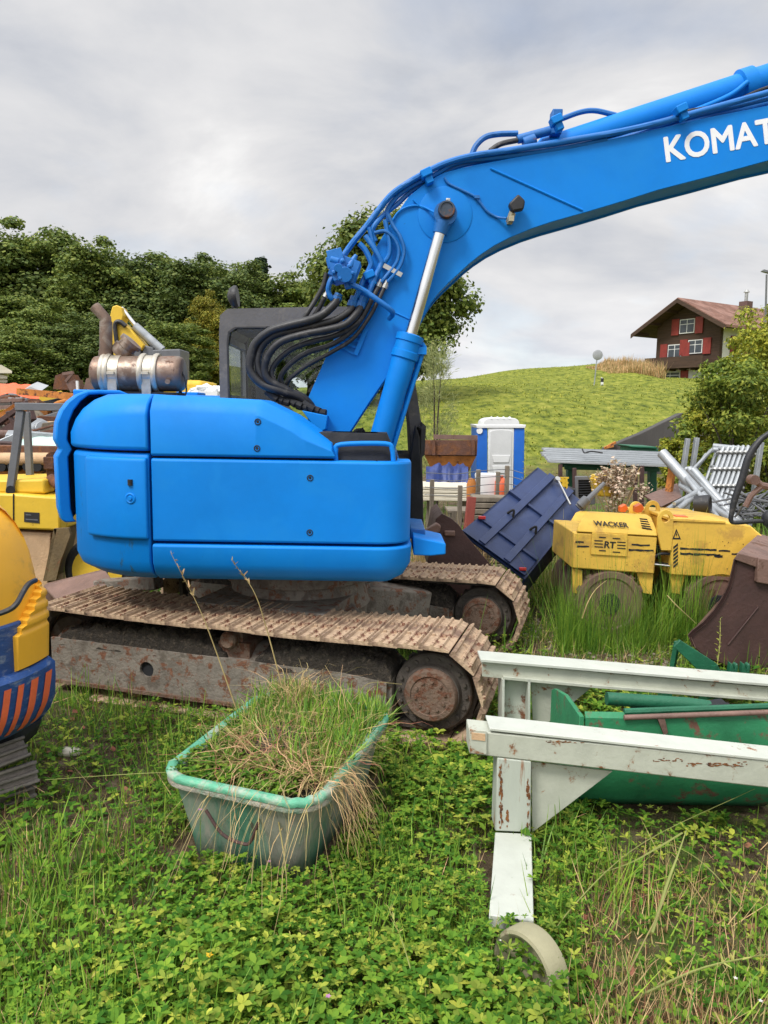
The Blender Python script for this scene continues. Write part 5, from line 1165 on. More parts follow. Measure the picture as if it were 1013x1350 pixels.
def tub():
    base = V((TUBC.x, TUBC.y, 0)); t = thing('plastic_tub', 'faded green plastic tub overgrown with grass in front of the tracks', 'tub', base)
    c = V((TUBC.x, TUBC.y, 0)); d = .06
    mb = MB()
    prof = [(.0, -.13), (.02, -.10), (.15, -.075), (.33, -.035), (.40, -.02), (.40, -.045), (.33, -.06), (.15, -.10), (.05, -.13)]
    rings = [[p+V((0,0,z)) for p in rrect(c, ux, uy, hx+e, hy+e, .13+e*.5, 7)] for z, e in prof]
    mb.loft(rings); obj('tub_body', mb, MT['green_tub'], t, smooth=50)
    mb = MB(); prof = [(.398,-.03), (.396,.0), (.398,.009), (.41,.012), (.419,.009), (.425,.0), (.425,-.022), (.418,-.034), (.40,-.036)]
    rings = [[p+V((0,0,z+.006*math.sin(3*i_))) for i_, p in enumerate(rrect(c, ux, uy, hx+e, hy+e, .14+e, 7))] for z, e in prof]
    mb.loft(rings+[rings[0]], caps=False); obj('rim', mb, MT['green_rim'], t, smooth=50)
    mb = MB(); prof = [(.395,-.03), (.366,-.022), (.358,-.006), (.362,.004), (.376,.007), (.395,.004)]
    rings = [[p+V((0,0,z+.012*float(vnoise([i_*.9],[z*9],1,6)[0])*(z < .37))) for i_, p in enumerate(rrect(c, ux, uy, hx+e, hy+e, .14+e, 7))] for z, e in prof]
    mb.loft(rings+[rings[0]], caps=False); obj('rim_lip', mb, MT['mortar'], t, smooth=50)
    mb = MB(); p = P(303, 1055, c.y-hy-.05); a = L_.lerp(N_, .30)+V((0,-.03,-.09)); b = L_.lerp(N_, .62)+V((0,-.03,-.09)); m = (a+b)/2+V((.05,-.03,-.10)); mb.tube([a, a*.55+m*.45+V((.0,0,-.04)), m, b*.5+m*.5+V((0,0,-.035)), b], .007, 8, 5); obj('handle', mb, MT['brown'], t)
    mb = MB(); rows = []
    for i in range(15):
        row = []
        for j in range(15):
            p = c+ux*((i/14-.5)*2*(hx-.07))+uy*((j/14-.5)*2*(hy-.07)); row.append(p+V((0,0,.31+.10*math.sin(math.pi*i/14)*math.sin(math.pi*j/14)+.05*float(vnoise([p.x],[p.y],6,2)[0]))))
        rows.append(row)
    mb.grid(rows); tag(obj('tub_soil', mb, MT['soil'], None, base+V((0,0,.3)), smooth=60), 'dark soil filling the overgrown green tub', 'soil', kind='stuff')
tub()

# ================================================================== pale steel frames at lower right
def stain(name, q, x0, x1, y0, y1, seed, par, n=26):
    """ragged rust stain lying 1 mm proud of a steel face"""
    r = random.Random(seed); mb = MB(); long_y = (y1-y0) > (x1-x0)
    for k in range(n):
        t = r.random(); cx = x0+(x1-x0)*(r.random() if not long_y else r.gauss(.5,.22)); cy = y0+(y1-y0)*(r.random() if long_y else r.gauss(.5,.22)); m = r.randint(5, 8)
        rx = r.uniform(.5,2.2)*(1 if long_y else 2.2); ry = r.uniform(.5,1.6)*(3.2 if long_y else .8); a0 = r.random()*6
        mb.prism([q(cx+rx*math.cos(a0+6.283*i/m)*r.uniform(.5,1.1), cy+ry*math.sin(a0+6.283*i/m)*r.uniform(.5,1.1), -.0008-.00005*k) for i in range(m)], (0,.0006,0))
    return obj(name, mb, MT['stain'], par, smooth=0)
def frame(near):
    if near: Y, yt = 3.15, .15; bs = V(G(675, 1215, 0)); bs = V((P(678,1090,Y).x, Y, 0)); lb = 'nearer pale steel gantry frame with gusset and disc foot, rust streaked'
    else: Y, yt = 4.15, .15; bs = V((P(682,960,Y).x, Y, 0)); lb = 'farther pale steel gantry frame behind the near one, its post end rusted'
    t = thing('steel_gantry', lb, 'steel frame', bs, 'pale steel frames at lower right')
    def q(x, y, d=0): return P(x, y, Y+d)
    if near:
        beam = [q(619,963), q(1013,1003), q(1120,1014), q(1120,1051), q(1013,1039), q(652,998), q(619,994)]
        mb = MB(); mb.prism(beam, (0,.13,0)); b = obj('beam', mb, MT['pale'], t, bevel=.006)
        mb = MB(); mb.prism([q(646,960,-.006), q(1013,1000,-.006), q(1120,1011,-.006), q(1120,1014.5,-.006), q(1013,1003.5,-.006), q(646,963.5,-.006)], (0,.145,0)); obj('top_flange', mb, MT['pale_top'], t, bevel=.002)
        mb = MB(); mb.prism([q(620,962,-.012), q(642,964,-.012), q(642,995,-.012), q(620,993,-.012)], (0,.011,0)); obj('end_plate', mb, MT['pale'], t, bevel=.002)
        mb = MB(); mb.prism([q(622,966,-.016), q(640,968,-.016), q(640,977,-.016), q(622,975,-.016)], (0,.004,0)); obj('cleat', mb, MT['tan'], t)
        mb = MB(); mb.prism([q(656,999), q(701,1004), q(700,1098), q(653,1096)], (0,.12,0)); obj('post', mb, mat('pale_rust_streaks', (.41,.44,.375), .6, var=.12, vscale=6, rust=.575, rcol=(.20,.07,.018), rscale=9, stretch=(1,1,.18), bump=.12), t, bevel=.006)
        for i, (x0,x1,y0,y1,n_) in enumerate(((658,663,1010,1092,46), (694,699,1020,1094,26), (667,671,1070,1092,12), (905,985,1004,1012,40), (715,770,975,981,18), (860,900,1000,1005,14))):
            stain('rust_stain', lambda x, y, d: q(x, y, d), x0, x1, y0, y1, i, t, n_)
        mb = MB(); mb.prism([q(701,1004.5,.055), q(808,1017,.055), q(702,1098,.055)], (0,.012,0)); obj('gusset', mb, MT['pale'], t, bevel=.002)
        # foot beam coming towards the camera
        a0, a1 = q(653,1097,-.002), q(701,1099,-.002); b0, b1 = P(645,1206,2.5), P(704,1214,2.5)
        th = .065
        mb = MB(); mb.loft([[a0, a1, a1-V((0,0,th)), a0-V((0,0,th))], [b0, b1, b1-V((0,0,th)), b0-V((0,0,th))]]); obj('foot_beam', mb, MT['pale_top'], t, bevel=.004)
        # disc foot
        c = P(700, 1276, 2.36); nn = V((.80,.60,-.04)).normalized(); mb = MB()
        mb.lathe(c-nn*.045, nn, [(.05,0), (.045,.05), (.03,.095), (.006,.112), (.0,.122), (.004,.133), (.02,.137), (.07,.137), (.085,.132), (.09,.12), (.09,0)], 48); obj('disc_foot', mb, mat('cream_disc', (.30,.28,.17), .7, var=.25, bump=.15, rust=.62, rcol=(.12,.09,.05)), t, smooth=35)
        mb = MB(); mb.cyl(P(678,1215,2.50), c+nn*.02, .018, seg=12); obj('foot_stud', mb, MT['gap'], t)
    else:
        mb = MB(); mb.prism([q(636,873), q(1013,906), q(1120,915), q(1120,930), q(1013,924), q(780,906), q(636,892)], (0,.02,0)); mb.prism([q(636,873,.02), q(1120,915,.02), q(1120,919,.02), q(636,878,.02)], (0,.1,0)); obj('beam', mb, MT['pale'], t, bevel=.002)
        mb = MB(); mb.prism([q(634,869,-.035), q(1013,901,-.035), q(1120,911,-.035), q(1120,915,-.035), q(1013,905,-.035), q(634,873,-.035)], (0,.16,0)); obj('top_flange', mb, MT['pale_top'], t, bevel=.003)
        mb = MB(); mb.prism([q(664,892,-.035), q(780,903,-.035), q(1013,921,-.035), q(1120,929,-.035), q(1120,932,-.035), q(1013,925,-.035), q(780,907,-.035), q(664,896,-.035)], (0,.16,0)); obj('lower_flange', mb, MT['pale'], t, bevel=.002)
        mb = MB(); mb.prism([q(664,896.5,.05), q(698,899,.05), q(697,1062,.05), q(662,1060,.05)], (0,.02,0)); obj('post', mb, mat('rust_streaked_pale', (.47,.50,.43), .6, var=.1, rust=.52, rcol=(.17,.065,.03), rscale=4, bump=.15), t)
        for xa in (664, 698):
            mb = MB(); mb.prism([q(xa-1.5,896,-.035), q(xa+1.5,896,-.035), q(xa+.5,1061,-.035), q(xa-2.5,1061,-.035)], (0,.16,0)); obj('post_flange', mb, MT['pale_top'], t)
        mb = MB(); mb.prism([q(700,899.5,.04), q(779,907.5,.04), q(704,968,.04)], (0,.014,0)); obj('gusset', mb, MT['pale'], t, bevel=.002)
frame(True); frame(False)

# ================================================================== green implement between the frames
def green_impl():
    Y = 3.48; bs = V((P(900,1000,Y).x, 3.9, 0)); t = thing('green_bucket', 'green steel bucket with flaking paint lying between the pale frames', 'bucket', bs)
    def q(x, y, d=0): return P(x, y, Y+d)
    prof = [(0,.43), (.0,.40), (-.02,.2), (.02,.08), (.12,.01), (.3,-.02), (.5,-.02), (.58,.02)]
    x0, x1 = q(822,0).x, q(1120,0).x
    def pp(x, d, z): return V((x, Y+d, z*1.19))
    inner = [(d+.02, z+.02) for d, z in prof[::-1]]
    mb = MB(); mb.prism([pp(x0, d, z) for d, z in prof+inner], (x1-x0, 0, 0)); obj('bucket_shell', mb, MT['green'], t, smooth=40)
    mb = MB(); mb.prism([pp(x0-.01, d, z) for d, z in [(-.01,.44), (-.03,.2), (.01,.07), (.11,-.01), (.59,-.01), (.59,.36), (.53,.385), (.3,.43)]], (-.022,0,0)); obj('side_plate', mb, MT['green'], t, bevel=.003)
    mb = MB(); mb.tube([P(800,921,3.85), P(905,928,3.85), P(935,932,3.85)], .035, 14); obj('round_bar', mb, MT['green_d'], t)
    mb = MB(); mb.tube([q(823,946,-.012), q(1013,939,-.012), q(1120,935,-.012)], .013, 10); obj('hinge_rod', mb, MT['brown_l'], t)
    mb = MB(); mb.tube([q(823,938,.02), q(1013,931,.02), q(1120,927,.02)], .016, 8); obj('top_edge', mb, MT['green_d'], t)
    mb = MB(); mb.prism([q(866,944,-.02), q(876,944,-.02), q(881,966,-.02), q(876,970,-.02)], (0,.03,0)); obj('latch', mb, MT['brown_l'], t)
    mb = MB(); mb.bar(P(945,928,3.82), P(948,960,3.82), .12, .1); mb.cyl(P(900,936,3.85), P(960,939,3.85), .05); mb.bar(P(850,945,3.8), P(838,928,3.9), .05, .05); obj('hinge_block', mb, MT['gap'], t)
    # linkage arm behind the frame
    bs = V((P(930,880,4.75).x, 4.75, 0)); t = thing('green_coupler', 'dark green coupling arm with hooks behind the farther pale frame', 'machine part', bs); Y2 = 4.75
    def q2(x, y, d=0): return P(x, y, Y2+d)
    for d in (0, .16):
        mb = MB(); mb.prism([q2(889,853,d), q2(897,844,d), q2(944,874,d), q2(952,886,d), q2(930,888,d), q2(921,884,d)], (0,.025,0)); obj('arm_plate', mb, MT['green_d'], t, bevel=.003)
    mb = MB(); mb.prism([q2(905,860,.02), q2(930,868,.02), q2(946,880,.02), q2(925,882,.02)], (0,.14,0)); obj('arm_web', mb, MT['green'], t)
    mb = MB(); mb.lathe(q2(955,905,.05), (0,0,1), [(0,.16), (.06,.15), (.075,.11), (.08,0)], 24); mb.cyl(q2(940,890,.02), q2(940,876,.02), .03); obj('turntable', mb, MT['green_d'], t, smooth=35)
    for x in (966, 982):
        mb = MB(); mb.prism([q2(x-4,888,.0), q2(x+6,892,0), q2(x+8,880,0), q2(x+7,875,0), q2(x+4,877,0), q2(x+3,884,0), q2(x+0,876,0), q2(x-2,874,0)], (0,.05,0)); obj('hook', mb, MT['green_d'], t, bevel=.006)
    mb = MB(); mb.bar(q2(882,890,.1), q2(876,920,.1), .05, .07); mb.bar(q2(893,846,.1), q2(885,890,.12), .03, .03); mb.bar(q2(936,893,.1), q2(936,960,.1), .12, .1); mb.bar(q2(880,905,.1), q2(878,960,.1), .05, .05); obj('stand', mb, MT['green_d'], t)
green_impl()

# ================================================================== brown bucket at right edge, black mirror arm
def brown_bucket():
    Y = 5.65; bs = V((P(990,880,Y).x, Y+.2, 0)); t = thing('brown_bucket', 'dark brown digger bucket standing on its side at the right edge', 'bucket', bs)
    def q(x, y, d=0): return P(x, y, Y+d)
    edge = [(975,730), (969,738), (966,752), (961,772), (952,790), (941,806), (928,820), (914,831), (908,838)]
    low = [(914,852), (930,866), (960,878), (1000,888), (1120,900), (1120,760), (1013,748)]
    mb = MB(); mb.prism([q(*p) for p in edge+low], (0,.025,0)); obj('side_plate', mb, MT['brown'], t, bevel=.004)
    mb = MB(); mb.prism([q(*p)+V((.6,.92,0)) for p in edge+low], (0,.025,0)); obj('side_plate', mb, MT['brown'], t)
    rows = []
    for (x, y) in edge+[(914,852)]: rows.append([q(x-.5, y, -.02)+V((.6,.94,0))*k_ for k_ in (0, .4, 1)])
    mb = MB(); mb.grid(rows); rows2 = [[p+V((.02,0,-.015)) for p in r_] for r_ in rows]; mb.grid(rows2); obj('curved_back', mb, MT['brown_l'], t)
    mb = MB(); mb.prism([q(973,728,-.03), q(1010,738,-.03), q(1120,760,-.03), q(1120,776,-.03), q(1008,754,-.03), q(996,748,-.03), q(968,738,-.03)], (.62,.95,0)); obj('rim_plate', mb, MT['brown_l'], t, bevel=.008)
    mb = MB(); mb.prism([q(1000,735,-.05), q(1120,757,-.05), q(1120,790,-.05), q(998,768,-.05)], (0,.05,0)); obj('wear_strip', mb, MT['brown_l'], t, bevel=.008)
    mb = MB(); mb.tube([q(1000,800,-.006), q(960,850,-.006)], .006, 6); obj('weld_seam', mb, MT['brown'], t)
    bs = P(1016, 684, 3.5); t = thing('mirror_arm', 'bent black rubber covered mirror arm entering at the right edge', 'mirror arm', bs)
    mb = MB(); mb.tube([P(1060,540,3.5), P(1013,572,3.5), P(1000,583,3.5), P(987,603,3.5), P(979,630,3.5), P(970,655,3.5), P(965,676,3.5), P(964,686,3.5), P(969,689,3.5), P(985,688,3.5), P(1003,687,3.5), P(1013,688,3.5)], [.010,.012,.015,.017,.0165,.015,.012,.010,.010,.010,.010,.010], 10, 5); obj('arm_tube', mb, MT['black'], t)
    mb = MB(); mb.sphere(P(1016,684,3.5), .04, sc=(1,1,1.1)); mb.cyl(P(1016,684,3.5), P(1100,690,3.5), .02); obj('ball_joint', mb, MT['black'], t)
brown_bucket()

# ================================================================== yellow trench rollers
def roller(label, label_group):
    Y = 6.5; bs = V((P(865,780,Y).x, Y+.4, 0)); W = .80
    t = thing('trench_roller', label, 'roller', bs, label_group)
    def q(x, y, d=0): return P(x, y, Y+d)
    y_ = MT['yellow']
    mb = MB(); mb.prism([q(757,702), q(867,708), q(863,757), q(754,749)], (0,W,0)); body = obj('rear_body', mb, y_, t, bevel=.012)
    mb = MB(); rings = [[q(760,701,-.012), q(867,707,-.012), q(867,707,W+.012), q(760,701,W+.012)], [q(763,692,.01), q(866,699,.01), q(866,699,W-.01), q(763,692,W-.01)], [q(772,676,.15), q(858,681,.15), q(858,681,W-.12), q(772,676,W-.12)], [q(778,674,.25), q(852,678,.25), q(852,678,W-.2), q(778,674,W-.2)]]
    mb.loft(rings); obj('hood', mb, y_, t, bevel=.008)
    mb = MB(); mb.prism([q(781,702,-.014), q(828,705,-.014), q(827,734,-.014), q(779,731,-.014)], (0,.013,0)); obj('access_plate', mb, y_, t, bevel=.004)
    # front body
    mb = MB(); mb.prism([q(886,690), q(900,684), q(955,688), q(990,693), q(1013,713), q(1050,722), q(1050,770), q(1013,765), q(884,758)], (0,W,0)); obj('front_body', mb, y_, t, bevel=.012)
    mb = MB(); mb.prism([q(884,683,-.012), q(957,687,-.012), q(957,690,-.012), q(884,687,-.012)], (0,W+.02,0)); obj('top_plate', mb, MT['yellow'], t, bevel=.004)
    # lifting eyes of the articulated joint
    for (cx, cy, d) in ((878,685,-.01), (861,672,.5)):
        c = q(cx, cy, d); o = []
        for i in range(13):
            a = math.pi*i/12; o.append(c+V((math.cos(a)*.068, 0, math.sin(a)*.085)))
        o += [c+V((-.068,0,-.10)), c+V((-.02,0,-.27)), c+V((.068,0,-.27))]
        mb = MB(); mb.holed(o, [circle(c+V((0,0,.01)), .036, V((1,0,0)), V((0,0,1)), 18)], (0,.03,0)); obj('lifting_eye', mb, y_, t, bevel=.003)
    mb = MB(); mb.box(q(876,725,.4), (.22,.3,.12)); mb.cyl(q(862,722,.1), q(892,724,.1), .025); mb.cyl(q(862,742,.06), q(890,746,.06), .014); mb.tube([q(862,735,.02), q(872,730,0), q(890,731,.05)], .012, 8, 4); obj('joint', mb, MT['gap'], t)
    mb = MB(); mb.cyl(q(862,744,.02), q(888,747,.02), .012, seg=10); obj('steering_ram', mb, MT['chrome'], t)
    mb = MB(); mb.prism([q(892,680,.1), q(908,681,.1), q(907,687,.1), q(892,686,.1)], (0,.1,0)); obj('amber_lamp', mb, MT['orange_l'], t, bevel=.006)
    mb = MB(); mb.prism([q(838,668,.35), q(846,664,.35), q(850,670,.35), q(846,676,.35), q(838,676,.35)], (0,.08,0)); obj('amber_lamp', mb, MT['orange_l'], t, bevel=.006)
    # leg plates
    for x0, x1, xb0, xb1 in ((755,768,756,768), (838,862,848,860), (884,905,886,898)):
        mb = MB(); mb.prism([q(x0,749,.04), q(x1,752,.04), q(xb1,784,.04), q(xb0,782,.04)], (0,.03,0)); obj('leg_plate', mb, y_, t, bevel=.005)
        mb = MB(); mb.prism([q(x0,749,W-.1), q(x1,752,W-.1), q(xb1,784,W-.1), q(xb0,782,W-.1)], (0,.03,0)); obj('leg_plate', mb, y_, t, bevel=.005)
    # drums
    for cx in (804, 948):
        c = q(cx, 806, .0); c.z = .31; mb = MB(); mb.lathe(c+V((0,.0,0)), (0,1,0), [(.015,.22), (.0,.235), (0,.285), (.015,.295), (.30,.295), (.31,.25), (.31,.1)], 40); mb.lathe(c+V((0,.45,0)), (0,1,0), [(0,.1), (.0,.25), (.01,.295), (.31,.295), (.32,.25)], 40)
        for k in range(14):
            a = 2*math.pi*k/14
            for d in (.06, .2): 
                p = c+V((math.cos(a)*.30, d, math.sin(a)*.30)); mb.box(p, (.05,.06,.03), Matrix.Rotation(-(a+math.pi/2), 3, 'Y'))
        obj('padded_drum', mb, MT['brown_l'], t, smooth=35)
        mb = MB(); mb.lathe(c+V((0,.06,0)), (0,-1,0), [(0,.23), (.01,.2), (.02,.1), (.06,.09), (.06,0)], 24); mb.box(c+V((.02,.35,.1)), (.3,.14,.4)); obj('drum_hub', mb, MT['gap'], t, smooth=35)
    # lettering, stripes, vents
    ink = MT['gap']
    p0, p1 = q(784,691.5,.005), q(829,694.5,.005); nrm = V((0,-.32,.95))
    dz = q(772,676,.15)-q(763,692,.01); up_ = V((0, .14, dz.z)).normalized()
    text('lettering', 'WACKER', ink, t, P(784,692.5,Y-.004), p1-p0, up_, width=(p1-p0).length, height=.062, bold=.022)
    p0, p1 = q(797,722,-.016), q(811,723,-.016)
    text('lettering', 'RT', ink, t, p0, p1-p0, (0,0,1), width=(p1-p0).length, height=.055, bold=.03)
    bars = [(784,712,795,713), (784,716,795,717), (784,720,795,721), (814,714,825,715), (814,718,825,719), (814,722,825,723), (790,707.5,799,708.5), (808,709,818,710), (790,725,799,726), (808,727,818,728), ]
    mb = MB()
    for x0, y0, x1, y1 in bars: mb.prism([q(x0,y0,-.018), q(x1,y0+.6,-.018), q(x1,y1+.9,-.018), q(x0,y1+.3,-.018)], (0,.003,0))
    obj('vent_slots', mb, ink, t)
    mb = MB()
    rr = random.Random(4)
    for x0, x1, y0 in ((833,857,717), (829,862,723.5), (759,770,713), (761,777,719), (897,945,722), (897,950,728.5), (948,963,725), (942,953,732), (965,985,729)):
        n_ = int((x1-x0)/4); up_e = []; lo_e = []
        for i in range(n_+1):
            x = x0+(x1-x0)*i/n_; yy = y0+(x-x0)*.045; up_e.append(q(x, yy+rr.uniform(-.5,.5), -.003)); lo_e.append(q(x, yy+2.4+rr.uniform(-.7,.7), -.003))
        mb.prism(up_e+lo_e[::-1], (0,.0025,0))
    for k in range(6): mb.prism([q(888,721+k*5,-.003), q(894,716+k*5,-.003), q(894,719+k*5,-.003), q(888,724+k*5,-.003)], (0,.0025,0))
    for k in range(5): mb.prism([q(843+k*.8,683+k*3,.02-.01), q(853+k*1.4,684+k*3.2,.0), q(855+k*1.4,686+k*3.2,0), q(844+k*.8,685+k*3,.01)], (0,.003,0))
    obj('faded_stripes', mb, ink, t)
    mb = MB(); mb.holed([q(892,697,-.003), q(898,711,-.003), q(887,711,-.003)], [[q(892.2,700.5,-.003), q(895.8,709,-.003), q(889,709,-.003)]], (0,.0025,0)); mb.prism([q(892,702,-.004), q(893.2,705,-.004), q(892.4,705,-.004), q(892.6,708,-.004), q(891.2,704.6,-.004), q(892,704.6,-.004)], (0,.003,0)); obj('warning_triangle', mb, ink, t)
    mb = MB(); rr = random.Random(9)
    for k in range(75):
        x, y = rr.uniform(760,980), rr.uniform(712,752)
        if 864 < x < 890: continue
        w, h = rr.uniform(.4,1.6), rr.uniform(.4,1.8); mb.prism([q(x,y,-.003), q(x+w,y+.3,-.003), q(x+w*.8,y+h,-.003), q(x+.2,y+h*.8,-.003)], (0,.0025,0))
    obj('paint_chips', mb, MT['rust'], t)
    return t
ra = roller('nearer yellow trench roller with RT access plate standing in tall weeds', 'yellow trench rollers')
rb = copy_tree(ra); rb.location = ra.location+V((.14, .88, -.11)); rb['label'] = 'farther yellow trench roller mostly hidden behind the nearer one'

# ================================================================== navy tipper body leaning on the heap
def tipper():
    A, B, C, D = P(708,617,8.1), P(769,664,7.85), P(690,762,7.05), P(608,703,7.2)
    bs = V(((A.x+C.x)/2, 7.5, 0)); t = thing('tipper_body', 'navy blue steel skip tipped on edge, its ribbed underside facing the camera', 'skip', bs)
    u = (B-A); v = (D-A); nrm = u.cross(v).normalized()
    if nrm.y > 0: nrm = -nrm
    def q(a, b, h=0): return A+u*a+v*b+(C-A-u-v)*(a*b)+nrm*h
    mb = MB(); mb.loft([[q(0,0), q(1,0), q(1,1), q(0,1)], [q(0,0,-.02), q(1,0,-.02), q(1,1,-.02), q(0,1,-.02)]]); obj('floor_plate', mb, MT['navy'], t)
    for a0, b0, a1, b1, nm in ((0,0,0,1,'side_wall'), (1,0,1,1,'side_wall'), (0,0,1,0,'end_wall')):
        p, r_ = q(a0,b0), q(a1,b1); cen = q(.5,.5); o = ((p+r_)/2-cen).normalized()*.06; mb = MB(); dp = -nrm*.40
        mb.prism([p, r_, r_+dp+o, p+dp+o], (p-r_).cross(nrm).normalized()*.02); obj(nm, mb, MT['navy'], t)
    for a in (.30, .70):
        mb = MB(); mb.bar(q(a,-.0,.03), q(a,.99,.03), .075, .065, nrm); obj('long_rib', mb, MT['navy'], t, bevel=.005)
    for b in (.40, .80):
        for a0, a1 in ((.0,.26), (.345,.655), (.745,1)):
            mb = MB(); mb.bar(q(a0,b,.02), q(a1,b,.02), .03, .05, nrm); obj('cross_rib', mb, MT['navy'], t, bevel=.004)
    mb = MB(); mb.prism([q(-.0,.76,.0), q(1,.76,.0), q(1,1.0,.035), q(0,1.0,.035)], nrm*.012); obj('tail_plate', mb, MT['navy'], t)
    for a, b in ((.05,.80), (.93,.97)):
        mb = MB(); mb.box(q(a,b,.055), (.07,.025,.03)); obj('red_reflector', mb, MT['red'], t, bevel=.005)
    for a in (.30, .70):
        mb = MB(); mb.tube([q(a-.05,.62,.06), q(a,.60,.12), q(a+.05,.62,.06)], .012, 8, 4); obj('hook', mb, MT['gap'], t)
    mb = MB(); mb.cyl(q(.42,.02,.08), q(.86,.16,.08), .010, seg=8); mb.lathe(q(.42,.02,.05), nrm, [(0,.03), (.04,.03)], 10); obj('stay_rod', mb, MT['steel'], t)
    mb = MB(); mb.tube([P(763,670,7.7), P(772,662,7.7), P(797,637,7.75)], [.05,.032,.022], 10); mb.lathe(P(765,667,7.66), P(772,660,7.7)-P(765,667,7.7), [(0,.05), (.1,.05), (.11,.03)], 14); mb.cyl(P(740,706,7.6), P(772,668,7.68), .02, seg=8); obj('draw_bar', mb, MT['grey'], t, smooth=35)
tipper()
def dark_bucket():
    Y = 6.95; bs = V((P(605,730,Y).x, Y+.3, 0)); t = thing('loader_bucket', 'dark brown loader bucket under the lower end of the navy skip', 'bucket', bs)
    def q(x, y, d=0): return P(x, y, Y+d)
    mb = MB(); mb.prism([q(572,700), q(575,684), q(583,677), q(596,684), q(606,693), q(613,704), q(650,748), q(690,835), q(560,835), q(563,745)], (0,.03,0)); obj('side_plate', mb, MT['brown'], t, bevel=.004)
    mb = MB(); mb.prism([q(572,700,.03), q(575,684,.03), q(583,677,.03), q(586,681,.03), q(578,690,.03), q(576,704,.03)], (0,.8,0)); mb.prism([q(563,745,.03), q(572,700,.03), q(577,702,.03), q(570,745,.03)], (0,.8,0)); obj('back_plate', mb, MT['brown'], t)
    mb = MB(); mb.prism([q(560,700,-.1), q(576,690,-.1), q(582,694,-.1), q(580,702,-.1), q(564,712,-.1)], (0,.1,0)); mb.box(q(593,703,-.02), (.1,.04,.05)); obj('pivot_lug', mb, MT['brown_l'], t, bevel=.01)
dark_bucket()
# ================================================================== things behind the excavator, right side
def toilet():
    Y = 15.0; gl_ = float(hz(P(661,600,Y).x, Y)); bs = V((P(661,600,Y).x, Y+.5, gl_)); t = thing('portable_toilet', 'blue and white portable toilet cabin in front of the grassy bank', 'toilet cabin', bs)
    def q(x, y, d=0): return P(x, y, Y+d)
    def z0(p): p = p.copy(); p.z = gl_; return p
    for x0, x1, x2, x3 in ((629,643,644,629), (678,692,692,678)):
        mb = MB(); mb.prism([q(x0,563), q(x1,563), z0(q(x2,640)), z0(q(x3,640))], (0,1.0,0)); obj('side_panel', mb, MT['wc_blue'], t, bevel=.02)
    o = [q(643.5,600,-.01), ]; top = []
    for i in range(11):
        a = math.pi*i/10; top.append(q(661-17*math.cos(a), 566-4*math.sin(a)**.7, -.012))
    mb = MB(); mb.prism(top+[z0(q(677.5,640,-.012)), z0(q(644.5,640,-.012))], (0,.05,0)); obj('door_frame', mb, MT['dirtwhite'], t, bevel=.01)
    top2 = []
    for i in range(11):
        a = math.pi*i/10; top2.append(q(661-14.5*math.cos(a), 569.5-3.2*math.sin(a)**.7, -.03))
    d = top2+[q(675.5,630,-.03), q(646.5,630,-.03)]; d[-1].z = d[-2].z = gl_+.15
    mb = MB(); mb.prism(d, (0,.02,0)); dr = obj('door', mb, mat('door_grey_white', (.60,.61,.61), .5, var=.06), t, bevel=.015)
    for yy in (600, 614):
        mb = MB(); mb.prism([q(649,yy,-.045), q(673,yy,-.045), q(671,yy+10,-.045), q(651,yy+10,-.045)], (0,.014,0)); obj('door_panel', mb, MT['dirtwhite'], t, bevel=.012)
    mb = MB(); mb.cyl(q(632.5,568,-.005), q(632.5,568,-.02), .06, seg=16); obj('round_badge', mb, MT['dirtwhite'], t)
    prof = []
    for i in range(15):
        a = math.pi*i/14; prof.append(q(661-24*math.copysign(abs(math.cos(a))**.45, math.cos(a)), 563-12.5*math.sin(a)**.55))
    rings = [[p+V((0,yy,0))*1.0 for p in [pr.lerp(q(661,563), k) for pr in prof]] for yy, k in ((-.02,.0), (.3,.0), (.75,.0), (1.02,.06))]
    mb = MB(); mb.loft(rings); mb.prism([q(628,560,-.03), q(694,560,-.03), q(693,564.5,-.03), q(629,564.5,-.03)], (0,1.06,0)); obj('roof', mb, MT['dirtwhite'], t, bevel=.01)
    for k in range(4):
        x = 648+k*8; mb = MB(); mb.tube([q(x,553.5,-.02), q(x,551,.1), q(x,551,.8)], .03, 8); obj('roof_rib', mb, MT['dirtwhite'], t)
toilet()
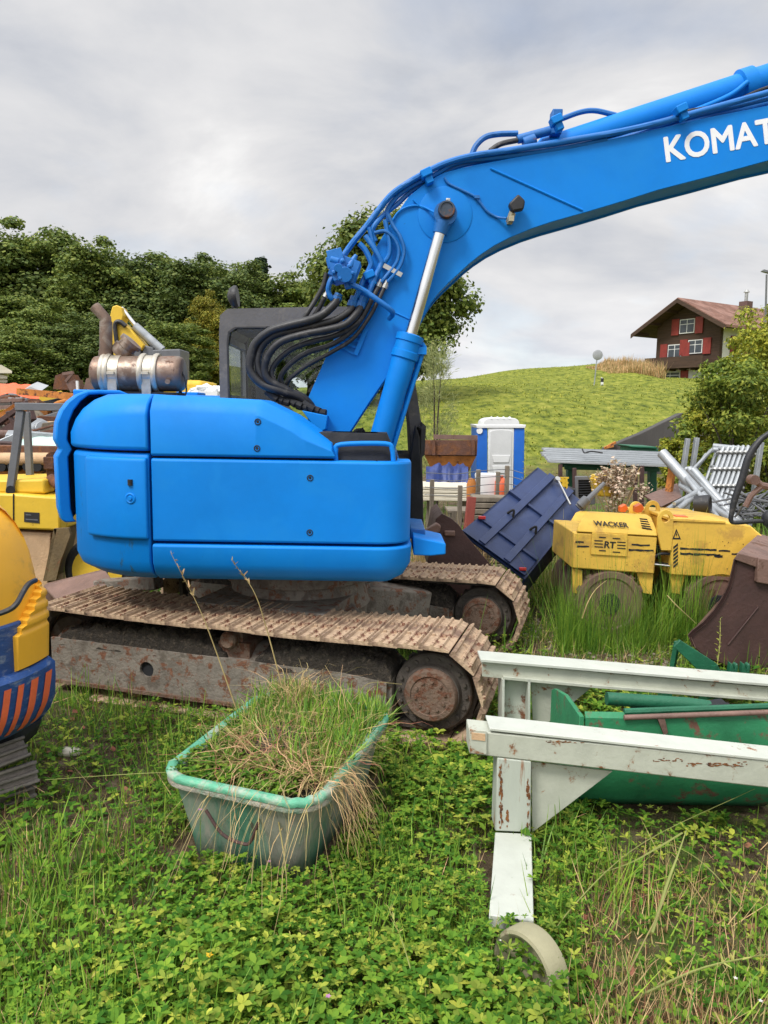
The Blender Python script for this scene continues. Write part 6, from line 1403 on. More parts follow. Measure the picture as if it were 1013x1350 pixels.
def skip():
    Y = 13.2; bs = V((P(592,620,Y).x, Y+.7, 0)); t = thing('rusty_skip', 'rust orange tipping skip left of the portable toilet', 'skip', bs)
    def q(x, y, d=0): return P(x, y, Y+d)
    mb = MB(); mb.loft([[q(558,580), q(630,580), q(630,580,1.3), q(558,580,1.3)], [q(559,600), q(629,601), q(629,600,1.3), q(559,600,1.3)]]); obj('upper_band', mb, MT['rust'], t, bevel=.01)
    mb = MB(); mb.loft([[q(560,600.5,.02), q(628,601.5,.02), q(628,600,1.2), q(560,600,1.2)], [q(570,621,.15), q(618,622,.15), q(618,621,1.0), q(570,621,1.0)]]); obj('hopper', mb, MT['rust_o'], t, bevel=.01)
    mb = MB(); mb.prism([q(572,573), q(630,574), q(630,580), q(572,579)], (0,.06,0)); obj('top_lip', mb, MT['brown_l'], t)
    for x in (572, 624): mb = MB(); mb.bar(q(x,580,-.03), q(x,600,-.03), .06, .05); obj('rib', mb, MT['rust'], t)
    # blue tarpaulin heap below
    bs = V((P(590,640,12.4).x, 12.4, 0)); mb = MB(); rows = []
    for i in range(25):
        row = []
        for j in range(9):
            x = 562+(618-562)*i/24; yy = 640-24*math.sin(math.pi*j/8)**.6*(.8+.4*float(vnoise([i*.3],[j*.2],1.3,7)[0])); p = P(x, yy, 12.3+.7*j/8); p.y += .1*float(vnoise([i],[j],.7,3)[0]); p.z += .07*float(vnoise([i],[j],.9,5)[0]); row.append(p)
        rows.append(row)
    mb.grid(rows); tag(obj('tarpaulin', mb, MT['tarp_b'], None, bs, smooth=60), 'crumpled dark blue tarpaulin heap under the rusty skip', 'tarpaulin')
    # pale boards low trailer
    Y = 11.6; bs = V((P(588,655,Y).x, Y+.3, 0)); t = thing('board_stack', 'stack of pale boards lying behind the wooden stakes', 'boards', bs)
    for k, (y0, y1) in enumerate(((641,645.5), (646.3,650), (650.8,655), (655.6,660))):
        mb = MB(); mb.prism([P(555,y0,Y-.01*k), P(622,y0+1,Y-.01*k), P(622,y1+1,Y-.01*k), P(555,y1,Y-.01*k)], (0,.9,0)); obj('board', mb, MT['wood_l'], t, bevel=.008)
    for x in (568, 612):
        mb = MB(); a = P(x,659,Y+.4); mb.bar(a, V((a.x, a.y, -.05)), .12, .12); obj('bearer', mb, MT['wood'], t)
skip()
# wooden stakes and wires
for i, (x, y0, y1, Y, lb) in enumerate(((570,632,664,9.6,'weathered wooden stake under the blue tarpaulin, leftmost of the stakes'), (607,640,674,9.4,'short weathered stake in front of the pale boards'), (631,619,655,9.6,'weathered stake left of the white sack'), (657,622,655,9.9,'thin stake beside the small orange can'), (669,614,656,9.7,'tall brown stake right of the orange can'))):
    p, b = P(x, y0, Y), P(x-1, y1+30, Y); b.z = -.1; mb = MB(); mb.bar(p, b, .055, .055); tag(obj('wooden_stake', mb, MT['wood'], None, (b.x, Y, 0), bevel=.006), lb, 'stake', 'wooden fence stakes')
mb = MB()
for y in (621, 630, 640, 650): mb.tube([P(560,y+2,9.5), P(600,y+4,9.45), P(632,y,9.55), P(669,y-2,9.68), P(690,y+3,9.6)], .005, 5, 3)
tag(obj('fence_wire', mb, MT['grey'], None, P(620,650,9.5)), 'thin slack wire strung between the wooden stakes', 'wire')
# sack, orange can, red post, plank wall
mb = MB(); c = P(643,642,10.2); mb.loft([rrect(c+V((0,0,z)), V((1,0,0)), V((0,1,0)), w, .16, .08, 3) for z, w in ((-.97,.13), (-.3,.15), (.0,.14), (.16,.17), (.18,.16))]); tag(obj('white_sack', mb, MT['dirtwhite'], None, c-V((0,0,.97)), smooth=60), 'white plastic sack standing in front of the toilet door', 'sack')
mb = MB(); c = P(661,637,9.95); mb.lathe(c-V((0,0,.1)), (0,0,1), [(-.3,.0), (-.3,.08), (0,.085), (.12,.085), (.15,.06), (.17,.03), (.2,.03), (.2,0)], 16); tag(obj('orange_can', mb, MT['orange'], None, c-V((0,0,.4)), smooth=40), 'small orange can between the stakes before the toilet', 'can')
mb = MB(); c = P(622,634,9.9); mb.lathe(c-V((0,0,.3)), (0,0,1), [(0,.0), (0,.06), (.25,.065), (.33,.04), (.34,0)], 14); tag(obj('red_canister', mb, MT['rust_o'], None, c-V((0,0,.3)), smooth=40), 'faded red canister left of the white sack', 'can')
a, b = P(622,655,8.7), P(612,700,8.6); b.z = 0; mb = MB(); mb.bar(a, b, .10, .10, (0,1,0)); tag(obj('red_post', mb, mat('red_oxide', (.25,.05,.035), .7, var=.2, bump=.2), None, b, bevel=.006), 'red oxide steel post leaning beside the old planks', 'post')
t = thing('plank_stack', 'grey weathered planks stacked behind the navy skip', 'planks', V((P(650,672,8.9).x, 8.9, 0)))
for k in range(14):
    y0 = 655+k*8; mb = MB(); mb.prism([P(624-k,y0,8.9), P(674,y0+1,8.9), P(676,y0+7.6,8.9), P(623-k,y0+7.2,8.9)], (0,.3+.02*(k % 2),0)); obj('plank', mb, MT['wood'], t, bevel=.01)

mb = MB(); c = P(640,645,9.95)
for k in range(5):
    z = .68-k*.16
    mb.box((c.x, c.y+.06, z), (1.0,.5,.025)); mb.box((c.x-.4, c.y+.06, z-.08), (.1,.5,.13)); mb.box((c.x+.4, c.y+.06, z-.08), (.1,.5,.13)); mb.box((c.x, c.y+.06, z-.08), (.1,.5,.13))
tag(obj('pallet_stack', mb, MT['wood'], None, (c.x, c.y, 0)), 'stack of grey pallets under the orange can and red canister', 'pallets')
# aluminium sections on a green rack with rusty posts
def rack():
    Y = 11.0; bs = V((P(800,640,Y).x, Y+.5, 0)); t = thing('steel_rack', 'green steel storage rack with rusty uprights behind the rollers', 'rack', bs)
    def q(x, y, d=0): return P(x, y, Y+d)
    def gz(p): p = p.copy(); p.z = -.05; return p
    for x0, y0, w, d, m_ in ((739,612,5,-.1,'rust'), (757.5,617,5.5,-.2,'rust'), (838,614,5,-.1,'rust'), (846.5,614,5.5,-.25,'rust')):
        mb = MB(); p = q(x0,y0,d); mb.bar(p, gz(q(x0+1.5,700,d)), .06, .05); obj('upright', mb, MT['brown'], t, bevel=.004)
    mb = MB(); mb.prism([q(741,609,.5), q(868,613,.5), q(868,620,.5), q(741,616,.5)], (0,.12,0)); mb.prism([q(745,614,.3), q(870,617,.3), q(870,622,.3), q(745,619,.3)], (0,.05,0)); obj('green_beam', mb, MT['green_d'], t, bevel=.005)
    for x in (752, 860):
        mb = MB(); mb.bar(q(x,616,.55), gz(q(x,700,.55)), .14, .1); obj('green_post', mb, MT['green_d'], t, bevel=.005)
    bs = P(800, 602, Y); t = thing('profile_bundle', 'bundle of long aluminium profiles lying across the green rack', 'metal profiles', bs)
    rr = random.Random(3)
    for k in range(7):
        y = 592+k*2.7; x0 = 716+rr.uniform(-2,4)+(k > 4)*6; x1 = 868+rr.uniform(0,14)+k*2; d = .9-.16*k
        a, b = q(x0, y, d), q(x1, y+6+rr.uniform(-.5,.5), d); mb = MB(); mb.bar(a, b, .16, .032); obj('profile', mb, MT['alu'], t, bevel=.003)
        mb = MB(); mb.bar(a+V((0,-.07,.008)), b+V((0,-.07,.008)), .012, .045); obj('profile_edge', mb, MT['galv'], t)
    mb = MB(); mb.tube([q(768,592,.1), q(771,597,-.1), q(780,595,-.05), q(795,597,-.1)], .012, 6, 4); obj('strap', mb, MT['black'], t)
rack()
# cage, vent panel, yellow box inside the rack
Y = 9.6
t = thing('yellow_crate', 'open yellow mesh crate beside the navy skip', 'crate', V((P(742,640,Y).x, Y, 0))); mb = MB()
for i in range(6): mb.bar(P(734+i*2.6,630,Y), P(740+i*1.6,655,Y), .02, .02)
for i in range(4): mb.bar(P(733+i*1.5,630+i*6,Y), P(750-i*.6,630+i*6.5,Y), .02, .02)
obj('mesh_side', mb, MT['yellow_d'], t)
mb = MB(); mb.box(P(742,668,Y+.3), (.26,.5,.5)); obj('crate_body', mb, MT['gap'], t)
t = thing('vent_panel', 'grey louvred engine panel leaning below the aluminium profiles', 'panel', V((P(772,645,Y).x, Y, 0))); mb = MB(); mb.holed([P(759,628,Y), P(784,628,Y), P(785,665,Y), P(760,667,Y)], [[P(763,633,Y), P(781,633,Y), P(781,657,Y), P(763,658,Y)]], (0,.05,0)); obj('panel_frame', mb, MT['grey'], t, bevel=.006)
mb = MB()
for k in range(7): mb.bar(P(763,635+k*3.3,Y+.03), P(781,634.5+k*3.3,Y+.03), .012, .05, (0,1,.6))
obj('louvres', mb, MT['gap'], t)
mb = MB(); mb.prism([P(786,632,9.3), P(812,634,9.3), P(818,655,9.3), P(790,655,9.3)], (0,.5,0)); mb.prism([P(788,627,9.35), P(811,629,9.35), P(812,634,9.35), P(786,632,9.35)], (0,.3,0)); tag(obj('yellow_housing', mb, MT['yellow_d'], None, V((P(800,650,9.3).x, 9.5, 0)), bevel=.02), 'yellow machine housing under the dry flowers behind the rollers', 'machine part')
# rusty sheet and post right of it
mb = MB(); mb.prism([P(850,653,9.0), P(893,637,9.4), P(899,655,8.9), P(872,668,8.6)], (0,.02,-.02)); tag(obj('rusty_sheet', mb, MT['brown_l'], None, V((P(873,655,9).x, 9, .9))), 'sloping rusty brown sheet beside the leaning steel pipes', 'metal sheet')
a, b = P(887,615,9.15), P(878,675,9.1); b2 = b+(b-a)*.8; mb = MB(); mb.bar(a, b2, .075, .06); tag(obj('rusty_post', mb, MT['rust_o'], None, (b2.x, b2.y, b2.z), bevel=.005), 'leaning rusty orange post crossing the pipe bundle top', 'post')
# steel pipes
def pipes():
    spec = [(873,597,905,625,1008,745), (905,619,930,648,1018,750), (909,618.5,936,648,1022,745), (914,620,942,646,1030,752), (899,622,925,655,960,700), (898,640,940,668,975,692)]
    LB = ['longest silver pipe, its upper end over the aluminium profiles', 'silver pipe directly right of the longest one', 'silver pipe in the middle of the sloping bundle', 'silver pipe at the right side of the sloping bundle', 'thin dark pipe under the sloping bundle', 'shorter silver pipe crossing low under the bundle']
    for i, (x0, y0, xm, ym, x1, y1) in enumerate(spec):
        a, b = P(x0, y0, 9.1-.05*i), P(x1, y1, 7.9-.05*i); r = (.062, .048, .048, .048, .03, .035)[i]
        mb = MB(); d = (b-a).normalized(); mb.lathe(a, d, [(.04, r*.8), (0, r*.82), (0, r), ((b-a).length, r), ((b-a).length, r*.82), ((b-a).length-.05, r*.8)], 18); tag(obj('steel_pipe', mb, MT['galv'], None, (a+b)/2, smooth=40), LB[i], 'pipe', 'steel pipes leaning in a bundle')
    for i, (x0,y0,x1,y1,r) in enumerate(((880,672,925,645,.03), (893,672,920,650,.035), (889,664,915,650,.02))):
        mb = MB(); a, b = P(x0,y0,8.1), P(x1,y1,8.5); mb.cyl(a, b, r, seg=14); tag(obj('steel_tube', mb, MT['galv'], None, (a+b)/2), ['lower silver tube crossing beneath the sloping bundle','thicker silver tube crossing beneath the bundle','thin tube crossing beneath the bundle'][i], 'pipe', 'steel tubes lying crosswise')
    mb = MB(); c = P(916,665,8.0); mb.lathe(c, (.8,-.5,.1), [(0,.05), (0,.09), (.15,.1), (.16,.085), (.15,.06), (.05,.05)], 18); tag(obj('black_pipe_end', mb, MT['black'], None, c, smooth=40), 'black plastic pipe end under the silver pipes', 'pipe')
    # two upright posts and lattice of scaffold frames
    for x0, y0, x1, y1, lb in ((907,578,898,640,'left of two upright galvanised posts before the shrubs'), (919,577,910,640,'right of two upright galvanised posts before the shrubs'), (1004,583,994,650,'upright galvanised post right of the scaffold frames')):
        a, b = P(x0,y0,10), P(x1,y1,10); b = a+(b-a)*((a.z+.05)/(a.z-b.z)); mb = MB(); mb.bar(a, b, .075, .05); tag(obj('galvanised_post', mb, MT['galv'], None, b, bevel=.004), lb, 'post', 'galvanised posts')
    for k in range(7):
        ox = k*6.5; Yk = 9.7-.05*k
        t = thing('scaffold_section', ['leftmost leaning galvanised scaffold frame of the stacked row', 'second leaning scaffold frame from the left of the row', 'third leaning scaffold frame from the left of the row', 'middle leaning scaffold frame of the stacked row', 'third leaning scaffold frame from the right of the row', 'second leaning scaffold frame from the right of the row', 'rightmost leaning galvanised scaffold frame beside the black arm'][k], 'scaffold', V((P(930+ox,660,Yk).x, Yk, .3)), 'scaffold frames leaning in a row')
        up1, lo1 = P(948+ox,588,Yk+.25), P(920+ox,662,Yk-.1); up2, lo2 = P(954+ox,590,Yk-.5), P(928+ox,664,Yk-.85); lo1 = up1.lerp(lo1, 1.5); lo2 = up2.lerp(lo2, 1.5)
        for a, b in ((up1,lo1), (up2,lo2)):
            mb = MB(); mb.cyl(a, b, .024, seg=8); obj('standard', mb, MT['galv'], t)
        mb = MB()
        for q in (.02, .24, .46, .68, .95): mb.cyl(up1.lerp(lo1,q), up2.lerp(lo2,q), .018, seg=6)
        obj('rungs', mb, MT['galv'], t)
        mb = MB()
        for q in (.08, .28, .48, .68):
            c = up2.lerp(lo2, q); mb.lathe(c, (lo2-up2), [(-.012,.026), (-.012,.06), (.012,.06), (.012,.026)], 8)
        obj('rosette', mb, MT['steel'], t)
    for k in range(3):
        a, b = P(943-k*6,589+k*5,10.0), P(911-k*2,622+k*7,9.6); mb = MB(); mb.cyl(a, b, .022, seg=8); tag(obj('scaffold_tube', mb, MT['galv'], None, (a+b)/2), ['upper','middle','lower'][k]+' of three slanting scaffold tubes left of the frames', 'pipe', 'scaffold tubes')
    a, b = P(940,588,9.8), P(978,592,9.7); mb = MB(); mb.cyl(a, b, .035, seg=12); mb.cyl(P(940,593,9.75), P(960,594,9.7), .035, seg=12); tag(obj('cross_tube', mb, MT['galv'], None, (a+b)/2), 'galvanised cross tube along the top of the scaffold frames', 'pipe')
    t = thing('rusty_lever', 'brown forked lever standing right of the silver pipes', 'lever', P(985,668,7.6)); mb = MB(); mb.tube([P(983,668,7.6), P(990,654,7.6), P(1004,641,7.6)], .03, 8); mb.tube([P(994,632,7.6), P(1004,640,7.6), P(1020,643,7.6), P(1060,640,7.6)], .035, 8); mb.lathe(P(996,633,7.55), (0,1,0), [(0,.05),(.1,.05)], 12); obj('lever_arm', mb, MT['brown_l'], t)
    mb = MB(); rr = random.Random(5)
    for k in range(26): 
        a = P(970+rr.uniform(0,45), 655+rr.uniform(0,25), 8.2+rr.uniform(0,.5)); d = V((rr.uniform(-1,1), rr.uniform(-.5,.5), rr.uniform(-.5,.5)))*.35; mb.tube([a-d, a, a+d+V((0,0,.05))], .012, 5)
    tag(obj('wire_heap', mb, MT['grey'], None, P(992,672,8.3)), 'tangled grey wire and rods right of the pipes', 'scrap', kind='stuff')
pipes()
# small green container roof seen over the rack
mb = MB(); Y = 13; mb.prism([P(832,590,Y), P(868,592,Y), P(868,600,Y), P(832,598,Y)], (0,.6,0)); mb.prism([P(830,587.5,Y-.05), P(866,589,Y-.05), P(867,592,Y-.05), P(831,590,Y-.05)], (0,.7,0)); tag(obj('green_box', mb, MT['green_d'], None, P(850,600,Y+.3), bevel=.01), 'dark green steel box in front of the retaining wall', 'box')

# ================================================================== left hand yard
def left_yard():
    # yellow dumper with grey roll bar
    Y = 6.9; bs = V((P(40,720,Y).x, Y+.5, 0)); t = thing('yellow_dumper', 'yellow dumper with grey roll bar behind the blue counterweight', 'dumper', bs)
    def q(x, y, d=0): return P(x, y, Y+d)
    mb = MB(); mb.prism([q(-60,650), q(18,651), q(78,656), q(80,700), q(-60,694)], (0,.9,0)); obj('body', mb, MT['yellow_d'], t, bevel=.02)
    mb = MB(); mb.prism([q(-60,634,.1), q(58,632,.1), q(60,651,.1), q(-60,649,.1)], (0,.75,0)); obj('upper_deck', mb, MT['yellow_d'], t, bevel=.02)
    mb = MB(); mb.tube([q(18,651,-.004), q(18,698,-.004)], .006, 6); obj('seam', mb, MT['gap'], t)
    mb = MB(); mb.prism([q(32,675,-.005), q(52,676,-.005), q(52,690,-.005), q(32,688,-.005)], (0,.004,0)); pl = obj('black_plate', mb, MT['black'], t)
    mb = MB(); mb.prism([q(34,678,-.008), q(41,678.4,-.008), q(41,679.6,-.008), q(34,679.2,-.008)], (0,.003,0)); mb.prism([q(34,684,-.008), q(50,685,-.008), q(50,686.3,-.008), q(34,685.3,-.008)], (0,.003,0)); obj('plate_marks', mb, MT['grey'], t)
    mb = MB(); mb.prism([q(-60,696,.05), q(67,703,.05), q(60,830,.05), q(-60,830,.05)], (0,.8,0)); obj('lower_body', mb, MT['tan'], t, bevel=.01)
    mb = MB(); mb.prism([q(71,697,-.05), q(90,696,-.05), q(93,705,-.05), q(80,740,-.05), q(74,765,-.05), q(57,766,-.05)], (0,.04,0)); mb.prism([q(71,697,-.05), q(75,697,-.05), q(61,766,-.05), q(57,766,-.05)], (0,.5,0)); obj('mudguard', mb, mat('muddy_guard', (.16,.11,.05), .85, var=.3, bump=.3, rust=.6), t)
    c = q(130,752,.1); mb = MB(); mb.lathe(c, (0,1,0), [(.0,.18), (-.02,.24), (-.02,.29), (.02,.325), (.06,.33), (.2,.33), (.24,.32), (.27,.29), (.27,.2)], 40); w = obj('wheel', mb, MT['tyre'], t, smooth=40)
    mb = MB(); mb.lathe(c, (0,1,0), [(-.03,.215), (-.035,.235), (.0,.235), (.0,.215), (.06,.19), (.08,.0)], 32); obj('rim', mb, MT['yellow_d'], w, smooth=35)
    Yr = Y+.1
    for a, b, wd in (((28,541),(14,650),.055), ((35,543),(40,632),.05)):
        d = 0 if a[0] < 30 else .6
        mb = MB(); mb.bar(P(a[0],a[1],Yr+d), P(b[0],b[1],Yr+d), wd, wd+.015); obj('roll_bar_post', mb, MT['grey'], t, bevel=.006)
    mb = MB(); mb.bar(P(22,536,Yr), P(110,537,Yr), .08, .07); obj('roll_bar_top', mb, MT['grey'], t, bevel=.006)
    mb = MB(); mb.cyl(P(14,646,Yr-.06), P(14,646,Yr+.08), .04, seg=12); obj('pivot', mb, MT['gap'], t)
    # rusty attachment by the roll bar
    mb = MB(); mb.prism([q(60,600,.3), q(66,595,.3), q(72,618,.3), q(74,648,.3), q(62,649,.3)], (0,.3,0)); mb.cyl(q(66,630,.25), q(78,640,.2), .05); mb.box(q(70,610,.35), (.1,.2,.12)); tag(obj('rusty_bracket', mb, MT['rust'], None, q(66,650,.4), bevel=.01), 'brown rusty bracket standing on the yellow dumper deck', 'machine part')
    # long rusty beam with pale worn edge
    Y = 8.2; t = thing('rusty_beam', 'long rusty beam with pale worn lower edge lying behind the dumper', 'beam', V((P(30,610,Y).x, Y, .9))); mb = MB(); mb.prism([P(-80,586,Y), P(80,589,Y), P(80,600,Y), P(-80,597,Y)], (0,.2,0)); obj('upper_face', mb, MT['rust'], t, bevel=.006)
    mb = MB(); mb.tube([P(-80,605,Y+.0), P(80,605,Y)], .07, 14); obj('worn_tube', mb, MT['tan'], t)
    mb = MB(); mb.prism([P(-80,613,Y+.1), P(62,612,Y+.1), P(46,630,Y+.1), P(-80,632,Y+.1)], (0,.4,0)); 
    obj('orange_underside', mb, MT['rust_o'], t)
    mb = MB()
    for x in (3, 18, 38, 50): mb.lathe(P(x,615,Y-.02), (0,1,0), [(-.03,.03), (-.03,.055), (.1,.06)], 10)
    obj('rollers', mb, MT['gap'], t)
    # mint car panel
    Y = 10.5; mb = MB(); rows = []
    for j in range(6):
        yy = (571, 574, 577, 582, 584, 590)[j]; rows.append([P(28+i*5, yy+(.8*math.sin(i)), Y-.15*j+.0*i) for i in range(12)])
    mb.grid(rows); mb.prism([P(28,590,Y-.8), P(84,591,Y-.8), P(80,600,Y-.8), P(40,600,Y-.8)], (0,.3,0)); tag(obj('mint_panel', mb, MT['mint'], None, P(55,600,Y-.4), smooth=40), 'mint green sheet metal panel among the scrap behind the roll bar', 'metal sheet')
    # orange tarpaulin on the scrap pile
    Y = 14; mb = MB(); rows = []
    for i in range(20):
        row = []
        for j in range(8):
            x = -30+74*i/19+(j*1.2); yy = 507+ (16*j/7) + 3*math.sin(i*.5)*(j/7)-3*float(vnoise([i*.4],[j*.5],1.2,2)[0]); p = P(x, yy-max(0,(i-13))*-.5, Y-.5*j/7); row.append(p)
        rows.append(row)
    mb.grid(rows); tag(obj('orange_sheet', mb, MT['tarp_o'], None, P(10,522,Y), smooth=50), 'faded orange sheet draped over scrap at the left edge', 'tarpaulin')
    mb = MB(); mb.prism([P(31,514,13.6), P(40,510,13.6), P(55,515,13.6), P(48,518,13.6)], (0,.3,.1)); tag(obj('silver_sheet', mb, MT['alu'], None, P(43,515,13.7)), 'silver grey sheet lying on the orange tarpaulin end', 'metal sheet')
    a, b = P(24,516,13.3), P(100,523,13); mb = MB(); mb.bar(a, b, .08, .11); tag(obj('orange_girder', mb, MT['rust_o'], None, (a+b)/2), 'thin rust orange girder pointing right from the orange tarpaulin', 'beam')
    # pale shed
    t = thing('pale_shed', 'pale shed with stacked roof edges at the far left edge', 'shed', V((P(-5,520,24).x, 24, 0))); Y = 24
    mb = MB(); mb.prism([P(-40,495,Y), P(8,497,Y), P(8,560,Y), P(-40,560,Y)], (-1.6,3,0)); obj('wall', mb, MT['dirtwhite'], t)
    for k, (x, y) in enumerate(((16,489), (10,496), (10,501))):
        mb = MB(); mb.prism([P(-40,y-8,Y-.4+.1*k), P(2,y-8 if k == 0 else y-2,Y-.4+.1*k), P(x,y,Y-.4+.1*k), P(x,y+3,Y-.4+.1*k), P(-40,y+3,Y-.4+.1*k)], (-1.9,3.4,0)); obj('roof_edge', mb, MT['wood_l'], t)
    # scrap bucket and pieces over the pile
    Y = 16; t = thing('scrap_bucket', 'dark rusty clamshell bucket on top of the scrap heap', 'bucket', P(85,520,Y)); mb = MB(); mb.prism([P(70,513,Y), P(73,495,Y), P(83,492,Y), P(93,514,Y)], (0,.8,0)); obj('shell', mb, MT['rust'], t)
    mb = MB(); mb.bar(P(83,493,Y-.1), P(97,491,Y-.1), .06, .06); mb.bar(P(97,491,Y-.1), P(87,503,Y-.1), .05, .05); mb.prism([P(87,505,Y-.1), P(99,500,Y-.1), P(104,517,Y-.1), P(93,517,Y-.1)], (0,.4,0)); obj('hinge_arms', mb, MT['brown_l'], t)
    mb = MB(); mb.prism([P(110,513,Y), P(114,499,Y), P(121,497,Y), P(129,513,Y)], (0,.7,0)); tag(obj('scrap_cone', mb, MT['brown_l'], None, P(119,514,Y)), 'rusty cone shaped scrap piece left of the exhaust canister', 'scrap')
    mb = MB(); mb.bar(P(102,502,15), P(103,518,15), .055, .04); tag(obj('white_staff', mb, MT['dirtwhite'], None, P(103,518,15)), 'short white measuring post above the blue counterweight top', 'post')
    # heap of scrap pieces: varied chunks
    rr = random.Random(21); mats = ['rust', 'rust_o', 'brown', 'brown_l', 'grey', 'tan', 'yellow_d', 'wood', 'gap', 'galv']
    nm = {'rust': 'brown rusty', 'rust_o': 'orange rusty', 'brown': 'dark brown', 'brown_l': 'light brown', 'grey': 'grey painted', 'tan': 'dusty tan', 'yellow_d': 'yellow', 'wood': 'weathered wood', 'gap': 'black', 'galv': 'silver'}
    for k in range(44):
        x = rr.uniform(-12, 84); y = rr.uniform(528, 592); Y = 15.5-(y-528)*.085+rr.uniform(-.2,.4); m_ = rr.choice(mats); c = P(x, y, Y); kind = rr.randrange(4)
        mb = MB(); rot = Matrix.Rotation(rr.uniform(-.5,.5), 3, 'Y') @ Matrix.Rotation(rr.uniform(-.8,.8), 3, 'Z')
        w, d, h = rr.uniform(.12,.42), rr.uniform(.2,.5), rr.uniform(.06,.22)
        if kind == 0:
            o = [V((-w,0,-h)), V((w,0,-h*.7)), V((w*.8,0,h)), V((-w*.3,0,h*1.2)), V((-w*1.1,0,h*.3))]; mb.prism([c+rot@p for p in o], rot@V((0,d,0)))
        elif kind == 1: mb.tube([c+rot@V((-w*1.8,0,0)), c+rot@V((0,.05,.05)), c+rot@V((w*1.8,.1,0))], h*.35, 10, 3)
        elif kind == 2:
            mb.lathe(c, rot@V((.3,-1,.2)), [(0,h*.5), (0,h*1.4), (.1,h*1.5), (.14,h*.9), (.3,h*.8), (.3,h*.3)], 16)
        else: mb.bar(c+rot@V((-w*2.2,0,0)), c+rot@V((w*2.2,0,0)), h*.4, h*.8); mb.bar(c+rot@V((-w*2.2,0,h*.9)), c+rot@V((w*2.2,0,h*.9)), h*.3, h*.4); mb.bar(c+rot@V((w,0,-h)), c+rot@V((w,0,h*1.2)), h*.3, h*.3)
        tag(obj('scrap_piece', mb, MT[m_], None, c, bevel=.01), f'{nm[m_]} {["plate offcut", "bent pipe", "flanged hub", "girder piece"][kind]} in the scrap heap behind the roll bar', 'scrap', 'scrap pieces heaped behind the dumper')
    # mound of dark rubble carrying the scrap
    mb = MB(); rows = []
    for i in range(26):
        row = []
        for j in range(10):
            X = -9.5+8.6*i/25; Yy = 10.2+8*j/9; h = 1.9*sstep(9.6, 15.5, Yy)*sstep(-.6, -2.6, X)*(.75+.5*float(vnoise([X],[Yy],1.2,6)[0])); row.append(V((X, Yy, float(h)-.05)))
        rows.append(row)
    mb.grid(rows); tag(obj('rubble_mound', mb, MT['soil'], None, (-5, 14, 0), smooth=60), 'dark rubble mound under the scrap heap at the left', 'rubble', kind='stuff')
    # small yellow digger arm in the distance
    Y = 17; bs = V((P(185,520,Y).x, Y, 0)); t = thing('yellow_digger', 'yellow digger with raised arm far behind the exhaust canister', 'excavator', bs)
    mb = MB(); mb.prism([P(146,488,Y), P(143,425,Y), P(148,404,Y), P(154,402,Y), P(160,405,Y), P(163,416,Y), P(160,424,Y), P(172,434,Y), P(190,455,Y), P(186,462,Y), P(168,444,Y), P(166,462,Y), P(160,488,Y)], (0,.4,0)); obj('boom', mb, MT['yellow_d'], t, bevel=.02)
    mb = MB(); mb.cyl(P(160,406,Y+.2), P(184,436,Y+.2), .05, seg=10); obj('ram_rod', mb, MT['chrome'], t)
    mb = MB(); mb.cyl(P(178,430,Y+.2), P(214,462,Y+.2), .10, seg=12); obj('ram_barrel', mb, MT['galv'], t)
    mb = MB(); mb.tube([P(158,480,Y-.05), P(154,450,Y-.05), P(152,428,Y-.05), P(158,424,Y-.05), P(166,430,Y-.05)], .05, 8, 4); obj('hose', mb, MT['black'], t)
    mb = MB(); mb.prism([P(168,458,Y+.1), P(186,458,Y+.1), P(186,480,Y+.1), P(168,478,Y+.1)], (0,.6,0)); mb.prism([P(188,454,Y+.1), P(202,458,Y+.1), P(206,500,Y+.1), P(188,500,Y+.1)], (0,.6,0)); mb.prism([P(200,461,Y+.1), P(238,460,Y+.1), P(238,500,Y+.1), P(204,500,Y+.1)], (0,.8,0)); obj('machinery', mb, MT['grey'], t, bevel=.03)
    mb = MB(); p = P(190,500,Y); mb.box((p.x, Y+.8, p.z/2), (2.6, 1.6, p.z)); mb.box((p.x, Y+.2, .35), (2.9, .4, .7)); obj('lower_body', mb, MT['yellow_d'], t, bevel=.1)
    # white van roof and pale junk between canister and cab
    t = thing('white_car', 'white car roof glimpsed between canister and cab', 'car', V((P(262,520,16).x, 16, 0))); Y = 16
    mb = MB(); o = [P(247,516,Y), P(250,511,Y), P(262,509.5,Y), P(277,514,Y), P(284,520,Y), P(284,530,Y), P(247,530,Y)]; base_ = [p.copy() for p in o]; base_[5].z = base_[6].z = .3; mb.prism(base_, (0,1.5,0)); obj('body', mb, MT['dirtwhite'], t, bevel=.08)
    mb = MB(); mb.prism([P(251,516,Y-.02), P(262,512,Y-.02), P(274,516,Y-.02), P(274,519,Y-.02), P(251,519,Y-.02)], (0,.02,0)); obj('window', mb, MT['gap'], t)
    mb = MB()
    for k in range(12): c = P(266+rr.uniform(0,22), 512+rr.uniform(0,10), 12); mb.tube([c+V((-.2,0,rr.uniform(-.1,.1))), c+V((0,.1,.08)), c+V((.2,0,rr.uniform(-.1,.1)))], .03, 6, 2)
    mb.box(P(277,521,12), (.3,.3,.12)); tag(obj('cable_heap', mb, MT['dirtwhite'], None, P(278,523,12)), 'pale tangled cable heap just left of the cab', 'scrap', kind='stuff')
    mb = MB(); mb.prism([P(243,501,20), P(265,506,20), P(266,512,20), P(244,510,20)], (0,1,0)); tag(obj('pink_roof', mb, mat('faded_tiles', (.42,.28,.25), .85, var=.2), None, P(254,512,20)), 'faded pink roof panel behind the canister end', 'metal sheet')
    mb = MB(); mb.box(P(252,521,7), (.2,.3,.05)); tag(obj('blue_lid', mb, MT['blue'], None, P(252,523,7), bevel=.01), 'small blue lid showing above the hood beside the cab', 'lid')
left_yard()
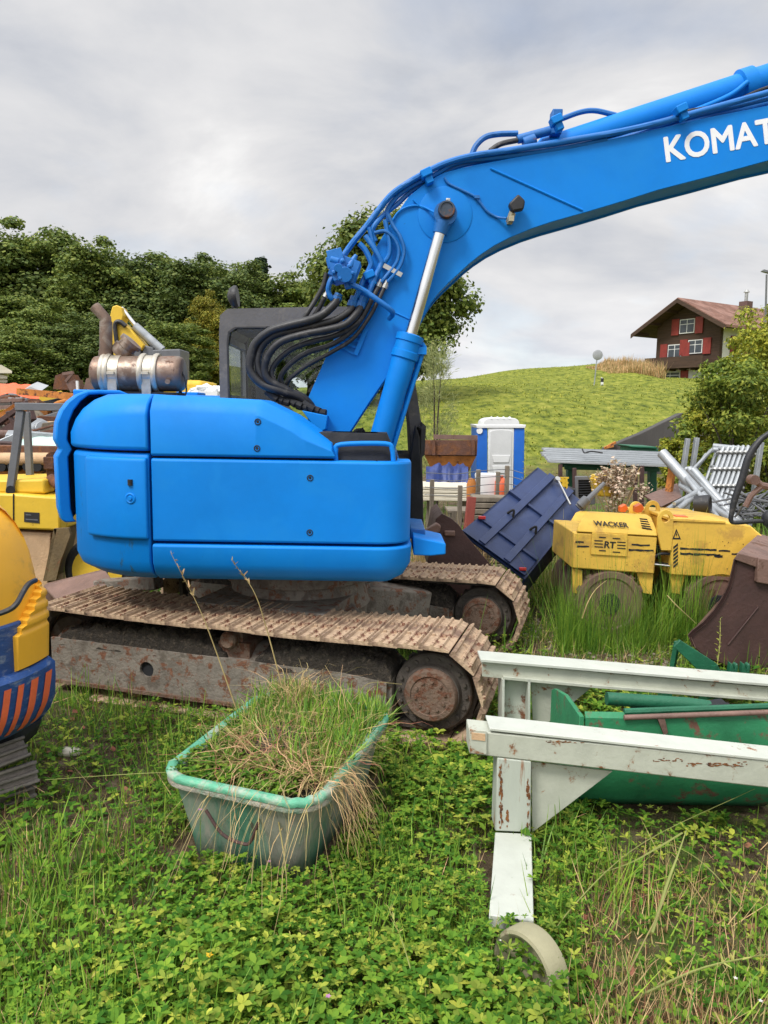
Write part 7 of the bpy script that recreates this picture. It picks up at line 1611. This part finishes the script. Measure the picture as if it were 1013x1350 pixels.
# ================================================================== ground vegetation
def in_tub(X, Y, m=.0):
    dx = X-TUBC.x; dy = Y-TUBC.y; return (np.abs(dx*ux.x+dy*ux.y) < hx+m) & (np.abs(dx*uy.x+dy*uy.y) < hy+m)
_P0 = P(653,1097,3.15); 
def excluded(X, Y):
    e = in_tub(X, Y, -.02)
    fx0, fx1 = P(645,1206,2.64).x-.0, P(704,1214,2.64).x+.0
    e |= (X > fx0) & (X < fx1) & (Y > 2.50) & (Y < 3.15)
    dk = P(700, 1272, 2.36); e |= (X > dk.x-.13) & (X < dk.x+.13) & (Y > 2.15) & (Y < 2.45) & ((np.sin(X*913.7+Y*517.3)*43758.5) % 1 < .55)
    e |= (X > 1.0) & (X < 2.4) & (Y > 3.0) & (Y < 3.48) & ((np.sin(X*713.7+Y*317.3)*43758.5) % 1 < .7)
    e |= (X > 1.09) & (Y > 3.44) & (Y < 4.1) & (X < 3.2)
    # under the tracks
    for k in (0, 1.98):
        dX = X-(SPR.x+TN.x*k); dY = Y-(SPR.y+TN.y*k); s = dX*TD.x+dY*TD.y; w = dX*TN.x+dY*TN.y
        e |= (s > -2.95) & (s < .25) & (np.abs(w) < .30)
    return e
def px_of(X, Y, Z=0.0):
    d = np.stack([X, Y, np.full_like(X, Z)-EYE], -1); a = d@np.array(rtv); b = d@np.array(upv); c = d@np.array(fwd); return CX+F*a/c, CY-F*b/c
def sample(n, r, y0, y1, power=1.0):
    Y = y0+(y1-y0)*r.random(n)**power; hw = Y*.66+.55; X = (r.random(n)*2-1)*hw; return X, Y
def lush(X, Y):
    """density of broad leaved weeds: thick in the centre and right front, thin at lower left and in the dry corner"""
    px, py = px_of(X, Y)
    d = np.ones_like(X)
    d *= 1-.82*sstep(330, 120, px)*(.55+.45*sstep(1330, 1180, py))
    d *= 1-.88*sstep(730, 790, px)*sstep(1120, 1210, py)
    d *= np.where((px > 700) & (px < 880) & (py > 800) & (py < 905), .12, 1)
    d *= np.where((px > 640) & (px < 760) & (py > 1200), .9, 1)
    d *= .45+.9*vnoise(X, Y, 1.6, 12)
    return np.clip(d, 0, 1)
def weeds():
    r = np.random.default_rng(101)
    parts = []; parts2 = []
    n = 64000; X, Y = sample(n, r, 1.7, 8.5, 1.4)
    k = (r.random(len(X)) < lush(X, Y)) & ~excluded(X, Y) & ((Y < 5.2) | (r.random(n) < .35)); X, Y = X[k], Y[k]; n = len(X)
    h = (.03+.13*vnoise(X, Y, 2.3, 14)*r.random(n)**.6+.03*r.random(n))*(.5+.7*lush(X, Y)); s = .011+.027*r.random(n)**1.4*(.5+1.0*vnoise(X, Y, 1.1, 4)); a0 = r.random(n)*6.283; tilt = r.normal(0, .25, n)
    yl = r.random(n) < .14+.5*vnoise(X, Y, .9, 33)**1.5
    nl = 5; wid = np.where(vnoise(X, Y, 1.9, 71) > .52, .75, 1.15)*(.8+.4*r.random(n))
    for j in range(nl):
        az = a0+j*2*np.pi/nl+r.normal(0, .12, n); el = .30+tilt*np.cos(az)+r.normal(0, .18, n)
        T = np.stack([X, Y, h], -1); B = basis(az, el, r.normal(0, .15, n), s*(.9+.5*r.random(n)), s*wid)
        parts.append(inst(OVAL_V, OVAL_F, B[~yl], T[~yl])); parts2.append(inst(OVAL_V, OVAL_F, B[yl], T[yl]))
        if j < 3:   # a lower tier fills the gaps with shaded leaves
            T2 = np.stack([X+r.normal(0,.03,n), Y+r.normal(0,.03,n), h*.45*r.random(n)+.004], -1); B2 = basis(az+.6, el-.1, None, s, s); parts.append(inst(LEAF_V, LEAF_F, B2[~yl], T2[~yl])); parts2.append(inst(LEAF_V, LEAF_F, B2[yl], T2[yl]))
    # stems
    T = np.stack([X, Y, np.zeros(n)], -1); parts2.append(inst([(-.5,0,0), (.5,0,0), (.35,.5,0), (-.35,.5,0), (.05,1,0)], [(0,1,2,3), (3,2,4,4)][:1], basis(a0, np.full(n, 1.45), None, h, .004), T))
    v, f = join(parts); tag(npmesh('broadleaf_weeds', v, f, FOL['weed']), 'low bright green broad leaved weeds covering the ground', 'weeds', kind='stuff')
    v, f = join(parts2); tag(npmesh('yellowish_weeds', v, f, FOL['weed2']), 'yellow green low weeds mixed into the ground cover', 'weeds', kind='stuff')
    # big single leaves (dock, bindweed)
    n = 420; X, Y = sample(n, r, 2.3, 6, 1.3); k = (r.random(len(X)) < lush(X, Y)) & ~excluded(X, Y); X, Y = X[k], Y[k]; n = len(X)
    T = np.stack([X, Y, .05+.10*r.random(n)], -1); s = .028+.03*r.random(n)
    v, f = inst(OVAL_V, OVAL_F, basis(r.random(n)*6.283, r.normal(.35, .35, n), r.normal(0, .4, n), s*1.3, s*1.2), T); tag(npmesh('dock_leaves', v, f, FOL['weed']), 'larger single dock leaves among the weeds', 'weeds', kind='stuff')
def blades(name, n, y0, y1, pw, hmin, hmax, w, m, label, cond, lean=.45, seed=5, cat='grass'):
    r = np.random.default_rng(seed); X, Y = sample(n, r, y0, y1, pw); k = ~excluded(X, Y) & cond(X, Y, r); X, Y = X[k], Y[k]; n = len(X)
    T = np.stack([X, Y, np.full(n, -.005)], -1); s = hmin+(hmax-hmin)*r.random(n)**1.5; s = s*(.35+1.1*vnoise(X, Y, 3.6, 91))
    v, f = inst(BLADE_V, BLADE_F, basis(r.random(n)*6.283, np.pi/2-np.abs(r.normal(0, lean, n)), r.normal(0, .5, n), s, w*(.6+.8*r.random(n))), T)
    return tag(npmesh(name, v, f, m), label, cat, kind='stuff')
weeds()
def c_all(X, Y, r): px, py = px_of(X, Y); return r.random(len(X)) < 1.5*(vnoise(X, Y, 2.2, 41)-.22)+.35*sstep(330, 150, px)
blades('grass_blades', 50000, 1.7, 9.0, 1.5, .05, .26, .006, FOL['grass'], 'scattered green grass blades on the yard ground', c_all, .5, 6)
def c_short(X, Y, r):
    px, py = px_of(X, Y); return r.random(len(X)) < (.25+.75*sstep(420, 150, px))*(.35+.9*vnoise(X, Y, 3.1, 44))
blades('short_turf', 34000, 1.7, 7, 1.3, .02, .07, .005, FOL['weed2'], 'short trampled turf at the lower left', c_short, .9, 7)
def c_dry(X, Y, r):
    px, py = px_of(X, Y); d = 1.0*sstep(720, 790, px)*sstep(1100, 1200, py) + .08 + .34*sstep(300, 90, px)
    d = np.maximum(d, .7*((px > 690) & (px < 900) & (py > 840) & (py < 915))); return r.random(len(X)) < d*(.4+.8*vnoise(X, Y, 2.7, 45))
blades('dry_stems', 36000, 1.8, 7.4, 1.6, .06, .26, .0035, FOL['straw'], 'dry straw coloured stems lying in the weeds', c_dry, 1.15, 8)
def c_brown(X, Y, r):
    px, py = px_of(X, Y); d = 1.1*sstep(730, 790, px)*sstep(1130, 1210, py)*sstep(1040, 930, px)+.03+.28*sstep(300, 60, px); return r.random(len(X)) < d*(.3+.9*vnoise(X, Y, 3.3, 46))
blades('brown_dead_stems', 38000, 1.8, 5.6, 1.6, .04, .17, .003, FOL['straw_d'], 'reddish brown dead plant stems at lower right', c_brown, 1.0, 9)
# feathery horsetail and tall grass by the rollers
def c_roll(X, Y, r):
    px, py = px_of(X, Y); return (px > 735) & (px < 925) & (py > 842) & (py < 863) & (r.random(len(X)) < 1.5*(vnoise(X, Y, 3.1, 3)-.25))
blades('horsetail', 170000, 5.7, 7.2, 1.0, .15, .85, .0035, FOL['grass'], 'feathery bright green horsetail in front of the yellow roller', c_roll, .35, 10, 'weeds')
def c_mid(X, Y, r):
    px, py = px_of(X, Y); return ((py < 845) | ((r.random(len(X)) < .3) & ((px < 690) | (px > 900)))) & (r.random(len(X)) < .2+.9*vnoise(X, Y, 1.7, 6))
blades('yard_grass', 34000, 5.6, 15.5, 1.0, .08, .42, .010, FOL['grass'], 'tall green grass between the machines', c_mid, .35, 11)
def c_heap(X, Y, r):
    px, py = px_of(X, Y); return (px > 545) & (px < 640)
blades('dry_brush', 30000, 7.6, 9.3, 1.0, .2, .75, .006, FOL['straw'], 'dry straw coloured brush behind the loader bucket', c_heap, .5, 12)
def c_weedr(X, Y, r):
    px, py = px_of(X, Y); return (px > 690) & (r.random(len(X)) < .5)
blades('rank_grass', 9000, 7.2, 9.2, 1.0, .3, .8, .008, FOL['straw_g'], 'rank yellow green grass behind the navy skip', c_weedr, .3, 14)

# grass and dead straw in the tub
def tub_plants():
    r = np.random.default_rng(31)
    def loc(n, a0, a1, b0, b1):
        a = r.uniform(a0, a1, n); b = r.uniform(b0, b1, n); X = TUBC.x+ux.x*a*hx+uy.x*b*hy; Y = TUBC.y+ux.y*a*hx+uy.y*b*hy; return X, Y, a, b
    n = 10000; X, Y, a, b = loc(n, -.88, .95, -.55, .92); k = r.random(n) < np.clip(.30+.6*b+.25*a, .05, 1); X, Y = X[k], Y[k]; n = len(X)
    T = np.stack([X, Y, .33+.06*r.random(n)], -1); v, f = inst(BLADE_V, BLADE_F, basis(r.normal(1.4, 1.5, n), np.pi/2-np.abs(r.normal(.5, .35, n)), r.normal(0, .5, n), .05+.15*r.random(n)**1.2, .009), T)
    tag(npmesh('tub_grass', v, f, FOL['grass']), 'fresh green grass growing in the green tub', 'grass', kind='stuff')
    n = 1900; X, Y, a, b = loc(n, -.92, .6, -.92, .5); T = np.stack([X, Y, .36+.07*r.random(n)], -1); parts = []
    for j in range(4): parts.append(inst(LEAF_V, LEAF_F, basis(j*1.57+r.normal(0,.4,n), r.normal(.3,.3,n), None, .018+.02*r.random(n)), T))
    v, f = join(parts); tag(npmesh('tub_weeds', v, f, FOL['weed']), 'small leafy weeds at the near end of the tub', 'weeds', kind='stuff')
    # straw draped over the front rim: curved strands
    def strands(n, start, end, sag, w, rs):
        rr = np.random.default_rng(rs); vs, fs = [], []; o = 0
        for i in range(n):
            p0 = start(rr); p2 = end(rr, p0); m = (p0+p2)/2+np.array([rr.normal(0,.04), rr.normal(0,.04), sag*(.4+rr.random())]); m2 = p2*.75+m*.25
            ts = np.linspace(0, 1, 7); c = np.array([(1-t)**2*p0+2*t*(1-t)*m+t*t*p2 for t in ts]); c[1:-1] += rr.normal(0, .006, (5, 3)); side = np.array([rr.normal(), rr.normal(), rr.normal()*.4]); side /= np.linalg.norm(side); ww = w*(.5+rr.random())
            for k_, q in enumerate(c): vs += [q-side*ww*(1-.7*k_/6), q+side*ww*(1-.7*k_/6)]
            for k_ in range(6): fs.append((o+2*k_, o+2*k_+1, o+2*k_+3, o+2*k_+2))
            o += 14
        return np.array(vs), np.array(fs)
    U, W_ = np.array(ux), np.array(uy); C0 = np.array([TUBC.x, TUBC.y, 0])
    def st_in(rr): return C0+U*rr.uniform(-.6,.9)*hx+W_*rr.uniform(-.7,.55)*hy+np.array([0,0,.37+.08*rr.random()])
    def en_in(rr, p): d = rr.normal(0,1,2); d /= np.linalg.norm(d); l = .08+.25*rr.random(); return p+np.array([d[0]*l, d[1]*l, rr.normal(.02,.05)])
    v, f = strands(950, st_in, en_in, .04, .0015, 1); v2, f2 = strands(330, st_in, en_in, .06, .0018, 2)
    tag(npmesh('tub_straw', v, f, FOL['straw']), 'dry straw tangled over the soil in the tub', 'straw', kind='stuff')
    tag(npmesh('tub_dead_stems', v2, f2, FOL['straw_d']), 'brown dead stems matted in the tub', 'straw', kind='stuff')
    def st_rim(rr): return C0+U*rr.uniform(-.4,.98)*hx-W_*rr.uniform(.55,.85)*hy+np.array([0,0,.43])
    def en_rim(rr, p):
        out_ = rr.uniform(.06,.40); q = p-W_*(out_+.18*hy)+U*rr.normal(.0,.10); q[2] = rr.uniform(.02,.36); return q
    v, f = strands(52, st_rim, en_rim, .16, .002, 3)
    def st_c(rr): return C0+U*rr.uniform(.85,1.0)*hx+W_*rr.uniform(-.7,-.25)*hy+np.array([0,0,.42])
    def en_c(rr, p): q = p+U*rr.uniform(.05,.22)+W_*rr.normal(0,.08); q[2] = rr.uniform(.05,.36); return q
    v2, f2 = strands(95, st_c, en_c, .12, .002, 4); v3, f3 = strands(90, st_in, lambda rr, p: p+np.array([rr.normal(0,.12), rr.normal(0,.1), rr.uniform(.1,.28)]), .05, .0015, 5)
    def st_b(rr): return C0+U*rr.uniform(-.6,-.1)*hx+W_*rr.uniform(.6,1.0)*hy+np.array([0,0,.42])
    v4, f4 = strands(260, st_b, lambda rr, p: p+np.array([rr.normal(0,.14), rr.normal(-.02,.1), rr.uniform(-.06,.20)]), .10, .002, 6)
    v, f = join([(v, f), (v2, f2), (v3, f3), (v4, f4)]); tag(npmesh('hanging_straw', v, f, FOL['straw']), 'dry straw hanging over the rim of the green tub', 'straw', kind='stuff')
tub_plants()

# single tall stalks that stand out
def stalk(pts, r, label, m='straw', head=0, name='dry_stalk', group='tall single stalks'):
    path = [P(x, y, Y*1.09 if Y < 3.3 else Y) for x, y, Y in pts]; base = path[0]; t = thing(name, label, 'grass stalk', base, group)
    mb = MB(); mb.tube(path, [r, r*.9, r*.6, r*.35], 5, 6); obj('stem', mb, FOL[m], t)
    if head:
        mb = MB(); a = catmull(path, 8); L = len(a); rr = random.Random(int(pts[0][0]))
        for k in range(head):
            i = int(L*(.72+.27*k/head)); p = a[min(L-1, i)]; d = V((rr.uniform(-1,1), rr.uniform(-1,1), rr.uniform(-.2,1.4)))*.028*(1-.5*k/head); s_ = V((d.z, d.x, -d.y))*.16; mb.add([p-s_, p+s_, p+d+s_*.4, p+d-s_*.4], [(0,1,2,3)])
        obj('seed_head', mb, FOL[m], t)
    return t
stalk([(312,935,3.6), (282,850,3.65), (262,800,3.65), (226,730,3.65)], .0035, 'tall dry grass stalk leaning left before the blue skirt', head=22)
stalk([(372,905,3.7), (352,830,3.75), (335,780,3.75), (306,739,3.75)], .0035, 'second tall dry stalk in front of the blue skirt, right of the first', head=26)
stalk([(380,1010,3.1), (300,1015,2.95), (180,1020,2.9), (60,1028,2.9)], .003, 'long thin stem reaching left from the tub rim', 'straw_g')
stalk([(345,1060,2.75), (338,1100,2.6), (333,1150,2.5), (331,1180,2.45)], .0045, 'thick pale straw hanging down the tub front')
stalk([(365,1070,2.7), (372,1110,2.55), (378,1160,2.45), (376,1210,2.4)], .0035, 'curved pale straw hanging right of the thick one')
stalk([(860,1230,2.35), (880,1165,2.5), (893,1130,2.6), (905,1095,2.7)], .007, 'thick yellow dry stem rising diagonally right of the pale post', 'straw_g')
stalk([(900,1098,2.7), (860,1122,2.65), (830,1138,2.6), (790,1152,2.55)], .004, 'dry side branch of the yellow stem pointing left', 'straw_g')
stalk([(770,1350,2.0), (850,1310,2.1), (930,1275,2.15), (1030,1255,2.2)], .006, 'long green yellow stem lying across the lower right corner', 'straw_g', 18)
stalk([(820,1300,2.1), (850,1240,2.2), (870,1200,2.3), (890,1150,2.4)], .003, 'thin dry stem beside the thick yellow one', 'straw')
stalk([(700,1275,2.2), (760,1190,2.4), (850,1110,2.7), (995,1040,3.0)], .003, 'long arching stem from the disc foot to the near beam', 'straw_g')
stalk([(980,1200,2.5), (940,1150,2.6), (900,1120,2.7), (850,1105,2.75)], .0025, 'thin arching stem on the right among the weeds', 'straw_g')
stalk([(560,1350,2.0), (545,1290,2.1), (530,1240,2.2), (512,1195,2.3)], .003, 'thin seed stem at the bottom right of centre', 'straw_g', 16)
stalk([(430,1290,2.1), (420,1250,2.2), (408,1235,2.25), (390,1225,2.3)], .003, 'small curved seed stem at the bottom centre', 'straw_g', 14)
stalk([(250,1350,2.0), (300,1300,2.1), (350,1250,2.2), (420,1235,2.3)], .003, 'bent green stem at the bottom left of centre', 'straw_g', 10)
stalk([(450,930,4.1), (470,915,4.1), (490,900,4.1), (530,902,4.1)], .003, 'thin bent stalk before the near sprocket', 'straw')
stalk([(768,815,6.0), (775,795,6.0), (785,778,6.05), (800,765,6.1)], .006, 'bent pale reed in front of the left roller drum', 'straw')
stalk([(880,785,6.0), (892,798,5.9), (905,810,5.85), (918,822,5.8)], .005, 'thin brown cane between roller and brown bucket', 'straw')
def leafy(px, y0, y1, Y, label, m='weed2', n=22, s=.035):
    Y = Y*1.16 if Y < 6.4 else Y; b = P(px, y0, Y); tp = P(px+6, y1, Y); t = thing('leafy_stem', label, 'weed', b, 'upright leafy weed stems'); mb = MB(); mb.tube([b, (b+tp)/2+V((.01,0,0)), tp], [.005,.004,.002], 5, 4); obj('stem', mb, FOL['straw_g'], t)
    r = np.random.default_rng(int(px)); q = np.linspace(.15, 1, n); T = np.array([list(b.lerp(tp, float(k))) for k in q]); v, f = inst(LEAF_V, LEAF_F, basis(np.arange(n)*2.4, r.normal(.5,.2,n), None, s*(1.25-.7*q), s*(1.1-.6*q)), T); npmesh('leaves', v, f, FOL[m], parent=t)
leafy(944, 888, 815, 4.5, 'upright leafy weed in front of the brown bucket')
leafy(868, 850, 800, 5.5, 'upright weed right of the horsetail patch', n=26); leafy(884, 850, 790, 5.6, 'taller weed by the front drum of the near roller', n=26)
leafy(702, 850, 805, 5.8, 'bushy weed beside the far track end', 'straw_g', 40, .03); leafy(712, 860, 812, 5.6, 'second bushy weed beside the far track end', 'weed2', 40, .03)
leafy(790, 905, 880, 4.1, 'young yellowish seedling over the green side plate', 'weed2', 14, .04)
leafy(688, 690, 570, 9.4, 'tall thin weed growing before the toilet door', 'weed2', 24, .06)
# dry flower cloud behind the roller, tall weeds round it
r = np.random.default_rng(50); c = P(815,634,9.3); n = 1900; ctr = r.normal(size=(34,3))*np.array([.15,.1,.12]); T = np.array(c)+ctr[r.integers(0,34,n)]+r.normal(size=(n,3))*np.array([.035,.035,.05])
v, f = inst(QUAD_V, QUAD_F, basis(r.random(n)*6.283, r.normal(0,.8,n), None, .022+.02*r.random(n)), T); t = thing('dry_flower_bush', 'dry pale brown flower bush behind the near roller hood', 'shrub', V((c.x, c.y, 0))); npmesh('flower_heads', v, f, FOL['dryfl'], parent=t)
mb = MB()
for k in range(14): e = c+V((r.normal(0,.14), r.normal(0,.1), r.normal(0,.14))); mb.tube([V((c.x+r.normal(0,.05), c.y, 0)), V((c.x, c.y, .5)), e], .006, 5, 3)
obj('stems', mb, FOL['straw'], t)
# small flowers
def flower(px, py, m, label, s=.012, z=.16):
    c = G(px, py, z); t = thing('flower', label, 'flower', V((c.x, c.y, 0)), 'small flowers in the weeds'); mb = MB(); mb.tube([V((c.x,c.y,0)), c], .0015, 5); obj('stem', mb, FOL['grass'], t)
    n = 5; az = np.arange(n)*2*np.pi/5; v, f = inst(LEAF_V, LEAF_F, basis(az, np.full(n, .35), None, s, s*1.3), np.repeat(np.array([c]), n, 0)); npmesh('petals', v, f, FOL[m], parent=t)
flower(276, 1260, 'petal_y', 'small yellow flower left of the bottom centre', .016); flower(264, 1068, 'petal_p', 'small purple flower on the tub front', .012, .30); flower(355, 1136, 'petal_p', 'small purple flower below the tub front', .011, .1)
flower(433, 1314, 'petal_p', 'pale purple flower at the bottom edge', .011); flower(660, 1240, 'petal_w', 'white flower left of the disc foot', .006); flower(690, 1310, 'petal_w', 'white flower below the disc foot', .008); flower(970, 1290, 'petal_w', 'white flower in the lower right corner', .009); flower(1003, 1320, 'petal_w', 'white flower at the lowest right', .009)
# stones and dead leaves
r = random.Random(88)
mb = MB()
for k in range(520):
    x, y = r.uniform(690,900), r.uniform(815,905)
    c = G(x, y, 0); s = r.uniform(.008,.022); mb.sphere(c+V((0,0,s*.3)), s, 6, 4, (1, r.uniform(.6,1.2), .6))
tag(obj('gravel', mb, MT['gravel'], None, G(790,860,0)), 'loose pale gravel on the bare ground', 'gravel', kind='stuff')
for x, y, lb in ((92,996,'pale flat stone in the turf at left'), (196,935,'dark brown lump under the track frame')):
    c = G(x, y, 0); mb = MB(); mb.sphere(c+V((0,0,.02)), .06, 10, 7, (1.2,.7,.5)); o = obj('stone', mb, MT['wood_l'] if x < 100 else MT['rust'], None, c, smooth=30); tag(o, lb, 'stone')
n = 420; rr = np.random.default_rng(66); X, Y = sample(n, rr, 1.9, 5.0, 1.3); px, py = px_of(X, Y); k = ~excluded(X, Y) & ((px < 300) | (px > 740) | (rr.random(n) < .2)); X, Y = X[k], Y[k]; n = len(X)
v, f = inst(CARD_V, [(0,1,2,3), (0,3,4,4)][:1], basis(rr.random(n)*6.283, rr.normal(0,.4,n), rr.normal(0,.4,n), .02+.02*rr.random(n)), np.stack([X, Y, .015+.04*rr.random(n)], -1)); tag(npmesh('dead_leaves', v, f, FOL['straw_d']), 'brown dead leaves scattered on the ground', 'leaves', kind='stuff')
